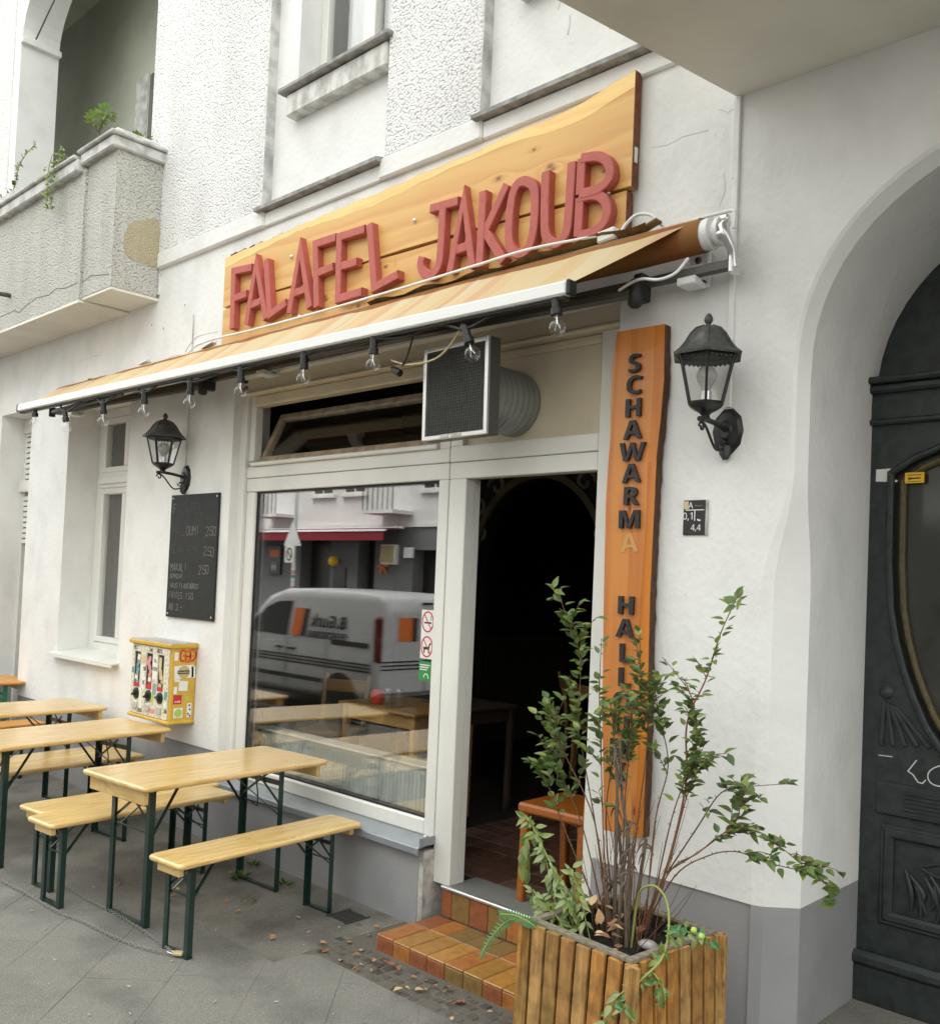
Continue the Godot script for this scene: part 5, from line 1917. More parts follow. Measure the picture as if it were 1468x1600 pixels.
# ------------------------------------------------------------------ awning
func build_awning() -> void:
	var s := thing("awning", "faded orange striped awning rolled half in over the shop window", "awning", Vector3(-5.2, 3.33, 0.0))
	var off := Transform3D(Basis.IDENTITY, -Vector3(-5.2, 3.33, 0.0))
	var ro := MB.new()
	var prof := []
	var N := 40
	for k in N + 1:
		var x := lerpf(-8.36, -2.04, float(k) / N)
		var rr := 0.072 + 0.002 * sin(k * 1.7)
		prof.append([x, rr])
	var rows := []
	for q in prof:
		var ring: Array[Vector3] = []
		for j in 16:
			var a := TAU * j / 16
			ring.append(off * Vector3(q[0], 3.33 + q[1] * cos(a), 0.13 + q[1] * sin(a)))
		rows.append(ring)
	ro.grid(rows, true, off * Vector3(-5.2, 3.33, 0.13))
	part(s, "roll", ro, M.awning_cloth_shaded, "cloth wound on the roller, coloured darker to stand for its shaded underside")
	# cloth from the roll to the front bar
	var cl := MB.new()
	rows = []
	for i in range(-3, 9):
		var v := i / 8.0
		var row: Array[Vector3] = []
		for k in 61:
			var u := k / 60.0
			var xa := lerpf(-8.34, -2.06, u)
			var xb := lerpf(-8.28, -2.45, u)
			var yb := lerpf(3.178, 3.117, u)
			var sag := -0.012 * sin(PI * v) * (1.0 + 0.4 * sin(u * 30.0)) + 0.004 * sin(u * 90.0) * sin(PI * v)
			if i < 0:
				var an := 0.42 * i
				row.append(off * Vector3(xa, 3.33 + 0.0765 * cos(an + 0.2), 0.13 + 0.0765 * sin(an + 0.2)))
				continue
			row.append(off * Vector3(lerpf(xa, xb, v), lerpf(3.405, yb, v) + sag, lerpf(0.145, 0.49, v)))
		rows.append(row)
	cl.grid(rows, false, off * Vector3(-5.2, 2.0, 0.3))
	part(s, "cloth", cl, M.awning_cloth, "striped yellow and orange cloth")
	var fb := MB.new()
	fb.xf = off
	fb.bar(Vector3(-8.29, 3.149, 0.505), Vector3(-2.455, 3.088, 0.505), 0.05, 0.06, 0.008)
	part(s, "front_bar", fb, M.white_bar, "white front bar")
	var lip := MB.new()
	lip.xf = off
	lip.bar(Vector3(-8.29, 3.112, 0.49), Vector3(-2.47, 3.051, 0.49), 0.035, 0.014, 0.003)
	part(s, "lower_lip", lip, M.dark_metal)
	var cap := MB.new()
	cap.xf = off
	cap.box(Vector3(-2.447, 3.088, 0.503), Vector3(0.02, 0.066, 0.058), 0.006)
	cap.box(Vector3(-8.297, 3.149, 0.503), Vector3(0.02, 0.066, 0.058), 0.006)
	part(s, "end_cap", cap, M.rubber)
	# square carrier tube on the wall
	var ca := MB.new()
	ca.xf = off
	ca.slab(-8.5, -1.93, 3.175, 3.215, 0.075, 0.115, 0.004)
	part(s, "carrier_tube", ca, M.grey_metal)
	for x in [-2.13, -5.3, -8.2]:
		var br := MB.new()
		br.xf = off
		br.slab(x - 0.05, x + 0.05, 3.15, 3.31, 0.0, 0.03, 0.006)
		br.slab(x - 0.045, x + 0.045, 3.14, 3.175, 0.03, 0.13, 0.005)
		br.slab(x - 0.045, x + 0.045, 3.155, 3.235, 0.028, 0.075, 0.005)
		var bo := part(s, "wall_bracket", br, M.white_bar)
		var sc := MB.new()
		sc.xf = off * Transform3D(Basis(Vector3.RIGHT, PI / 2), Vector3(x, 3.27, 0.03))
		sc.lathe([Vector2(0, 0.014), Vector2(0.012, 0.013), Vector2(0.016, 0.004), Vector2(0.016, 0.0)], 8, false)
		part(bo, "bolt", sc, M.grey_metal)
	# roller bearing at the right end
	var rb := MB.new()
	rb.xf = off * Transform3D(Basis(Vector3(0, 0, 1), -PI / 2), Vector3(-2.04, 3.33, 0.13))
	rb.lathe([Vector2(0.0, -0.01), Vector2(0.066, -0.01), Vector2(0.066, 0.035), Vector2(0.045, 0.04), Vector2(0.045, 0.055), Vector2(0.06, 0.06), Vector2(0.06, 0.078), Vector2(0.0, 0.08)], 20, false)
	part(s, "roller_end", rb, M.white_bar)
	var lv := MB.new()
	lv.xf = off
	lv.tube([Vector3(-1.95, 3.36, 0.13), Vector3(-1.945, 3.33, 0.165), Vector3(-1.93, 3.29, 0.16), Vector3(-1.925, 3.25, 0.12), Vector3(-1.925, 3.18, 0.105)], [0.024, 0.024, 0.02, 0.018, 0.022], 10)
	lv.box(Vector3(-1.925, 3.19, 0.095), Vector3(0.02, 0.08, 0.075), 0.006)
	for k in 3:
		lv.xf = off * Transform3D(Basis(Vector3(0, 0, 1), -PI / 2), Vector3(-1.962, 3.375 - 0.035 * k, 0.142 + 0.012 * k))
		lv.lathe([Vector2(0, 0.0), Vector2(0.018, 0.0), Vector2(0.018, 0.028), Vector2(0.01, 0.034), Vector2(0, 0.035)], 12, false)
	part(s, "bearing_arm", lv, M.alu)
	# folding arms
	for q in [[-2.36, -4.5, -2.95], [-5.95, -8.0, -6.5]]:
		var m := MB.new()
		m.xf = off
		m.bar(Vector3(q[0], 3.135, 0.17), Vector3(q[1], 3.115, 0.35), 0.032, 0.05, 0.012)
		part(s, "upper_arm", m, M.grey_metal)
		var f := MB.new()
		f.xf = off
		f.bar(Vector3(q[1], 3.112, 0.36), Vector3(q[2], 3.085, 0.475), 0.026, 0.04, 0.01)
		part(s, "forearm", f, M.grey_metal)
		var j := MB.new()
		j.xf = off * Transform3D(Basis.IDENTITY, Vector3(q[0], 3.085, 0.16))
		j.lathe([Vector2(0, -0.015), Vector2(0.02, -0.012), Vector2(0.032, 0.0), Vector2(0.032, 0.10), Vector2(0.02, 0.112), Vector2(0, 0.113)], 12)
		j.xf = off
		j.slab(q[0] - 0.025, q[0] + 0.025, 3.11, 3.23, 0.07, 0.15, 0.008)
		part(s, "shoulder", j, M.dark_metal)
		j = MB.new()
		j.xf = off * Transform3D(Basis.IDENTITY, Vector3(q[1], 3.075, 0.355))
		j.lathe([Vector2(0, 0.0), Vector2(0.026, 0.0), Vector2(0.026, 0.075), Vector2(0, 0.076)], 12, false)
		part(s, "elbow", j, M.dark_metal)
	# curled remains of the old cover
	var cv := MB.new()
	rows = []
	for k in 25:
		var u := k / 24.0
		var x := lerpf(-4.2, -2.33, u)
		var up := 0.014 * smoothstep(0.3, 1.0, u) + 0.006 * sin(k * 1.3)
		rows.append([off * Vector3(x, 3.40 + 0.3 * up, 0.085), off * Vector3(x, 3.408 + 0.6 * up, 0.13), off * Vector3(x + 0.01, 3.411 + 1.3 * up, 0.16), off * Vector3(x + 0.02, 3.412 + 1.9 * up, 0.175)])
	cv.grid(rows, false, off * Vector3(-3.5, 3.0, 0.1))
	part(s, "old_cover", cv, M.cover_cloth, "torn brown cover curling over the roll")
	for q in [[-2.34, 3.435, 0.12, 0.3], [-6.9, 3.43, 0.12, 0.1], [-7.75, 3.40, 0.13, -0.1], [-5.95, 3.425, 0.13, 0.2]]:
		var t := MB.new()
		t.xf = off
		t.box(Vector3(q[0], q[1], q[2]), Vector3(0.13, 0.012, 0.05), 0.003, Basis(Vector3(0, 0, 1), q[3]))
		part(s, "tape_scrap", t, M.cover_cloth if q[0] > -3 or q[0] < -7 else M.alu)


# ------------------------------------------------------------------ cables and bulbs
func build_lights() -> void:
	var wc := thing("power_cable", "white cable with inline box lying along the foot of the sign", "cable", Vector3(-2.53, 3.43, 0.13))
	var off := Transform3D(Basis.IDENTITY, -Vector3(-2.53, 3.43, 0.13))
	var a := MB.new()
	a.xf = off
	a.tube(curve3([Vector3(-6.1, 3.45, 0.14), Vector3(-5.85, 3.455, 0.15), Vector3(-5.3, 3.435, 0.17), Vector3(-4.6, 3.43, 0.18), Vector3(-3.9, 3.432, 0.19), Vector3(-3.3, 3.44, 0.20), Vector3(-2.95, 3.447, 0.20), Vector3(-2.58, 3.44, 0.16)], 6), 0.0075, 8)
	a.tube(curve3([Vector3(-2.48, 3.43, 0.13), Vector3(-2.46, 3.48, 0.11), Vector3(-2.41, 3.515, 0.1), Vector3(-2.34, 3.50, 0.09), Vector3(-2.28, 3.44, 0.09), Vector3(-2.20, 3.41, 0.09), Vector3(-2.12, 3.43, 0.08), Vector3(-2.0, 3.44, 0.06), Vector3(-1.95, 3.43, 0.06), Vector3(-1.95, 3.36, 0.06)], 6), 0.0075, 8)
	a.tube(curve3([Vector3(-2.08, 3.22, 0.2), Vector3(-2.085, 3.14, 0.28), Vector3(-2.15, 3.12, 0.3), Vector3(-2.25, 3.15, 0.27), Vector3(-2.34, 3.165, 0.22), Vector3(-2.42, 3.15, 0.2)], 6), 0.0065, 8)
	part(wc, "lead", a, M.white_plastic)
	var b := MB.new()
	b.xf = off
	b.box(Vector3(-2.535, 3.435, 0.14), Vector3(0.1, 0.055, 0.045), 0.008, Basis(Vector3(0, 0, 1), 0.1))
	b.tube([Vector3(-2.48, 3.43, 0.14), Vector3(-2.40, 3.425, 0.13)], 0.01, 8)
	part(wc, "inline_box", b, M.white_plastic)
	var t := thing("loose_wires", "thin grey wires tangled left of the sign's lower corner", "wires", Vector3(-6.1, 3.45, 0.06))
	var c := MB.new()
	for q in [[-6.4, 3.46, -6.2, 3.53, -5.95, 3.54], [-6.4, 3.43, -6.15, 3.47, -6.0, 3.42], [-6.75, 3.42, -6.5, 3.44, -6.2, 3.40], [-6.3, 3.44, -6.1, 3.41, -5.95, 3.47]]:
		c.tube(curve3([Vector3(q[0] + 6.1, q[1] - 3.45, 0.0), Vector3(q[2] + 6.1, q[3] - 3.45, 0.03), Vector3(q[4] + 6.1, q[5] - 3.45, 0.01)], 6), 0.004, 6)
	part(t, "wire", c, M.alu)
	# festoon of clear bulbs
	var f := thing("festoon_lights", "black festoon cable with clear unlit bulbs hanging under the awning bar", "string lights", Vector3(-5.3, 3.07, 0.5))
	var fo := Transform3D(Basis.IDENTITY, -Vector3(-5.3, 3.07, 0.5))
	var sock := [[-7.989, 3.115, 0.08], [-7.398, 3.022, 0.35], [-6.740, 3.022, 0.05], [-6.124, 3.033, 0.0], [-5.513, 3.033, -0.05], [-4.930, 3.042, 0.0], [-4.304, 3.045, 0.0], [-3.712, 3.047, 0.0], [-3.055, 2.998, 0.4], [-2.529, 3.05, 0.12]]
	var path := []
	for k in sock.size():
		var q: Array = sock[k]
		path.append(Vector3(q[0], q[1] + 0.012, 0.5))
		if k < sock.size() - 1:
			var n: Array = sock[k + 1]
			var barmid := lerpf(3.125, 3.06, (q[0] + 8.3) / 5.85)
			path.append(Vector3(lerpf(q[0], n[0], 0.35), barmid - (0.0 if k % 3 != 1 else 0.03), 0.48))
			path.append(Vector3(lerpf(q[0], n[0], 0.7), barmid - 0.004, 0.48))
	var cb := MB.new()
	cb.xf = fo
	cb.tube(curve3(path, 4), 0.0085, 7)
	part(f, "cable", cb, M.rubber)
	for q in sock:
		var bs := Basis(Vector3(0, 0, 1), q[2])
		var m := MB.new()
		m.xf = fo * Transform3D(bs, Vector3(q[0], q[1], 0.5))
		bs = bs * Basis.from_scale(Vector3.ONE * 1.22)
		m.xf = fo * Transform3D(bs, Vector3(q[0], q[1], 0.5))
		m.lathe([Vector2(0.0, -0.052), Vector2(0.021, -0.052), Vector2(0.021, -0.03), Vector2(0.016, -0.026), Vector2(0.016, 0.022), Vector2(0.01, 0.028), Vector2(0, 0.028)], 14, false)
		var so := part(f, "lamp_holder", m, M.rubber)
		var g := MB.new()
		g.xf = m.xf
		var pr := []
		for k in 11:
			var an := lerpf(0.0, PI * 0.86, k / 10.0)
			pr.append(Vector2(0.031 * sin(an), -0.098 - 0.031 * cos(an)))
		pr.append(Vector2(0.013, -0.052))
		g.lathe(pr, 18)
		part(so, "bulb_glass", g, M.smoke_glass_clear if M.has("smoke_glass_clear") else M.glass)
		var fi := MB.new()
		fi.xf = m.xf
		fi.tube([Vector3(0, -0.052, 0), Vector3(0, -0.085, 0)], 0.004, 6)
		fi.tube([Vector3(-0.012, -0.104, 0), Vector3(-0.004, -0.085, 0), Vector3(0.004, -0.085, 0), Vector3(0.012, -0.104, 0)], 0.0014, 5)
		part(so, "filament", fi, M.alu)
	# spare plug hanging loose
	var pl := thing("loose_plug", "black plug hanging from the awning on a thin cable", "plug", Vector3(-3.62, 2.9, 0.42))
	var pm := MB.new()
	pm.xf = Transform3D(Basis(Vector3(0, 0, 1), 1.1), Vector3.ZERO)
	pm.lathe([Vector2(0, -0.035), Vector2(0.018, -0.035), Vector2(0.02, 0.0), Vector2(0.016, 0.03), Vector2(0.008, 0.045), Vector2(0, 0.045)], 12)
	part(pl, "plug", pm, M.rubber)
	var pc := MB.new()
	pc.tube(curve3([Vector3(0.04, 0.02, 0), Vector3(0.1, 0.06, 0.02), Vector3(0.17, 0.18, 0.04)], 5), 0.005, 6)
	part(pl, "lead", pc, M.rubber)
	var pw := MB.new()
	pw.tube(curve3([Vector3(-0.04, 0.06, 0.0), Vector3(0.1, 0.02, 0.0), Vector3(0.3, 0.03, 0.0), Vector3(0.45, 0.12, 0.02), Vector3(0.53, 0.22, 0.05)], 6), 0.005, 6)
	part(pl, "thin_lead", pw, M.tan)


# ------------------------------------------------------------------ extractor
func build_extractor() -> void:
	var e := thing("extractor_box", "square metal extractor filter on a corrugated duct over the door", "extractor", Vector3(-3.25, 2.78, FR - 0.03))
	var z0 := -(FR - 0.03)
	var d := MB.new()
	d.xf = Transform3D(Basis(Vector3.RIGHT, PI / 2), Vector3(-0.02, 0, 0))
	var pr := []
	for k in 60:
		var y := 0.003 + 0.355 * k / 59.0
		pr.append(Vector2(0.165 + 0.005 * absf(sin(k * 0.45)), y))
	d.lathe(pr, 40)
	part(e, "duct", d, M.zinc, "corrugated metal duct")
	var bs := Basis(Vector3.UP, -0.05) * Basis(Vector3.RIGHT, 0.02)
	var at := Vector3(-0.045, 0.005, z0 + 0.28)
	var b := MB.new()
	b.xf = Transform3D(bs, at)
	b.slab(-0.235, 0.235, -0.235, 0.235, -0.045, 0.03, 0.004)
	part(e, "housing", b, M.grey_metal)
	var fr := MB.new()
	fr.xf = b.xf
	fr.stroke(pv([-0.224, -0.224, 0.224, -0.224, 0.224, 0.224, -0.224, 0.224]), 0.022, 0.028, 0.044, true, 0.003)
	part(e, "filter_frame", fr, M.alu)
	var bk := MB.new()
	bk.xf = b.xf
	bk.slab(-0.21, 0.21, -0.21, 0.21, 0.028, 0.031)
	part(e, "filter", bk, M.dark_metal)
	var ms := MB.new()
	ms.xf = b.xf
	for k in 27:
		var t := -0.2 + 0.4 * k / 26.0
		ms.slab(t - 0.0016, t + 0.0016, -0.208, 0.208, 0.034, 0.037)
	for k in 27:
		var t := -0.2 + 0.4 * k / 26.0
		ms.slab(-0.208, 0.208, t - 0.0016, t + 0.0016, 0.0315, 0.0335)
	part(e, "wire_mesh", ms, M.iron_worn)
	var hd := MB.new()
	hd.xf = b.xf
	hd.slab(-0.09, -0.03, -0.231, -0.213, 0.0445, 0.047, 0.001)
	hd.slab(-0.01, 0.06, -0.231, -0.213, 0.0445, 0.047, 0.001)
	part(e, "filter_label", hd, M.dirty_white)


# ------------------------------------------------------------------ wall lanterns
func build_lanterns() -> void:
	var l := thing("wall_lantern", "large black six-sided wall lantern right of the upright plank", "lantern", Vector3(-1.978, 2.52, 0.0), 0.0, "black wall lanterns beside the shopfront")
	var C := Vector3(0, 0, 0.19)
	var p := MB.new()
	p.xf = Transform3D(Basis(Vector3.RIGHT, PI / 2) * Basis.from_scale(Vector3(0.8, 1, 1.12)), Vector3(0, 0, 0))
	var rp := []
	for q in [[0.0, 0.03], [0.03, 0.03], [0.04, 0.022], [0.07, 0.018], [0.085, 0.008], [0.09, 0.0]]:
		rp.append(Vector2(q[0], q[1]))
	rp.reverse()
	p.lathe(rp, 10, false)
	p.xf = Transform3D.IDENTITY
	p.tube([Vector3(0, -0.07, 0.012), Vector3(0, -0.1, 0.02), Vector3(0, -0.12, 0.014)], [0.03, 0.024, 0.012], 10)
	part(l, "wall_plate", p, M.iron_black)
	var a := MB.new()
	a.tube(curve3([Vector3(0, 0.0, 0.01), Vector3(0, 0.012, 0.06), Vector3(0, 0.02, 0.13), Vector3(0, 0.022, 0.2), Vector3(0, 0.018, 0.235)], 5), 0.011, 10)
	var sw := []
	for k in 40:
		var t := k / 39.0
		sw.append(Vector3(0, -0.075 + 0.085 * smoothstep(0.25, 0.9, t) - 0.02 * sin(t * PI), 0.03 + 0.19 * t))
	a.tube(sw, 0.0055, 8)
	for q in [[0.215, -0.012, 1.0], [0.045, -0.045, -1.0]]:
		var sp := []
		for k in 18:
			var an := 0.4 * k
			var rr := 0.022 * (1.0 - k / 22.0)
			sp.append(Vector3(0, q[1] + rr * sin(an * q[2]), q[0] + rr * cos(an)))
		a.tube(sp, 0.0048, 7)
	part(l, "arm", a, M.iron_black)
	var b := MB.new()
	b.xf = Transform3D(Basis.IDENTITY, C)
	b.lathe([Vector2(0.0, 0.012), Vector2(0.026, 0.018), Vector2(0.018, 0.038), Vector2(0.03, 0.05), Vector2(0.052, 0.062), Vector2(0.075, 0.078), Vector2(0.078, 0.09), Vector2(0.0, 0.09)], 6, false)
	part(l, "base", b, M.iron_black)
	var cg := MB.new()
	cg.xf = b.xf
	for k in 6:
		var t := TAU * k / 6
		var d := Vector3(cos(t), 0, sin(t))
		cg.bar(d * 0.073 + Vector3(0, 0.085, 0), d * 0.122 + Vector3(0, 0.285, 0), 0.011, 0.011, 0.002, d)
	# scalloped apron under the roof
	for k in 6:
		var t := TAU * (k + 0.5) / 6
		for j in 5:
			cg.xf = b.xf * Transform3D(Basis(Vector3.UP, -t + PI / 2), Vector3.ZERO)
			cg.prism(PackedVector2Array([Vector2(-0.052 + 0.021 * j, 0.285), Vector2(-0.052 + 0.021 * j, 0.266), Vector2(-0.0415 + 0.021 * j, 0.258), Vector2(-0.031 + 0.021 * j, 0.266), Vector2(-0.031 + 0.021 * j, 0.285)]), 0.1055, 0.1085)
	part(l, "cage", cg, M.iron_black)
	for k in 6:
		var t0 := TAU * k / 6
		var t1 := TAU * (k + 1) / 6
		var d0 := Vector3(cos(t0), 0, sin(t0))
		var d1 := Vector3(cos(t1), 0, sin(t1))
		var g := MB.new()
		g.xf = b.xf
		g.quad(d0 * 0.071 + Vector3(0, 0.088, 0), d1 * 0.071 + Vector3(0, 0.088, 0), d1 * 0.119 + Vector3(0, 0.283, 0), d0 * 0.119 + Vector3(0, 0.283, 0), d0 + d1)
		part(l, "pane", g, M.smoke_glass)
	var r := MB.new()
	r.xf = b.xf
	r.lathe([Vector2(0.125, 0.283), Vector2(0.152, 0.272), Vector2(0.154, 0.280), Vector2(0.128, 0.298), Vector2(0.104, 0.325), Vector2(0.082, 0.362), Vector2(0.058, 0.388), Vector2(0.03, 0.402), Vector2(0.012, 0.406)], 6, false)
	for k in 6:
		var t := TAU * k / 6
		var d := Vector3(cos(t), 0, sin(t))
		r.tube([d * 0.150 + Vector3(0, 0.279, 0), d * 0.126 + Vector3(0, 0.30, 0), d * 0.103 + Vector3(0, 0.328, 0), d * 0.081 + Vector3(0, 0.365, 0), d * 0.056 + Vector3(0, 0.391, 0), d * 0.02 + Vector3(0, 0.406, 0)], 0.0035, 6)
	part(l, "roof", r, M.iron_worn, "pewter-worn bell roof")
	var fi := MB.new()
	fi.xf = b.xf
	fi.lathe([Vector2(0.014, 0.404), Vector2(0.01, 0.412), Vector2(0.018, 0.424), Vector2(0.018, 0.436), Vector2(0.009, 0.452), Vector2(0.0, 0.458)], 12)
	part(l, "finial", fi, M.iron_worn)
	var bu := MB.new()
	bu.xf = b.xf
	bu.lathe([Vector2(0.017, 0.135), Vector2(0.02, 0.15), Vector2(0.04, 0.185), Vector2(0.042, 0.205), Vector2(0.03, 0.232), Vector2(0.0, 0.242)], 16)
	part(l, "bulb", bu, M.white_plastic_dim if M.has("white_plastic_dim") else M.dirty_white)
	var so := MB.new()
	so.xf = b.xf
	so.lathe([Vector2(0.022, 0.09), Vector2(0.022, 0.135), Vector2(0.0, 0.136)], 16, false)
	part(l, "socket", so, M.alu)
	copy(l, Vector3(-6.40, 2.525, 0.0), 0.0, "black six-sided wall lantern above the chalkboard")


# ------------------------------------------------------------------ stroke lettering for hand writing
const GLYPH := {"A": "00 26 40|12 32", "B": "00 06 36 45 44 33 03|33 42 41 30 00", "C": "45 36 16 05 01 10 30 41", "D": "00 06 26 44 42 20 00", "E": "40 00 06 46|03 33", "F": "00 06 46|03 33", "G": "45 36 16 05 01 10 30 41 43 23", "H": "00 06|40 46|03 43", "I": "20 26", "K": "00 06|46 03 40", "L": "06 00 40", "M": "00 06 23 46 40", "N": "00 06 40 46", "O": "10 01 05 16 36 45 41 30 10", "R": "00 06 36 45 44 33 03|23 40", "S": "45 36 16 05 04 13 33 42 41 30 10 01", "T": "20 26|06 46", "U": "06 01 10 30 41 46", "W": "06 10 24 30 46", "Z": "06 46 00 40", "2": "05 16 36 45 44 00 40", "5": "46 06 03 33 42 41 30 10 01", "0": "10 01 05 16 36 45 41 30 10", "3": "05 16 36 45 44 33 42 41 30 10 01", "4": "30 36 02 42", ",": "11 0-1", "-": "03 43", ".": "10 11", "1": "05 26 20"}


func scribble(b: MB, text: String, at: Vector2, h: float, z: float, w: float, r: RandomNumberGenerator, adv := 0.82, wob := 0.25) -> void:
	var x := at.x
	for ch in text:
		if GLYPH.has(ch):
			var j := Vector2(r.randf_range(-0.03, 0.03), r.randf_range(-0.06, 0.06)) * h
			for pl in GLYPH[ch].split("|"):
				var p := PackedVector2Array()
				for t in pl.split(" "):
					var gx := float(t.substr(0, 1))
					var gy := float(t.substr(1))
					p.append(Vector2(x, at.y) + j + Vector2(gx / 4.0 * 0.56 * h, gy / 6.0 * h) + Vector2(r.randf_range(-1, 1), r.randf_range(-1, 1)) * h * 0.06 * wob * 2.0)
				b.stroke(p, w, z, z + 0.0012)
		x += h * adv * (0.6 if ch in ",.I1" else 1.0)


func build_small_signs() -> void:
	# chalkboard
	var c := thing("chalkboard", "tall black chalk menu board screwed under the small lantern", "chalkboard", Vector3(-6.23, 1.945, 0.0))
	var b := MB.new()
	b.box(Vector3(0, 0, 0.012), Vector3(0.66, 0.91, 0.016), 0.002)
	part(c, "board", b, M.chalkboard)
	var r := RandomNumberGenerator.new()
	r.seed = 31
	var W := MB.new()
	var F := MB.new()
	var z := 0.0202
	scribble(F, "FALAFEL", Vector2(-0.28, 0.315), 0.07, z, 0.006, r, 0.86)
	scribble(W, "F", Vector2(-0.29, 0.315), 0.07, z + 0.0004, 0.004, r)
	F.stroke(pv([0.25, 0.36, 0.29, 0.36]), 0.004, z, z + 0.001)
	scribble(F, "HALL", Vector2(-0.28, 0.155), 0.065, z, 0.006, r, 0.72)
	scribble(W, "OUMI", Vector2(-0.09, 0.155), 0.065, z, 0.0045, r, 0.72)
	scribble(W, "2.50", Vector2(0.18, 0.15), 0.062, z, 0.004, r, 0.62)
	scribble(F, "SCHAWARMA", Vector2(-0.29, 0.02), 0.062, z, 0.0055, r, 0.70)
	scribble(W, "2.50", Vector2(0.165, 0.005), 0.062, z, 0.004, r, 0.62)
	scribble(W, "MAKALI", Vector2(-0.29, -0.11), 0.055, z, 0.004, r, 0.72)
	scribble(W, "2.50", Vector2(0.11, -0.125), 0.06, z, 0.004, r, 0.62)
	scribble(W, "GEMISCHT", Vector2(-0.29, -0.165), 0.03, z, 0.0032, r, 0.8)
	scribble(W, "HAUS FLADENBROT", Vector2(-0.28, -0.235), 0.035, z, 0.0034, r, 0.78)
	scribble(W, "FRITES 1.50", Vector2(-0.29, -0.315), 0.045, z, 0.0034, r, 0.8)
	scribble(W, "AB 2.-", Vector2(-0.29, -0.40), 0.045, z, 0.004, r, 0.8)
	part(c, "chalk_writing", W, M.chalk)
	part(c, "faded_chalk", F, M.chalk_faint)
	for q in [[-0.305, 0.43], [0.305, 0.43], [-0.305, -0.43], [0.305, -0.43]]:
		var s := MB.new()
		s.xf = Transform3D(Basis(Vector3.RIGHT, PI / 2), Vector3(q[0], q[1], 0.02))
		s.lathe([Vector2(0, 0.004), Vector2(0.005, 0.003), Vector2(0.007, 0.0)], 8)
		part(c, "screw", s, M.alu)
	# hydrant plate
	var h := thing("hydrant_plate", "small black and white water hydrant plate on the wall under the large lantern", "sign", Vector3(-2.115, 2.159, 0.0))
	var p := MB.new()
	p.box(Vector3(-0.004, 0, 0.006), Vector3(0.108, 0.15, 0.008), 0.003)
	part(h, "plate", p, M.letter_black)
	var wb := MB.new()
	wb.box(Vector3(0.054, 0, 0.005), Vector3(0.012, 0.15, 0.008), 0.002)
	part(h, "edge", wb, M.dirty_white)
	var tx := MB.new()
	tx.slab(-0.045, 0.043, 0.030, 0.034, 0.010, 0.0112)
	tx.slab(-0.003, 0.001, -0.014, 0.030, 0.010, 0.0112)
	part(h, "rule", tx, M.white_plastic)
	var yl := MB.new()
	yl.slab(-0.054, -0.033, 0.036, 0.07, 0.010, 0.0113)
	part(h, "patch", yl, M.tan)
	words(h, "lettering", "A", 0.026, 0.0012, M.white_plastic, Vector3(-0.022, 0.052, 0.0106))
	words(h, "lettering", "Wasser", 0.008, 0.0012, M.chalk, Vector3(0.018, 0.05, 0.0106))
	words(h, "lettering", "0,1", 0.03, 0.0012, M.white_plastic, Vector3(-0.032, 0.006, 0.0106))
	words(h, "lettering", "4,4", 0.026, 0.0012, M.white_plastic, Vector3(0.006, -0.044, 0.0106))
	var ch := MB.new()
	ch.stroke(pv([0.012, -0.008, 0.02, -0.013, 0.028, -0.012]), 0.006, 0.010, 0.0112)
	part(h, "scratch", ch, M.white_plastic)
	# prohibition stickers on the pane
	var n := thing("no_smoking_sticker", "white sticker with red rings, no smoking above no dogs, on the shop pane", "sticker", Vector3(-3.862, 1.54, FR - 0.024))
	var w := MB.new()
	w.slab(-0.052, 0.052, -0.14, 0.135, 0.0, 0.0012)
	part(n, "backing", w, M.white_plastic)
	var rd := MB.new()
	for cy in [0.068, -0.072]:
		var ring := PackedVector2Array()
		for k in 28:
			ring.append(Vector2(0.044 * cos(TAU * k / 28), cy + 0.056 * sin(TAU * k / 28)))
		rd.stroke(ring, 0.008, 0.0012, 0.0022, true)
		rd.stroke(pv([-0.028, cy + 0.04, 0.028, cy - 0.04]), 0.006, 0.0012, 0.0024)
	part(n, "red_ring", rd, M.red_ink)
	var bl := MB.new()
	bl.slab(-0.028, 0.03, 0.058, 0.067, 0.0012, 0.0019)
	bl.stroke(chaikin(pv([0.02, 0.075, 0.03, 0.085, 0.018, 0.092, 0.03, 0.1]), false, 2), 0.003, 0.0012, 0.0019)
	bl.prism(PackedVector2Array([Vector2(-0.028, -0.075), Vector2(0.012, -0.072), Vector2(0.02, -0.055), Vector2(0.026, -0.047), Vector2(0.034, -0.056), Vector2(0.024, -0.066), Vector2(0.02, -0.085), Vector2(0.02, -0.108), Vector2(0.012, -0.108), Vector2(0.010, -0.088), Vector2(-0.014, -0.088), Vector2(-0.016, -0.108), Vector2(-0.024, -0.108), Vector2(-0.024, -0.09), Vector2(-0.034, -0.062)]), 0.0012, 0.0019)
	part(n, "pictogram", bl, M.ink)
	var gs := thing("green_sticker", "small green sticker under the no dogs sign on the pane", "sticker", Vector3(-3.868, 1.335, FR - 0.024))
	var g := MB.new()
	g.slab(-0.05, 0.05, -0.06, 0.05, 0.0, 0.0012)
	part(gs, "backing", g, M.green_sticker)
	var g2 := MB.new()
	for k in 3:
		g2.slab(-0.042, 0.04 - 0.012 * k, 0.026 - 0.013 * k, 0.032 - 0.013 * k, 0.0012, 0.0019)
	g2.stroke(chaikin(pv([-0.01, -0.04, 0.0, -0.02, 0.02, -0.02, 0.03, -0.045]), false, 2), 0.006, 0.0012, 0.0019)
	part(gs, "print", g2, M.paper)


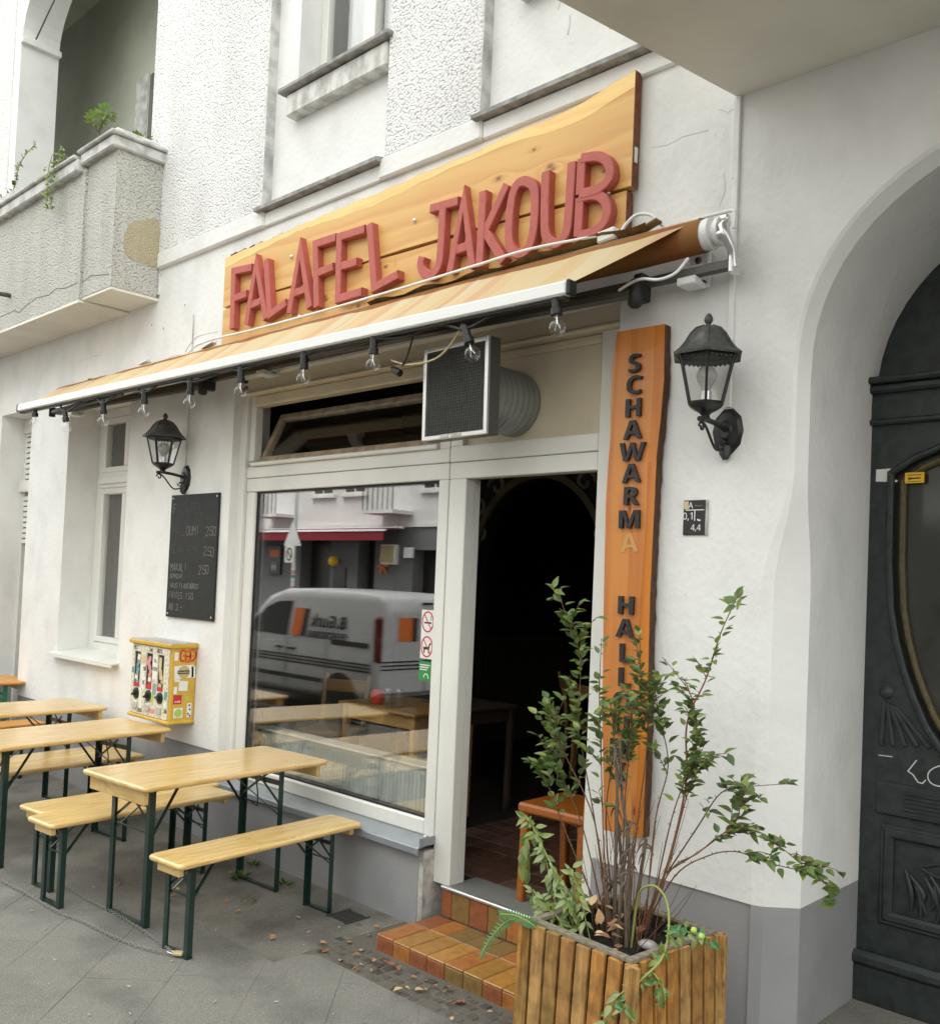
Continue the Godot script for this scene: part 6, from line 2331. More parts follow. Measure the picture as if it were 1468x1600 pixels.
# ------------------------------------------------------------------ sweet machine
func build_gum_machine() -> void:
	var g := thing("gum_machine", "yellow wall-mounted gum machine covered in stickers", "vending machine", Vector3(-6.405, 1.03, 0.0))
	var b := MB.new()
	b.box(Vector3(0, 0, 0.1), Vector3(0.585, 0.535, 0.195), 0.008)
	part(g, "case", b, M.yellow_paint)
	var hd := MB.new()
	hd.box(Vector3(0.0, 0.272, 0.107), Vector3(0.62, 0.03, 0.225), 0.006)
	hd.box(Vector3(0.0, -0.268, 0.105), Vector3(0.60, 0.025, 0.215), 0.006)
	part(g, "hood", hd, M.yellow_paint)
	var tp := MB.new()
	tp.box(Vector3(0.0, 0.289, 0.107), Vector3(0.6, 0.006, 0.21), 0.002)
	part(g, "top_sheet", tp, M.dirty_white)
	# front panel with three windows cut out
	var f := MB.new()
	var xs := [[-0.235, -0.145], [-0.055, 0.035], [0.115, 0.20]]
	f.slab(-0.272, 0.272, 0.20, 0.25, 0.198, 0.206)
	f.slab(-0.272, 0.272, -0.25, -0.06, 0.198, 0.206)
	f.slab(-0.272, -0.235, -0.06, 0.20, 0.198, 0.206)
	f.slab(-0.145, -0.055, -0.06, 0.20, 0.198, 0.206)
	f.slab(0.035, 0.115, -0.06, 0.20, 0.198, 0.206)
	f.slab(0.20, 0.272, -0.06, 0.20, 0.198, 0.206)
	part(g, "front_panel", f, M.cream_paper)
	var r := RandomNumberGenerator.new()
	r.seed = 99
	var fills := [["steel_blue", "teal", "paper", "teal"], ["pink", "paper", "red_ink", "pink"], ["tan", "sand", "tan", "orange_ink"]]
	for k in 3:
		var e: Array = xs[k]
		var gl := MB.new()
		gl.slab(e[0], e[1], -0.06, 0.20, 0.1975, 0.199)
		part(g, "display_window", gl, M.far_dark)
		for j in 7:
			var s := MB.new()
			s.xf = Transform3D(Basis(Vector3(0, 0, 1), r.randf_range(-0.3, 0.3)), Vector3(lerpf(e[0] + 0.025, e[1] - 0.022, r.randf()), -0.02 + 0.03 * j, 0.199))
			s.box(Vector3(0, 0, 0.001 + 0.0006 * j), Vector3(r.randf_range(0.03, 0.05), r.randf_range(0.025, 0.045), 0.0025))
			part(g, "sweet_packet", s, M[fills[k][r.randi() % 4]])
		var rdm := MB.new()
		rdm.slab(e[0] + 0.004, e[1] - 0.01, -0.056, -0.03, 0.2, 0.2055)
		part(g, "price_tag", rdm, M.red_ink)
		var cx: float = (e[0] + e[1]) / 2 + 0.01
		var m := MB.new()
		m.xf = Transform3D(Basis(Vector3.RIGHT, PI / 2), Vector3(cx, -0.105, 0.206))
		m.lathe([Vector2(0.042, 0.0), Vector2(0.042, 0.008), Vector2(0.034, 0.012), Vector2(0.02, 0.012), Vector2(0.02, 0.022), Vector2(0.0, 0.022)], 16, false)
		m.xf = Transform3D(Basis(Vector3(0, 0, 1), r.randf_range(-0.6, 0.6)), Vector3(cx, -0.105, 0.228))
		m.box(Vector3(0, 0, 0.005), Vector3(0.05, 0.014, 0.016), 0.004)
		part(g, "coin_knob", m, M.iron_black)
		var fl := MB.new()
		fl.box(Vector3(cx - 0.005, -0.19, 0.213), Vector3(0.06, 0.055, 0.016), 0.006, Basis(Vector3.RIGHT, -0.15))
		part(g, "flap", fl, M.alu)
	# stickers
	var k2 := 0
	for q in [[-0.10, 0.06, 0.055, 0.10, "paper"], [-0.085, -0.02, 0.06, 0.09, "white_plastic"], [0.075, 0.10, 0.06, 0.16, "paper"], [-0.10, 0.15, 0.07, 0.06, "tan"], [0.08, -0.05, 0.05, 0.08, "steel_blue"], [-0.12, -0.14, 0.04, 0.16, "white_plastic"], [0.05, -0.12, 0.05, 0.06, "lime"], [-0.25, 0.06, 0.03, 0.04, "teal"], [0.245, -0.08, 0.04, 0.06, "teal"], [0.06, -0.21, 0.07, 0.03, "pink"], [0.24, -0.16, 0.03, 0.07, "paper"], [-0.03, -0.17, 0.04, 0.06, "steel_blue"], [0.16, 0.225, 0.08, 0.03, "paper"], [-0.2, 0.225, 0.06, 0.03, "paper"], [0.0, 0.225, 0.05, 0.035, "white_plastic"]]:
		var s := MB.new()
		s.box(Vector3(q[0], q[1], 0.2065 + 0.0004 * (k2 % 4)), Vector3(q[2], q[3], 0.0016), 0.0, Basis(Vector3(0, 0, 1), r.randf_range(-0.12, 0.12)))
		part(g, "sticker", s, M[q[4]])
		k2 += 1
	var sc := MB.new()
	for q in [["MES", -0.24, 0.215], ["ZAK", -0.02, 0.212], ["ROKS", 0.1, 0.213], ["SO", -0.09, 0.07], ["UC", -0.095, -0.03], ["KEN", 0.052, 0.08], ["TA", 0.06, 0.14], ["EKO", -0.14, -0.236], ["ON", 0.235, -0.2]]:
		scribble(sc, q[0], Vector2(q[1], q[2]), 0.026, 0.2085, 0.003, r, 0.75, 0.5)
	part(g, "scribble", sc, M.ink)
	# right side, turned outwards
	var sd := Transform3D(Basis(Vector3.UP, PI / 2), Vector3(0.2925, 0, 0.1))
	var t := MB.new()
	t.xf = sd
	scribble(t, "GED", Vector2(-0.035, 0.165), 0.075, 0.0005, 0.012, r, 0.55, 0.2)
	part(g, "graffiti", t, M.red_ink, "red and orange graffiti on the side")
	var t2 := MB.new()
	t2.xf = sd
	scribble(t2, "DE", Vector2(0.0, 0.165), 0.075, 0.0012, 0.009, r, 0.55, 0.2)
	part(g, "graffiti", t2, M.orange_ink)
	for q in [[-0.065, 0.20, 0.03, 0.06, "paper"], [0.0, 0.09, 0.15, 0.09, "paper"], [0.075, 0.085, 0.03, 0.08, "white_plastic"], [0.0, -0.01, 0.07, 0.07, "paper"], [-0.05, 0.03, 0.04, 0.02, "paper"], [-0.06, -0.04, 0.025, 0.05, "white_plastic"], [-0.04, -0.105, 0.065, 0.065, "red_ink"], [-0.03, -0.2, 0.07, 0.07, "paper"], [0.055, -0.185, 0.035, 0.10, "white_plastic"], [0.03, -0.10, 0.022, 0.03, "lime"]]:
		var s := MB.new()
		s.xf = sd
		s.box(Vector3(q[0], q[1], 0.001), Vector3(q[2], q[3], 0.0016), 0.0, Basis(Vector3(0, 0, 1), r.randf_range(-0.08, 0.08)))
		part(g, "sticker", s, M[q[4]])
	var d1 := MB.new()
	d1.xf = sd * Transform3D(Basis(Vector3.RIGHT, PI / 2), Vector3(0.0, 0.088, 0.0015))
	d1.lathe([Vector2(0.045, 0.0), Vector2(0.045, 0.001), Vector2(0, 0.001)], 22, false)
	part(g, "round_sticker", d1, M.sand)
	var d2 := MB.new()
	d2.xf = sd
	d2.slab(-0.05, 0.042, 0.075, 0.10, 0.0025, 0.0036)
	part(g, "sticker_band", d2, M.ink)
	words(g, "lettering", "Kreuzberg", 0.012, 0.001, M.tan, sd * Vector3(-0.004, 0.088, 0.0042), true, sd.basis)
	var d3 := MB.new()
	d3.xf = sd * Transform3D(Basis(Vector3.RIGHT, PI / 2), Vector3(-0.03, -0.2, 0.0015))
	d3.lathe([Vector2(0.03, 0.0), Vector2(0.03, 0.001), Vector2(0, 0.001)], 22, false)
	part(g, "round_sticker", d3, M.lime)
	words(g, "lettering", "CLUB", 0.013, 0.001, M.paper, sd * Vector3(-0.04, -0.12, 0.0024), true, sd.basis)
	var d4 := MB.new()
	d4.xf = sd
	for q in [[0.055, -0.15], [0.06, -0.18], [0.048, -0.21], [0.062, -0.225]]:
		d4.slab(q[0] - 0.009, q[0] + 0.009, q[1] - 0.0025, q[1] + 0.0025, 0.0018, 0.0026)
		d4.slab(q[0] - 0.0025, q[0] + 0.0025, q[1] - 0.009, q[1] + 0.009, 0.0018, 0.0027)
	part(g, "print", d4, M.ink)


# ------------------------------------------------------------------ beer tables and benches
func angle_post(h: float, s: float, fx: float, fz: float) -> MB:
	# an L-section steel post standing on y = 0
	var m := MB.new()
	m.slab(0, s * fx, 0, h, 0, 0.004 * fz)
	m.slab(0, 0.004 * fx, 0, h, 0.004 * fz, s * fz)
	return m


func trestle(called: String, label: String, cat: String, L: float, W: float, top: float, thick: float, post: float, spread: float, near: float, far: float, wood: Material, steel: Material, group: String, at: Vector3, turn: float) -> Node3D:
	var t := thing(called, label, cat, at, turn, group)
	var b := MB.new()
	# board with rounded corners and edges
	var poly := PackedVector2Array()
	var cr := 0.035
	for q in [[1, 1, 0.0], [-1, 1, PI / 2], [-1, -1, PI], [1, -1, PI * 1.5]]:
		for k in 6:
			var a: float = q[2] + (PI / 2) * k / 5.0
			poly.append(Vector2(q[0] * (L / 2 - cr) + cr * cos(a), q[1] * (W / 2 - cr) + cr * sin(a)))
	var rows := []
	for e in [[-0.010, 0.0], [-0.003, 0.004], [0.0, thick * 0.35], [0.0, thick * 0.65], [-0.003, thick - 0.004], [-0.011, thick]]:
		var ring: Array[Vector3] = []
		for q in poly:
			ring.append(Vector3(q.x + signf(q.x) * e[0], top - thick + e[1], q.y + signf(q.y) * e[0]))
		rows.append(ring)
	b.grid(rows, true, Vector3(0, top - thick / 2, 0))
	for e in [0, 5]:
		var o := Vector3.DOWN if e == 0 else Vector3.UP
		for k in range(1, poly.size() - 1):
			b.flat(rows[e][0], rows[e][k], rows[e][k + 1], o)
	part(t, "board", b, wood)
	var hgt := top - thick
	for s in [-1, 1]:
		var x: float = s * (L / 2 - 0.045)
		var r := MB.new()
		r.box(Vector3(x, hgt - (0.037 if W > 0.4 else 0.022), 0), Vector3(0.03, 0.074 if W > 0.4 else 0.044, W - 0.1), 0.003)
		part(t, "cross_batten", r, wood)
		var lx: float = -(L / 2 - near) if s < 0 else (L / 2 - far)
		for q in [-1, 1]:
			var p := angle_post(hgt, post, -s, -q)
			for i in p.v.size():
				p.v[i] += Vector3(lx, 0, q * spread / 2)
			part(t, "leg", p, steel)
			var d := MB.new()
			d.bar(Vector3(lx - s * 0.01, hgt * 0.6, q * (spread / 2 - 0.012)), Vector3(lx - s * (0.30 if W > 0.4 else 0.2), hgt - 0.004, q * 0.035), 0.016, 0.006)
			part(t, "brace", d, steel)
		var f := MB.new()
		f.bar(Vector3(lx - s * 0.014, 0.012, -spread / 2), Vector3(lx - s * 0.014, 0.012, spread / 2), 0.03, 0.005)
		part(t, "foot_bar", f, steel)
		var c := MB.new()
		c.bar(Vector3(lx - s * 0.012, hgt * 0.86, -spread / 2 + 0.005), Vector3(lx - s * 0.012, hgt * 0.86, spread / 2 - 0.005), 0.006, 0.03 if W > 0.4 else 0.022)
		for q in [-1, 1]:
			c.bar(Vector3(lx - s * 0.02, hgt * 0.70, q * (spread / 2 - 0.006)), Vector3(lx - s * 0.02, hgt * 0.92, -q * spread * 0.16), 0.004, 0.014 if W > 0.4 else 0.01)
		c.bar(Vector3(lx - s * 0.012, hgt * 0.66, -spread / 2 + 0.005), Vector3(lx - s * 0.012, hgt * 0.66, spread / 2 - 0.005), 0.006, 0.008)
		part(t, "cross_bar", c, steel)
	if W > 0.4:
		var wv := MB.new()
		wv.tube(curve3([Vector3(L / 2 - 0.36, hgt - 0.03, 0.06), Vector3(L / 2 - 0.33, hgt - 0.16, 0.06), Vector3(L / 2 - 0.32, hgt - 0.24, 0.05), Vector3(L / 2 - 0.30, hgt - 0.25, 0.01), Vector3(L / 2 - 0.32, hgt - 0.23, -0.02)], 4), 0.004, 6)
		part(t, "lock_hook", wv, steel)
	return t


func build_tables() -> void:
	var tl := "light pine beer tables on dark green folding legs"
	var bl := "light pine beer benches on dark green folding legs"
	var t := trestle("beer_table", "nearest pine beer table, its far end by the shop window", "table", 1.24, 0.635, 0.765, 0.028, 0.034, 0.375, 0.12, 0.24, M.beer_wood, M.green_steel, tl, Vector3(-4.82, G, 0.634), PI / 2 + deg_to_rad(3.8))
	copy(t, Vector3(-6.302, G, 0.842), PI / 2 + deg_to_rad(7.0), "second beer table from the camera, its far corner in front of the gum machine")
	copy(t, Vector3(-7.535, G, 0.72), PI / 2 + deg_to_rad(1.5), "third beer table from the camera, under the sill of the tall white window")
	trestle("beer_table", "farthest beer table, reddish wood on bright green legs by the dark doorway", "table", 1.25, 0.638, 0.765, 0.026, 0.042, 0.4, 0.2, 0.2, M.beer_wood_old, M.lime_steel, tl, Vector3(-9.45, G, 0.54), PI / 2)
	var b := trestle("beer_bench", "single bench nearest the tiled step, right of the nearest table", "bench", 1.216, 0.28, 0.475, 0.028, 0.03, 0.205, 0.09, 0.19, M.beer_wood_b, M.green_steel, bl, Vector3(-4.246, G, 0.652), PI / 2 + deg_to_rad(4.8))
	copy(b, Vector3(-5.292, G, 0.821), PI / 2 + deg_to_rad(4.3), "right bench of the pair pushed together left of the nearest table")
	copy(b, Vector3(-5.587, G, 0.753), PI / 2 + deg_to_rad(4.6), "left bench of the pair pushed together left of the nearest table")
	copy(b, Vector3(-6.74, G, 0.68), PI / 2 + deg_to_rad(6.0), "right bench of the pair between the second and third table")
	copy(b, Vector3(-7.03, G, 0.64), PI / 2 + deg_to_rad(6.0), "left bench of the pair between the second and third table")
	var e := copy(b, Vector3(-8.58, G, 0.66), PI / 2 + deg_to_rad(4.0), "browner bench beyond the third table")
	for k in e.get_children():
		if String(k.name).begins_with("board"):
			k.set_surface_override_material(0, M.beer_wood_old)
	# chain that ties the furniture together
	var pts := curve3([Vector3(-6.4, G + 0.012, 1.40), Vector3(-5.813, G + 0.012, 1.394), Vector3(-5.457, G + 0.012, 1.372), Vector3(-5.09, G + 0.012, 1.361), Vector3(-4.87, G + 0.012, 1.322), Vector3(-4.551, G + 0.012, 1.292), Vector3(-4.323, G + 0.012, 1.246), Vector3(-4.20, G + 0.03, 1.20)], 30)
	var pts2 := curve3([Vector3(-5.5, G + 0.012, 1.152), Vector3(-5.15, G + 0.012, 1.159), Vector3(-4.937, G + 0.012, 1.142), Vector3(-4.627, G + 0.012, 1.142), Vector3(-4.36, G + 0.012, 1.16), Vector3(-4.2, G + 0.03, 1.19)], 30)
	var idx := 0
	for ps in [pts, pts2]:
		var m := MB.new()
		var acc := 0.0
		var i := 0
		var n := 0
		while i < ps.size() - 1:
			acc += ps[i].distance_to(ps[i + 1])
			if acc > 0.017:
				acc = 0.0
				var d: Vector3 = (ps[i + 1] - ps[i]).normalized()
				var s := d.cross(Vector3.UP).normalized()
				var u := s.cross(d)
				var ang := (PI / 4 if n % 2 == 0 else -PI / 4)
				var w := s * cos(ang) + u * sin(ang)
				var ring := []
				for k in 9:
					var a := TAU * k / 8
					ring.append(ps[i] + d * 0.0125 * cos(a) + w * 0.007 * sin(a))
				m.tube(ring, 0.0019, 5, false)
				n += 1
			i += 1
		solo("chain", ["long steel chain lying along the pavement in front of the tables", "shorter chain end lying under the nearest table"][idx], "chain", m, M.zinc)
		idx += 1
	var pl := thing("padlock", "small brass padlock at the end of the chain by the nearest bench", "padlock", Vector3(-4.16, G + 0.02, 1.17), 0.6)
	var pm := MB.new()
	pm.box(Vector3(0, 0, 0), Vector3(0.05, 0.016, 0.035), 0.004)
	part(pl, "body", pm, M.sand)
	var pk := MB.new()
	pk.tube(curve3([Vector3(-0.025, 0, -0.012), Vector3(-0.05, 0.004, -0.01), Vector3(-0.055, 0.004, 0.0), Vector3(-0.05, 0.004, 0.01), Vector3(-0.025, 0, 0.012)], 4), 0.0035, 6)
	part(pl, "shackle", pk, M.alu_bright)


# ------------------------------------------------------------------ planter and its plants
func leaf_mesh(w: float, droop: float, fold: float) -> ArrayMesh:
	var m := MB.new()
	var L := []
	var N := 5
	for k in N + 1:
		var t := float(k) / N
		var hw := w * sin(PI * pow(t, 0.8)) * (1.0 - 0.25 * t)
		var y := -droop * t * t
		L.append([Vector3(t, y + fold * hw, hw), Vector3(t, y, 0), Vector3(t, y + fold * hw, -hw)])
	for k in N:
		for s in [0, 1]:
			var a: Vector3 = L[k][s]
			var b: Vector3 = L[k + 1][s]
			var c: Vector3 = L[k + 1][s + 1]
			var d: Vector3 = L[k][s + 1]
			m.quad(a, b, c, d, Vector3.UP)
	return m.mesh()


func leaf_frame(at: Vector3, along: Vector3, up: Vector3, size: float) -> Transform3D:
	var x := along.normalized()
	var z := x.cross(up)
	if z.length() < 0.05:
		z = x.cross(Vector3(0.3, 0.2, 1))
	z = z.normalized()
	var y := z.cross(x)
	return Transform3D(Basis(x * size, y * size, z * size), at)


func scatter(t: Node3D, list: Array, meshes: Array, mats: Array, as_parts: int) -> void:
	# list of transforms: the first ones as parts of their own, the rest as one mass
	var r := RandomNumberGenerator.new()
	r.seed = list.size() * 3 + 1
	for i in mini(as_parts, list.size()):
		var o := part(t, "leaf", meshes[i % meshes.size()], mats[r.randi() % mats.size()])
		o.transform = list[i]
	var left := list.size() - as_parts
	if left <= 0:
		return
	for k in mats.size():
		var sub := []
		for i in range(as_parts, list.size()):
			if i % mats.size() == k:
				sub.append(list[i])
		if sub.is_empty():
			continue
		var mm := MultiMesh.new()
		mm.transform_format = MultiMesh.TRANSFORM_3D
		mm.mesh = meshes[k % meshes.size()].duplicate()
		mm.mesh.surface_set_material(0, mats[k])
		mm.instance_count = sub.size()
		for i in sub.size():
			mm.set_instance_transform(i, sub[i])
		var mi := MultiMeshInstance3D.new()
		mi.name = "foliage"
		mi.multimesh = mm
		t.add_child(mi, true)
		mi.set_meta("kind", "stuff")


func stem_points(a: Array, base: Vector3, r: RandomNumberGenerator) -> Array:
	var z: float = a[0]
	var p := []
	var n := (a.size() - 1) / 2
	for i in n:
		var f := float(i) / (n - 1)
		p.append(Vector3(a[1 + 2 * i], a[2 + 2 * i], z + r.randf_range(-0.035, 0.035) * f) - base)
	return curve3(p, 6)


func build_planter() -> void:
	var P := Vector3(-2.055, G, 0.535)
	var turn := deg_to_rad(-5.0)
	var t := thing("planter", "square wooden planter of upright brown slats, wider at its foot, right of the step", "planter", P, turn)
	var H := 0.60
	var W := 0.262
	var r := RandomNumberGenerator.new()
	r.seed = 3
	var inner := MB.new()
	for s in [-1, 1]:
		inner.slab(s * 0.226 - 0.006, s * 0.226 + 0.006, 0.02, H - 0.03, -0.232, 0.232)
		inner.slab(-0.22, 0.22, 0.02, H - 0.03, s * 0.226 - 0.006, s * 0.226 + 0.006)
	part(t, "liner", inner, M.rubber)
	for side in 4:
		var bs := Basis(Vector3.UP, side * PI / 2)
		var n := 8
		for k in n:
			var x := lerpf(-W + 0.03, W - 0.03, k / float(n - 1))
			var m := MB.new()
			var hh := H - 0.012 + r.randf_range(-0.003, 0.003)
			# slats flare a little towards the foot
			m.box(Vector3(0, hh / 2, 0), Vector3(0.059 + r.randf_range(-0.002, 0.002), hh, 0.018), 0.003)
			var o := part(t, "slat", m, M["slat_wood_%d" % (r.randi() % 4)])
			var lean := 0.05
			o.transform = Transform3D(bs, Vector3.ZERO) * Transform3D(Basis(Vector3.RIGHT, -lean) * Basis(Vector3(0, 0, 1), -x * 0.12), Vector3(x * 1.05, 0.0, W + 0.012 + lean * 0.5 * 0.5))
	var rim := MB.new()
	for side in 4:
		rim.xf = Transform3D(Basis(Vector3.UP, side * PI / 2), Vector3.ZERO)
		rim.slab(-0.252, 0.218, H - 0.016, H, 0.22, 0.252, 0.003)
	part(t, "rim", rim, M.rim_wood)
	var so := MB.new()
	var rows := []
	for i in 13:
		var row: Array[Vector3] = []
		for j in 13:
			row.append(Vector3(lerpf(-0.222, 0.222, i / 12.0), H - 0.075 + r.randf_range(-0.012, 0.018), lerpf(-0.222, 0.222, j / 12.0)))
		rows.append(row)
	so.grid(rows, false, Vector3(0, -1, 0))
	part(t, "soil", so, M.soil)
	var st := MB.new()
	st.xf = Transform3D(Basis.from_scale(Vector3(1.3, 0.7, 1)), Vector3(0.11, H - 0.05, -0.02))
	st.lathe([Vector2(0, -0.02), Vector2(0.03, -0.01), Vector2(0.034, 0.005), Vector2(0.02, 0.02), Vector2(0, 0.024)], 9)
	part(t, "pebble", st, M.dirty_white)

	var B := Vector3(-2.08, 0.47, 0.48)
	var lm := [leaf_mesh(0.33, 0.12, 0.25), leaf_mesh(0.3, 0.25, 0.35), leaf_mesh(0.35, 0.05, 0.15)]
	# rose bush
	var b := thing("rose_bush", "tall straggly rose bush with thin thorny stems and small green leaves in the planter", "shrub", B)
	var S := [[0.50, -2.14, 0.46, -2.20, 0.80, -2.28, 1.13, -2.32, 1.28, -2.32, 1.55, -2.39, 1.70, -2.48, 1.83],
		[0.45, -2.16, 0.45, -2.36, 0.76, -2.46, 0.90, -2.53, 1.06, -2.60, 1.08],
		[0.50, -2.12, 0.48, -2.17, 0.81, -2.20, 1.14, -2.24, 1.39, -2.23, 1.64],
		[0.45, -2.08, 0.49, -2.07, 0.82, -2.03, 1.28, -2.06, 1.49, -2.06, 1.67],
		[0.40, -2.08, 0.48, -1.96, 0.75, -1.88, 1.10, -1.88, 1.34, -1.80, 1.52, -1.75, 1.69, -1.70, 1.83],
		[0.40, -2.06, 0.48, -1.95, 0.77, -1.89, 1.02, -1.84, 1.19, -1.85, 1.38, -1.91, 1.47, -2.01, 1.58],
		[0.42, -2.05, 0.49, -1.93, 0.77, -1.81, 0.87, -1.68, 0.98, -1.52, 0.97, -1.41, 0.91, -1.29, 0.87],
		[0.45, -2.03, 0.51, -1.89, 0.77, -1.75, 0.88, -1.64, 0.92, -1.53, 0.91, -1.37, 0.91, -1.30, 0.89],
		[0.40, -1.95, 0.76, -1.83, 0.96, -1.74, 1.10, -1.65, 1.14, -1.48, 1.18],
		[0.42, -1.94, 0.77, -1.79, 0.89, -1.67, 1.01, -1.63, 1.09, -1.57, 1.13],
		[0.45, -2.11, 0.48, -2.12, 0.93, -2.11, 1.15, -2.10, 1.36, -2.13, 1.45],
		[0.45, -2.14, 0.47, -2.20, 0.91, -2.17, 1.21, -2.19, 1.39],
		[0.50, -2.13, 0.48, -2.22, 0.91, -2.39, 1.17, -2.43, 1.29, -2.35, 1.43],
		[0.40, -2.04, 0.50, -2.01, 0.94, -1.96, 1.17, -2.00, 1.36, -2.03, 1.52],
		[0.48, -2.15, 0.47, -2.30, 0.86, -2.42, 1.05, -2.50, 1.20],
		[0.42, -2.02, 0.50, -1.93, 0.95, -1.86, 1.15, -1.80, 1.24]]
	var bare := [0.42, 0.45, 0.35, 0.4, 0.35, 0.35, 0.42, 0.5, 0.3, 0.3, 0.45, 0.45, 0.4, 0.4, 0.45, 0.4]
	var wide := [1.0, 0.9, 0.7, 0.8, 0.45, 0.8, 0.75, 0.6, 0.35, 0.7, 1.0, 0.8, 1.0, 0.8, 1.0, 0.8]
	var big := []
	var small := []
	r.seed = 15
	for i in S.size():
		var p := stem_points(S[i], B, r)
		var rad := []
		for k in p.size():
			rad.append(lerpf(0.0032, 0.0011, float(k) / p.size()) * (1.5 if i == 4 else 1.0))
		var m := MB.new()
		m.tube(p, rad, 6)
		# thorns and side twigs
		var k := int(p.size() * 0.12)
		while k < p.size() - 1:
			var d: Vector3 = (p[k + 1] - p[k]).normalized()
			var f := float(k) / p.size()
			for q in 2:
				if r.randf() < 0.45:
					var w := Vector3(r.randf_range(-1, 1), r.randf_range(-0.2, 0.8), r.randf_range(-0.8, 0.8)).normalized()
					m.tube([p[k], p[k] + w * 0.012], [0.0022, 0.0004], 4, false)
			if f > bare[i]:
				# leaves along the stem
				for q in 2:
					if r.randf() < 0.42:
						continue
					var w := Vector3(r.randf_range(-1, 1), r.randf_range(-0.25, 0.5), r.randf_range(-1, 1)).normalized()
					var at: Vector3 = p[k].lerp(p[k + 1], r.randf())
					big.append(leaf_frame(at + w * 0.012, w + d * 0.5, Vector3(0, 1, 0.4), r.randf_range(0.036, 0.058) * lerpf(1.0, 0.85, f)))
				# twigs
				if f < 0.8 and r.randf() < wide[i] * 0.8:
					var dir := (d * 0.7 + Vector3(r.randf_range(-1, 1), r.randf_range(-0.1, 0.7), r.randf_range(-0.9, 0.9))).normalized()
					var tl: float = r.randf_range(0.07, 0.19) * wide[i]
					var tw := curve3([p[k], p[k] + dir * tl * 0.5 + Vector3(0, 0.01, 0), p[k] + dir * tl], 3)
					m.tube(tw, [0.0022, 0.002, 0.0018, 0.0016, 0.0014, 0.0012, 0.0008], 5, false)
					var cnt := int(tl / 0.02) + 2
					for q in cnt:
						var u := (q + 0.6) / cnt
						var at: Vector3 = p[k] + dir * tl * u
						var w := (dir * 0.6 + Vector3(r.randf_range(-1, 1), r.randf_range(-0.5, 0.5), r.randf_range(-1, 1))).normalized()
						small.append(leaf_frame(at, w, Vector3(0, 1, 0.4), r.randf_range(0.036, 0.058)))
			k += 1
		part(b, "stem", m, M.stem_red if i in [4, 5, 6] else M.stem_brown)
	for q in small:
		big.append(q)
	var tw2 := MB.new()
	for k in 34:
		var a := Vector3(r.randf_range(-0.1, 0.12), 0.03, r.randf_range(-0.08, 0.1))
		var e := a + Vector3(r.randf_range(-0.17, 0.22), r.randf_range(0.22, 0.62), r.randf_range(-0.06, 0.06))
		tw2 = MB.new()
		tw2.tube(curve3([a, a.lerp(e, 0.5) + Vector3(r.randf_range(-0.015, 0.015), 0, 0), e], 3), [0.0018, 0.0017, 0.0016, 0.0014, 0.0012, 0.001, 0.0007], 5, false)
		part(b, "twig", tw2, M.stem_brown if k % 3 else M.stem_red)
	for q in [Vector3(-2.48, 1.83, 0.50), Vector3(-1.70, 1.83, 0.40), Vector3(-1.29, 0.87, 0.42)]:
		for k in 5:
			var w := Vector3(r.randf_range(-1, 1), r.randf_range(-0.3, 0.9), r.randf_range(-0.4, 1)).normalized()
			big.insert(k * 9, leaf_frame(q - B + Vector3(0, -0.012 * k, 0), w, Vector3(0, 0.7, 1), r.randf_range(0.05, 0.068)))
	scatter(b, big, lm, [M.leaf_dark, M.leaf_mid, M.leaf_dark, M.leaf_mid, M.leaf_light], 300)
	# dry stalks
	var dd := thing("dry_stalks", "thick grey dry stalks with withered heads standing among the rose stems", "dead plant", B)
	for a in [[0.52, -2.10, 0.48, -2.11, 0.83, -2.10, 1.05, -2.12, 1.22], [0.50, -2.05, 0.50, -2.06, 0.84, -2.10, 1.05, -2.11, 1.25], [0.50, -2.08, 0.48, -2.10, 0.77, -2.15, 0.98], [0.48, -2.05, 0.49, -2.01, 0.79, -2.00, 0.89], [0.54, -2.07, 0.47, -2.065, 0.75, -2.05, 0.95], [0.50, -2.16, 0.46, -2.18, 0.59, -2.13, 0.71], [0.53, -2.13, 0.47, -2.12, 0.62, -2.15, 0.72], [0.55, -2.02, 0.48, -2.03, 0.7, -2.02, 0.86]]:
		var p := stem_points(a, B, r)
		var rad := []
		for k in p.size():
			rad.append(lerpf(0.0085, 0.0045, float(k) / p.size()) + 0.001 * sin(k * 1.9))
		var m := MB.new()
		m.tube(p, rad, 8)
		for q in 9:
			var e: Vector3 = p[p.size() - 1 - (q % 6)]
			var w := Vector3(r.randf_range(-1, 1), r.randf_range(-0.9, 0.5), r.randf_range(-1, 1)).normalized()
			m.tube(curve3([e, e + w * 0.02, e + w * 0.035 + Vector3(0, -0.025, 0)], 3), [0.005, 0.005, 0.004, 0.004, 0.003, 0.002, 0.001], 5, false)
		part(dd, "stalk", m, M.stalk_dry)
	for k in 26:
		var at := Vector3(r.randf_range(-0.1, 0.06), r.randf_range(0.02, 0.16), r.randf_range(-0.02, 0.16))
		var o := part(dd, "withered_leaf", lm[k % 3], M["dry_leaf_%d" % (k % 3)])
		o.transform = leaf_frame(at, Vector3(r.randf_range(-1, 1), r.randf_range(-0.6, 0.6), r.randf_range(-1, 1)), Vector3(0, 1, 0.3), r.randf_range(0.03, 0.06))
	# wilting herb at the left
	var wl := thing("wilting_herb", "pale wilting herb sprawling over the left corner of the planter", "plant", Vector3(-2.28, 0.5, 0.6))
	var wb := Vector3(-2.28, 0.5, 0.6)
	var wlist := []
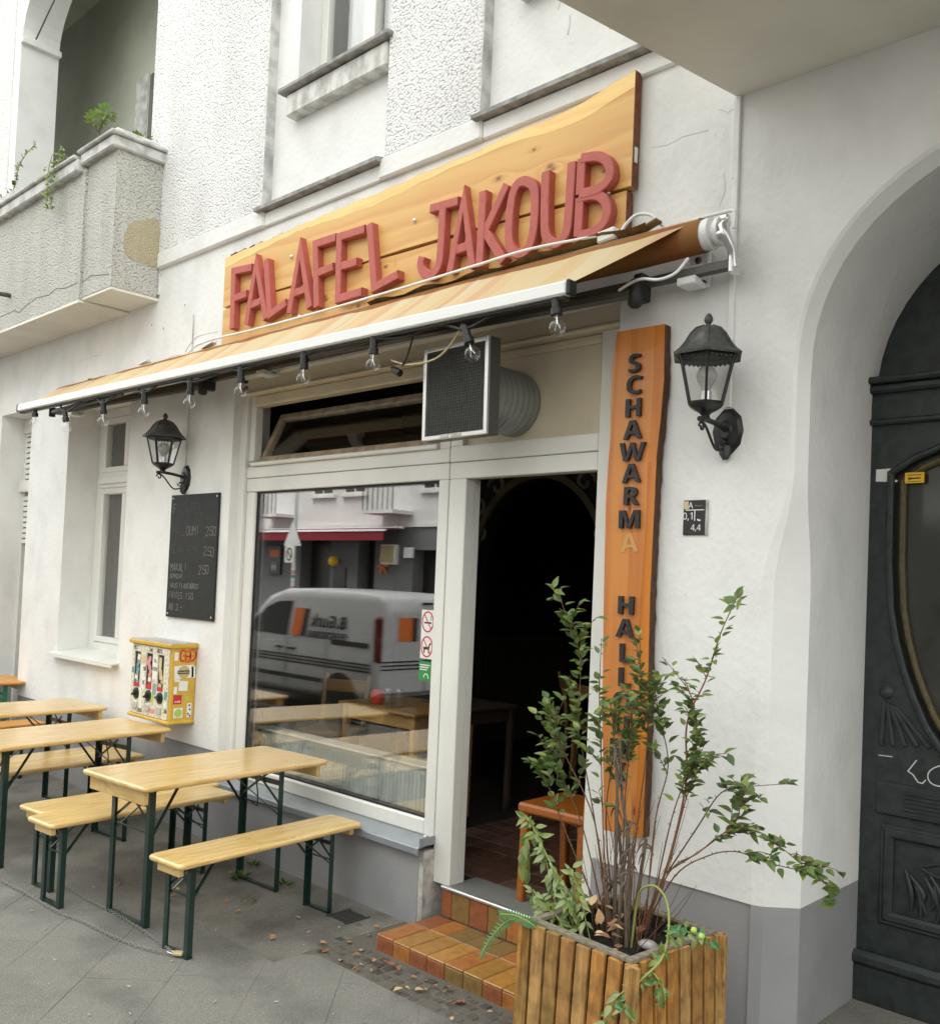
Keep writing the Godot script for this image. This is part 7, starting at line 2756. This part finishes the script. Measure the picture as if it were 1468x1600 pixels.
	for a in [[0.6, -2.18, 0.49, -2.26, 0.64, -2.35, 0.73, -2.46, 0.84, -2.51, 0.89], [0.6, -2.21, 0.47, -2.32, 0.57, -2.39, 0.72, -2.43, 0.82], [0.6, -2.15, 0.49, -2.20, 0.66, -2.26, 0.74], [0.58, -2.24, 0.47, -2.30, 0.60, -2.33, 0.66], [0.66, -2.2, 0.48, -2.28, 0.56, -2.36, 0.58], [0.62, -2.16, 0.48, -2.22, 0.58, -2.24, 0.64], [0.64, -2.26, 0.49, -2.36, 0.58, -2.42, 0.62]]:
		var p := stem_points(a, wb, r)
		var m := MB.new()
		m.tube(p, 0.003, 6)
		part(wl, "stem", m, M.stem_green)
		for k in range(3, p.size()):
			for q in 3:
				var w := Vector3(r.randf_range(-1, 1), r.randf_range(-1.1, 0.5), r.randf_range(-0.7, 0.9)).normalized()
				wlist.append(leaf_frame(p[k] + w * 0.008, w, Vector3(0.2, 0.6, 1), r.randf_range(0.028, 0.058)))
	# drooping cluster
	for k in 14:
		wlist.append(leaf_frame(Vector3(-0.215 + r.randf_range(-0.02, 0.03), 0.34 - 0.012 * k, r.randf_range(-0.02, 0.02)), Vector3(r.randf_range(-0.2, 0.3), -1, r.randf_range(-0.1, 0.2)), Vector3(0.2, 0.1, 1), r.randf_range(0.06, 0.09)))
	scatter(wl, wlist, [leaf_mesh(0.2, 0.3, 0.2), leaf_mesh(0.24, 0.15, 0.3)], [M.leaf_pale, M.leaf_mid, M.leaf_pale, M.leaf_light], 200)
	# fern-like tansy leaves on the left front edge
	var fe := thing("feathery_leaves", "bright green feathery leaves hanging over the planter's left front edge", "plant", Vector3(-2.3, 0.53, 0.79))
	var flist := []
	for q in [[Vector3(0, 0, -0.05), Vector3(-0.09, 0.02, 0.0), Vector3(-0.16, -0.06, 0.03), Vector3(-0.2, -0.14, 0.04)], [Vector3(0.05, -0.02, -0.04), Vector3(0.02, 0.03, 0.0), Vector3(-0.05, 0.05, 0.02), Vector3(-0.12, 0.04, 0.03)]]:
		var p := curve3(q, 7)
		var m := MB.new()
		m.tube(p, 0.0028, 6)
		part(fe, "stem", m, M.stem_green)
		for k in range(6, p.size()):
			for s in [-1, 1]:
				var d: Vector3 = (p[k] - p[k - 1]).normalized()
				flist.append(leaf_frame(p[k], d * 0.7 + d.cross(Vector3(0, 0.3, 1)).normalized() * s, Vector3(0, 0.4, 1), 0.036 * (1.15 - 0.6 * k / p.size())))
	scatter(fe, flist, [leaf_mesh(0.16, 0.1, 0.1)], [M.fern_green], 200)
	# tomato vine on the right
	var vi := thing("tomato_vine", "arching green tomato vine hanging over the planter's front right side", "plant", Vector3(-1.85, 0.55, 0.7))
	var vb := Vector3(-1.85, 0.55, 0.7)
	var vlist := []
	for q in [[Vector3(-2.0, 0.5, 0.55), Vector3(-1.97, 0.67, 0.57), Vector3(-1.93, 0.745, 0.6), Vector3(-1.86, 0.775, 0.62), Vector3(-1.80, 0.74, 0.64), Vector3(-1.765, 0.66, 0.68), Vector3(-1.765, 0.57, 0.72), Vector3(-1.80, 0.50, 0.81), Vector3(-1.83, 0.42, 0.84)], [Vector3(-1.77, 0.64, 0.69), Vector3(-1.73, 0.665, 0.66), Vector3(-1.68, 0.655, 0.63), Vector3(-1.64, 0.655, 0.62)], [Vector3(-1.78, 0.53, 0.75), Vector3(-1.74, 0.5, 0.75), Vector3(-1.72, 0.46, 0.76)], [Vector3(-1.80, 0.50, 0.81), Vector3(-1.86, 0.44, 0.85), Vector3(-1.88, 0.34, 0.86), Vector3(-1.86, 0.22, 0.87), Vector3(-1.83, 0.12, 0.88)]]:
		var p := []
		for w in q:
			p.append(w - vb)
		p = curve3(p, 6)
		var m := MB.new()
		m.tube(p, 0.0042 if q.size() > 5 else 0.0026, 7)
		part(vi, "stem", m, M.stem_green)
		for k in range(2, p.size()):
			if q.size() > 5 and k < 30:
				continue
			if r.randf() < 0.45:
				continue
			for s in 2:
				var w := Vector3(r.randf_range(-1, 1), r.randf_range(-1, 0.3), r.randf_range(-0.2, 0.8)).normalized()
				vlist.append(leaf_frame(p[k] + w * 0.01, w, Vector3(0.1, 0.5, 1), r.randf_range(0.025, 0.05)))
	scatter(vi, vlist, [leaf_mesh(0.3, 0.3, 0.35), leaf_mesh(0.22, 0.4, 0.2)], [M.leaf_light, M.leaf_pale, M.fern_green, M.leaf_mid], 250)
	for q in [[-1.69, 0.672], [-1.66, 0.66]]:
		var m := MB.new()
		m.xf = Transform3D(Basis.IDENTITY, Vector3(q[0], q[1], 0.64) - vb)
		m.lathe([Vector2(0, -0.012), Vector2(0.009, -0.008), Vector2(0.012, 0), Vector2(0.008, 0.009), Vector2(0, 0.011)], 10)
		part(vi, "green_tomato", m, M.lime)


# ------------------------------------------------------------------ plants on the balcony
func build_balcony_plants() -> void:
	var r := RandomNumberGenerator.new()
	r.seed = 71
	var lm := [leaf_mesh(0.3, 0.1, 0.2), leaf_mesh(0.24, 0.2, 0.3)]
	var a := thing("potted_succulent", "little tree-shaped succulent with two green heads on the balcony rail", "plant", Vector3(-7.40, 5.16, 0.34))
	var m := MB.new()
	m.tube(curve3([Vector3(0, 0, 0), Vector3(-0.01, 0.11, 0), Vector3(-0.07, 0.17, 0.0), Vector3(-0.10, 0.24, 0.0)], 5), [0.014, 0.014, 0.013, 0.013, 0.012, 0.012, 0.011, 0.011, 0.01, 0.01, 0.009, 0.009, 0.008, 0.008, 0.008, 0.007], 8)
	m.tube(curve3([Vector3(-0.05, 0.15, 0), Vector3(0.0, 0.20, 0.0), Vector3(0.05, 0.25, 0.0)], 4), 0.008, 7)
	part(a, "trunk", m, M.stalk_dry)
	var l := []
	for c in [Vector3(-0.11, 0.29, 0), Vector3(-0.05, 0.27, 0), Vector3(0.06, 0.28, 0)]:
		for k in 48:
			var w := Vector3(r.randf_range(-1, 1), r.randf_range(-0.5, 1), r.randf_range(-1, 1)).normalized()
			l.append(leaf_frame(c + w * Vector3(0.05, 0.035, 0.05), w, Vector3(0, 1, 0.2), 0.05))
	scatter(a, l, lm, [M.succulent, M.leaf_light], 120)
	var b := thing("trailing_plant", "pale green trailing plant spilling over the balcony coping", "plant", Vector3(-7.86, 5.1, 0.5))
	l = []
	for k in 150:
		var t := r.randf()
		var c := Vector3(r.randf_range(-0.06, 0.06) - 0.08 * t, 0.16 - 0.5 * t, 0.02 + r.randf_range(-0.03, 0.04) - 0.02 * t)
		c.x *= (1.2 - 0.7 * t)
		if t < 0.3:
			c.z -= 0.08
		l.append(leaf_frame(c, Vector3(r.randf_range(-1, 1), r.randf_range(-1, 0.6), r.randf_range(-0.3, 1)), Vector3(0, 0.5, 1), r.randf_range(0.03, 0.05)))
	var tv := MB.new()
	tv.tube(curve3([Vector3(0.02, 0.08, -0.06), Vector3(0.0, 0.1, 0.02), Vector3(-0.04, -0.1, 0.04), Vector3(-0.07, -0.36, 0.02)], 5), 0.004, 6)
	part(b, "stem", tv, M.stem_green)
	scatter(b, l, lm, [M.leaf_pale, M.leaf_light, M.leaf_mid], 120)
	var c2 := thing("climbing_vine", "thin vine climbing at the far left of the balcony rail", "plant", Vector3(-9.1, 5.2, 0.36))
	var p := curve3([Vector3(-0.2, 0.0, 0), Vector3(-0.02, 0.1, 0), Vector3(0.10, 0.22, 0.02), Vector3(0.22, 0.31, 0.02), Vector3(0.42, 0.38, 0.0)], 6)
	var vm := MB.new()
	vm.tube(p, 0.004, 6)
	part(c2, "stem", vm, M.stem_green)
	l = []
	for k in range(1, p.size()):
		for q in 3:
			var w := Vector3(r.randf_range(-1, 1), r.randf_range(-0.6, 0.8), r.randf_range(-0.5, 1)).normalized()
			l.append(leaf_frame(p[k], w, Vector3(0, 0.6, 1), r.randf_range(0.03, 0.06) * (1.3 if k < 8 else 0.8)))
	for k in 30:
		l.append(leaf_frame(Vector3(r.randf_range(-0.45, 0.0), r.randf_range(-0.03, 0.1), r.randf_range(-0.05, 0.05)), Vector3(r.randf_range(-1, 1), r.randf_range(-0.4, 0.8), r.randf_range(-0.5, 1)), Vector3(0, 0.6, 1), 0.055))
	scatter(c2, l, lm, [M.leaf_mid, M.leaf_pale, M.leaf_dark], 120)
	var d := thing("dark_leafed_plant", "dark broad-leafed plant behind the balcony corner next to the pier", "plant", Vector3(-7.16, 5.14, 0.12))
	l = []
	for k in 34:
		var w := Vector3(r.randf_range(-1, 1), r.randf_range(-0.2, 1), r.randf_range(-0.6, 0.8)).normalized()
		l.append(leaf_frame(Vector3(0, 0.04, 0) + w * 0.05, w, Vector3(0, 1, 0.3), r.randf_range(0.08, 0.13)))
	var ds := MB.new()
	ds.tube([Vector3(0, -0.05, 0), Vector3(0, 0.08, 0)], 0.008, 6)
	part(d, "stem", ds, M.stem_green)
	scatter(d, l, lm, [M.leaf_dark, M.leaf_mid], 60)


# ------------------------------------------------------------------ litter on the ground
func build_litter() -> void:
	var r := RandomNumberGenerator.new()
	r.seed = 123
	var kinds := [leaf_mesh(0.34, 0.2, 0.5), leaf_mesh(0.42, -0.25, 0.6), leaf_mesh(0.3, 0.3, 0.3)]
	var spots := []
	for k in 34:
		spots.append([Vector3(r.randf_range(-3.86, -2.75), G + 0.012, r.randf_range(0.42, 0.66)), 0])
	for q in [[-4.62, 0.52], [-4.58, 0.48], [-4.68, 0.56], [-4.5, 0.6], [-4.2, 0.42], [-3.95, 0.25], [-3.85, 0.2], [-3.78, 0.3], [-4.05, 0.72], [-3.86, 0.55], [-4.95, 0.75], [-5.02, 0.68], [-4.9, 0.8], [-5.1, 0.3], [-4.72, 0.22], [-4.3, 0.15], [-5.3, 0.9], [-5.35, 1.05]]:
		spots.append([Vector3(q[0], G + 0.01, q[1]), 1])
	for s in spots:
		var o := solo("dry_leaf", "small curled dry leaf on the cobbles in front of the tiled step" if s[1] == 0 else "small dry leaf on the ground under the tables near the house", "leaf", kinds[r.randi() % 3], M["dry_leaf_%d" % (r.randi() % 3)], Vector3.ZERO, 0.0, "dry leaves by the step" if s[1] == 0 else "dry leaves under the tables")
		o.transform = leaf_frame(s[0], Vector3(r.randf_range(-1, 1), r.randf_range(-0.08, 0.14), r.randf_range(-1, 1)), Vector3(r.randf_range(-0.4, 0.4), 1, r.randf_range(-0.4, 0.4)), r.randf_range(0.024, 0.05))
	var bits := [[-4.0, 1.5], [-3.62, 1.3], [-4.13, 1.22], [-3.75, 1.62], [-4.5, 1.62], [-4.25, 1.75], [-3.9, 0.62], [-4.02, 0.5], [-3.98, 0.33], [-3.45, 1.1], [-3.2, 0.98], [-4.9, 1.5], [-4.7, 0.95], [-5.05, 0.6], [-3.85, 1.75], [-3.3, 1.3], [-5.2, 1.45], [-4.35, 0.85]]
	for q in bits:
		var b := MB.new()
		if r.randf() < 0.5:
			b.box(Vector3.ZERO, Vector3(r.randf_range(0.006, 0.013), 0.002, r.randf_range(0.005, 0.01)), 0.0007)
		else:
			b.tube([Vector3(-0.009, 0.002, 0), Vector3(0.011, 0.002, 0)], 0.003, 6)
		solo("litter_bit", "tiny white scrap of litter on the pavement", "litter", b, M.dirty_white, Vector3(q[0], G + 0.003, q[1]), r.randf() * TAU, "scraps of litter on the pavement")
	# weeds at the foot of the wall
	for q in [[-4.72, 0.16, 0.04, "little green weed at the wall behind the nearest table's far legs"], [-5.15, 0.1, 0.035, "small weed at the wall under the left end of the window sill"], [-4.98, 0.3, 0.05, "crumpled dark green weed under the nearest table"]]:
		var w := thing("weed", q[3], "plant", Vector3(q[0], G, q[1]))
		var l := []
		for k in 14:
			var d := Vector3(r.randf_range(-1, 1), r.randf_range(0.1, 1), r.randf_range(-1, 1)).normalized()
			l.append(leaf_frame(d * 0.02, d, Vector3.UP, q[2] * r.randf_range(0.7, 1.3)))
		scatter(w, l, kinds, [M.leaf_mid, M.leaf_dark], 20)
	var gr := MB.new()
	for k in 9:
		gr.slab(-4.15 + 0.018 * k, -4.142 + 0.018 * k, G + 0.001, G + 0.006, 0.12, 0.27)
	gr.slab(-4.16, -4.15, G + 0.001, G + 0.008, 0.11, 0.28)
	gr.slab(-3.998, -3.988, G + 0.001, G + 0.008, 0.11, 0.28)
	solo("drain_grate", "small rusty drain grate by the wall under the nearest bench", "grate", gr, M.iron_worn)
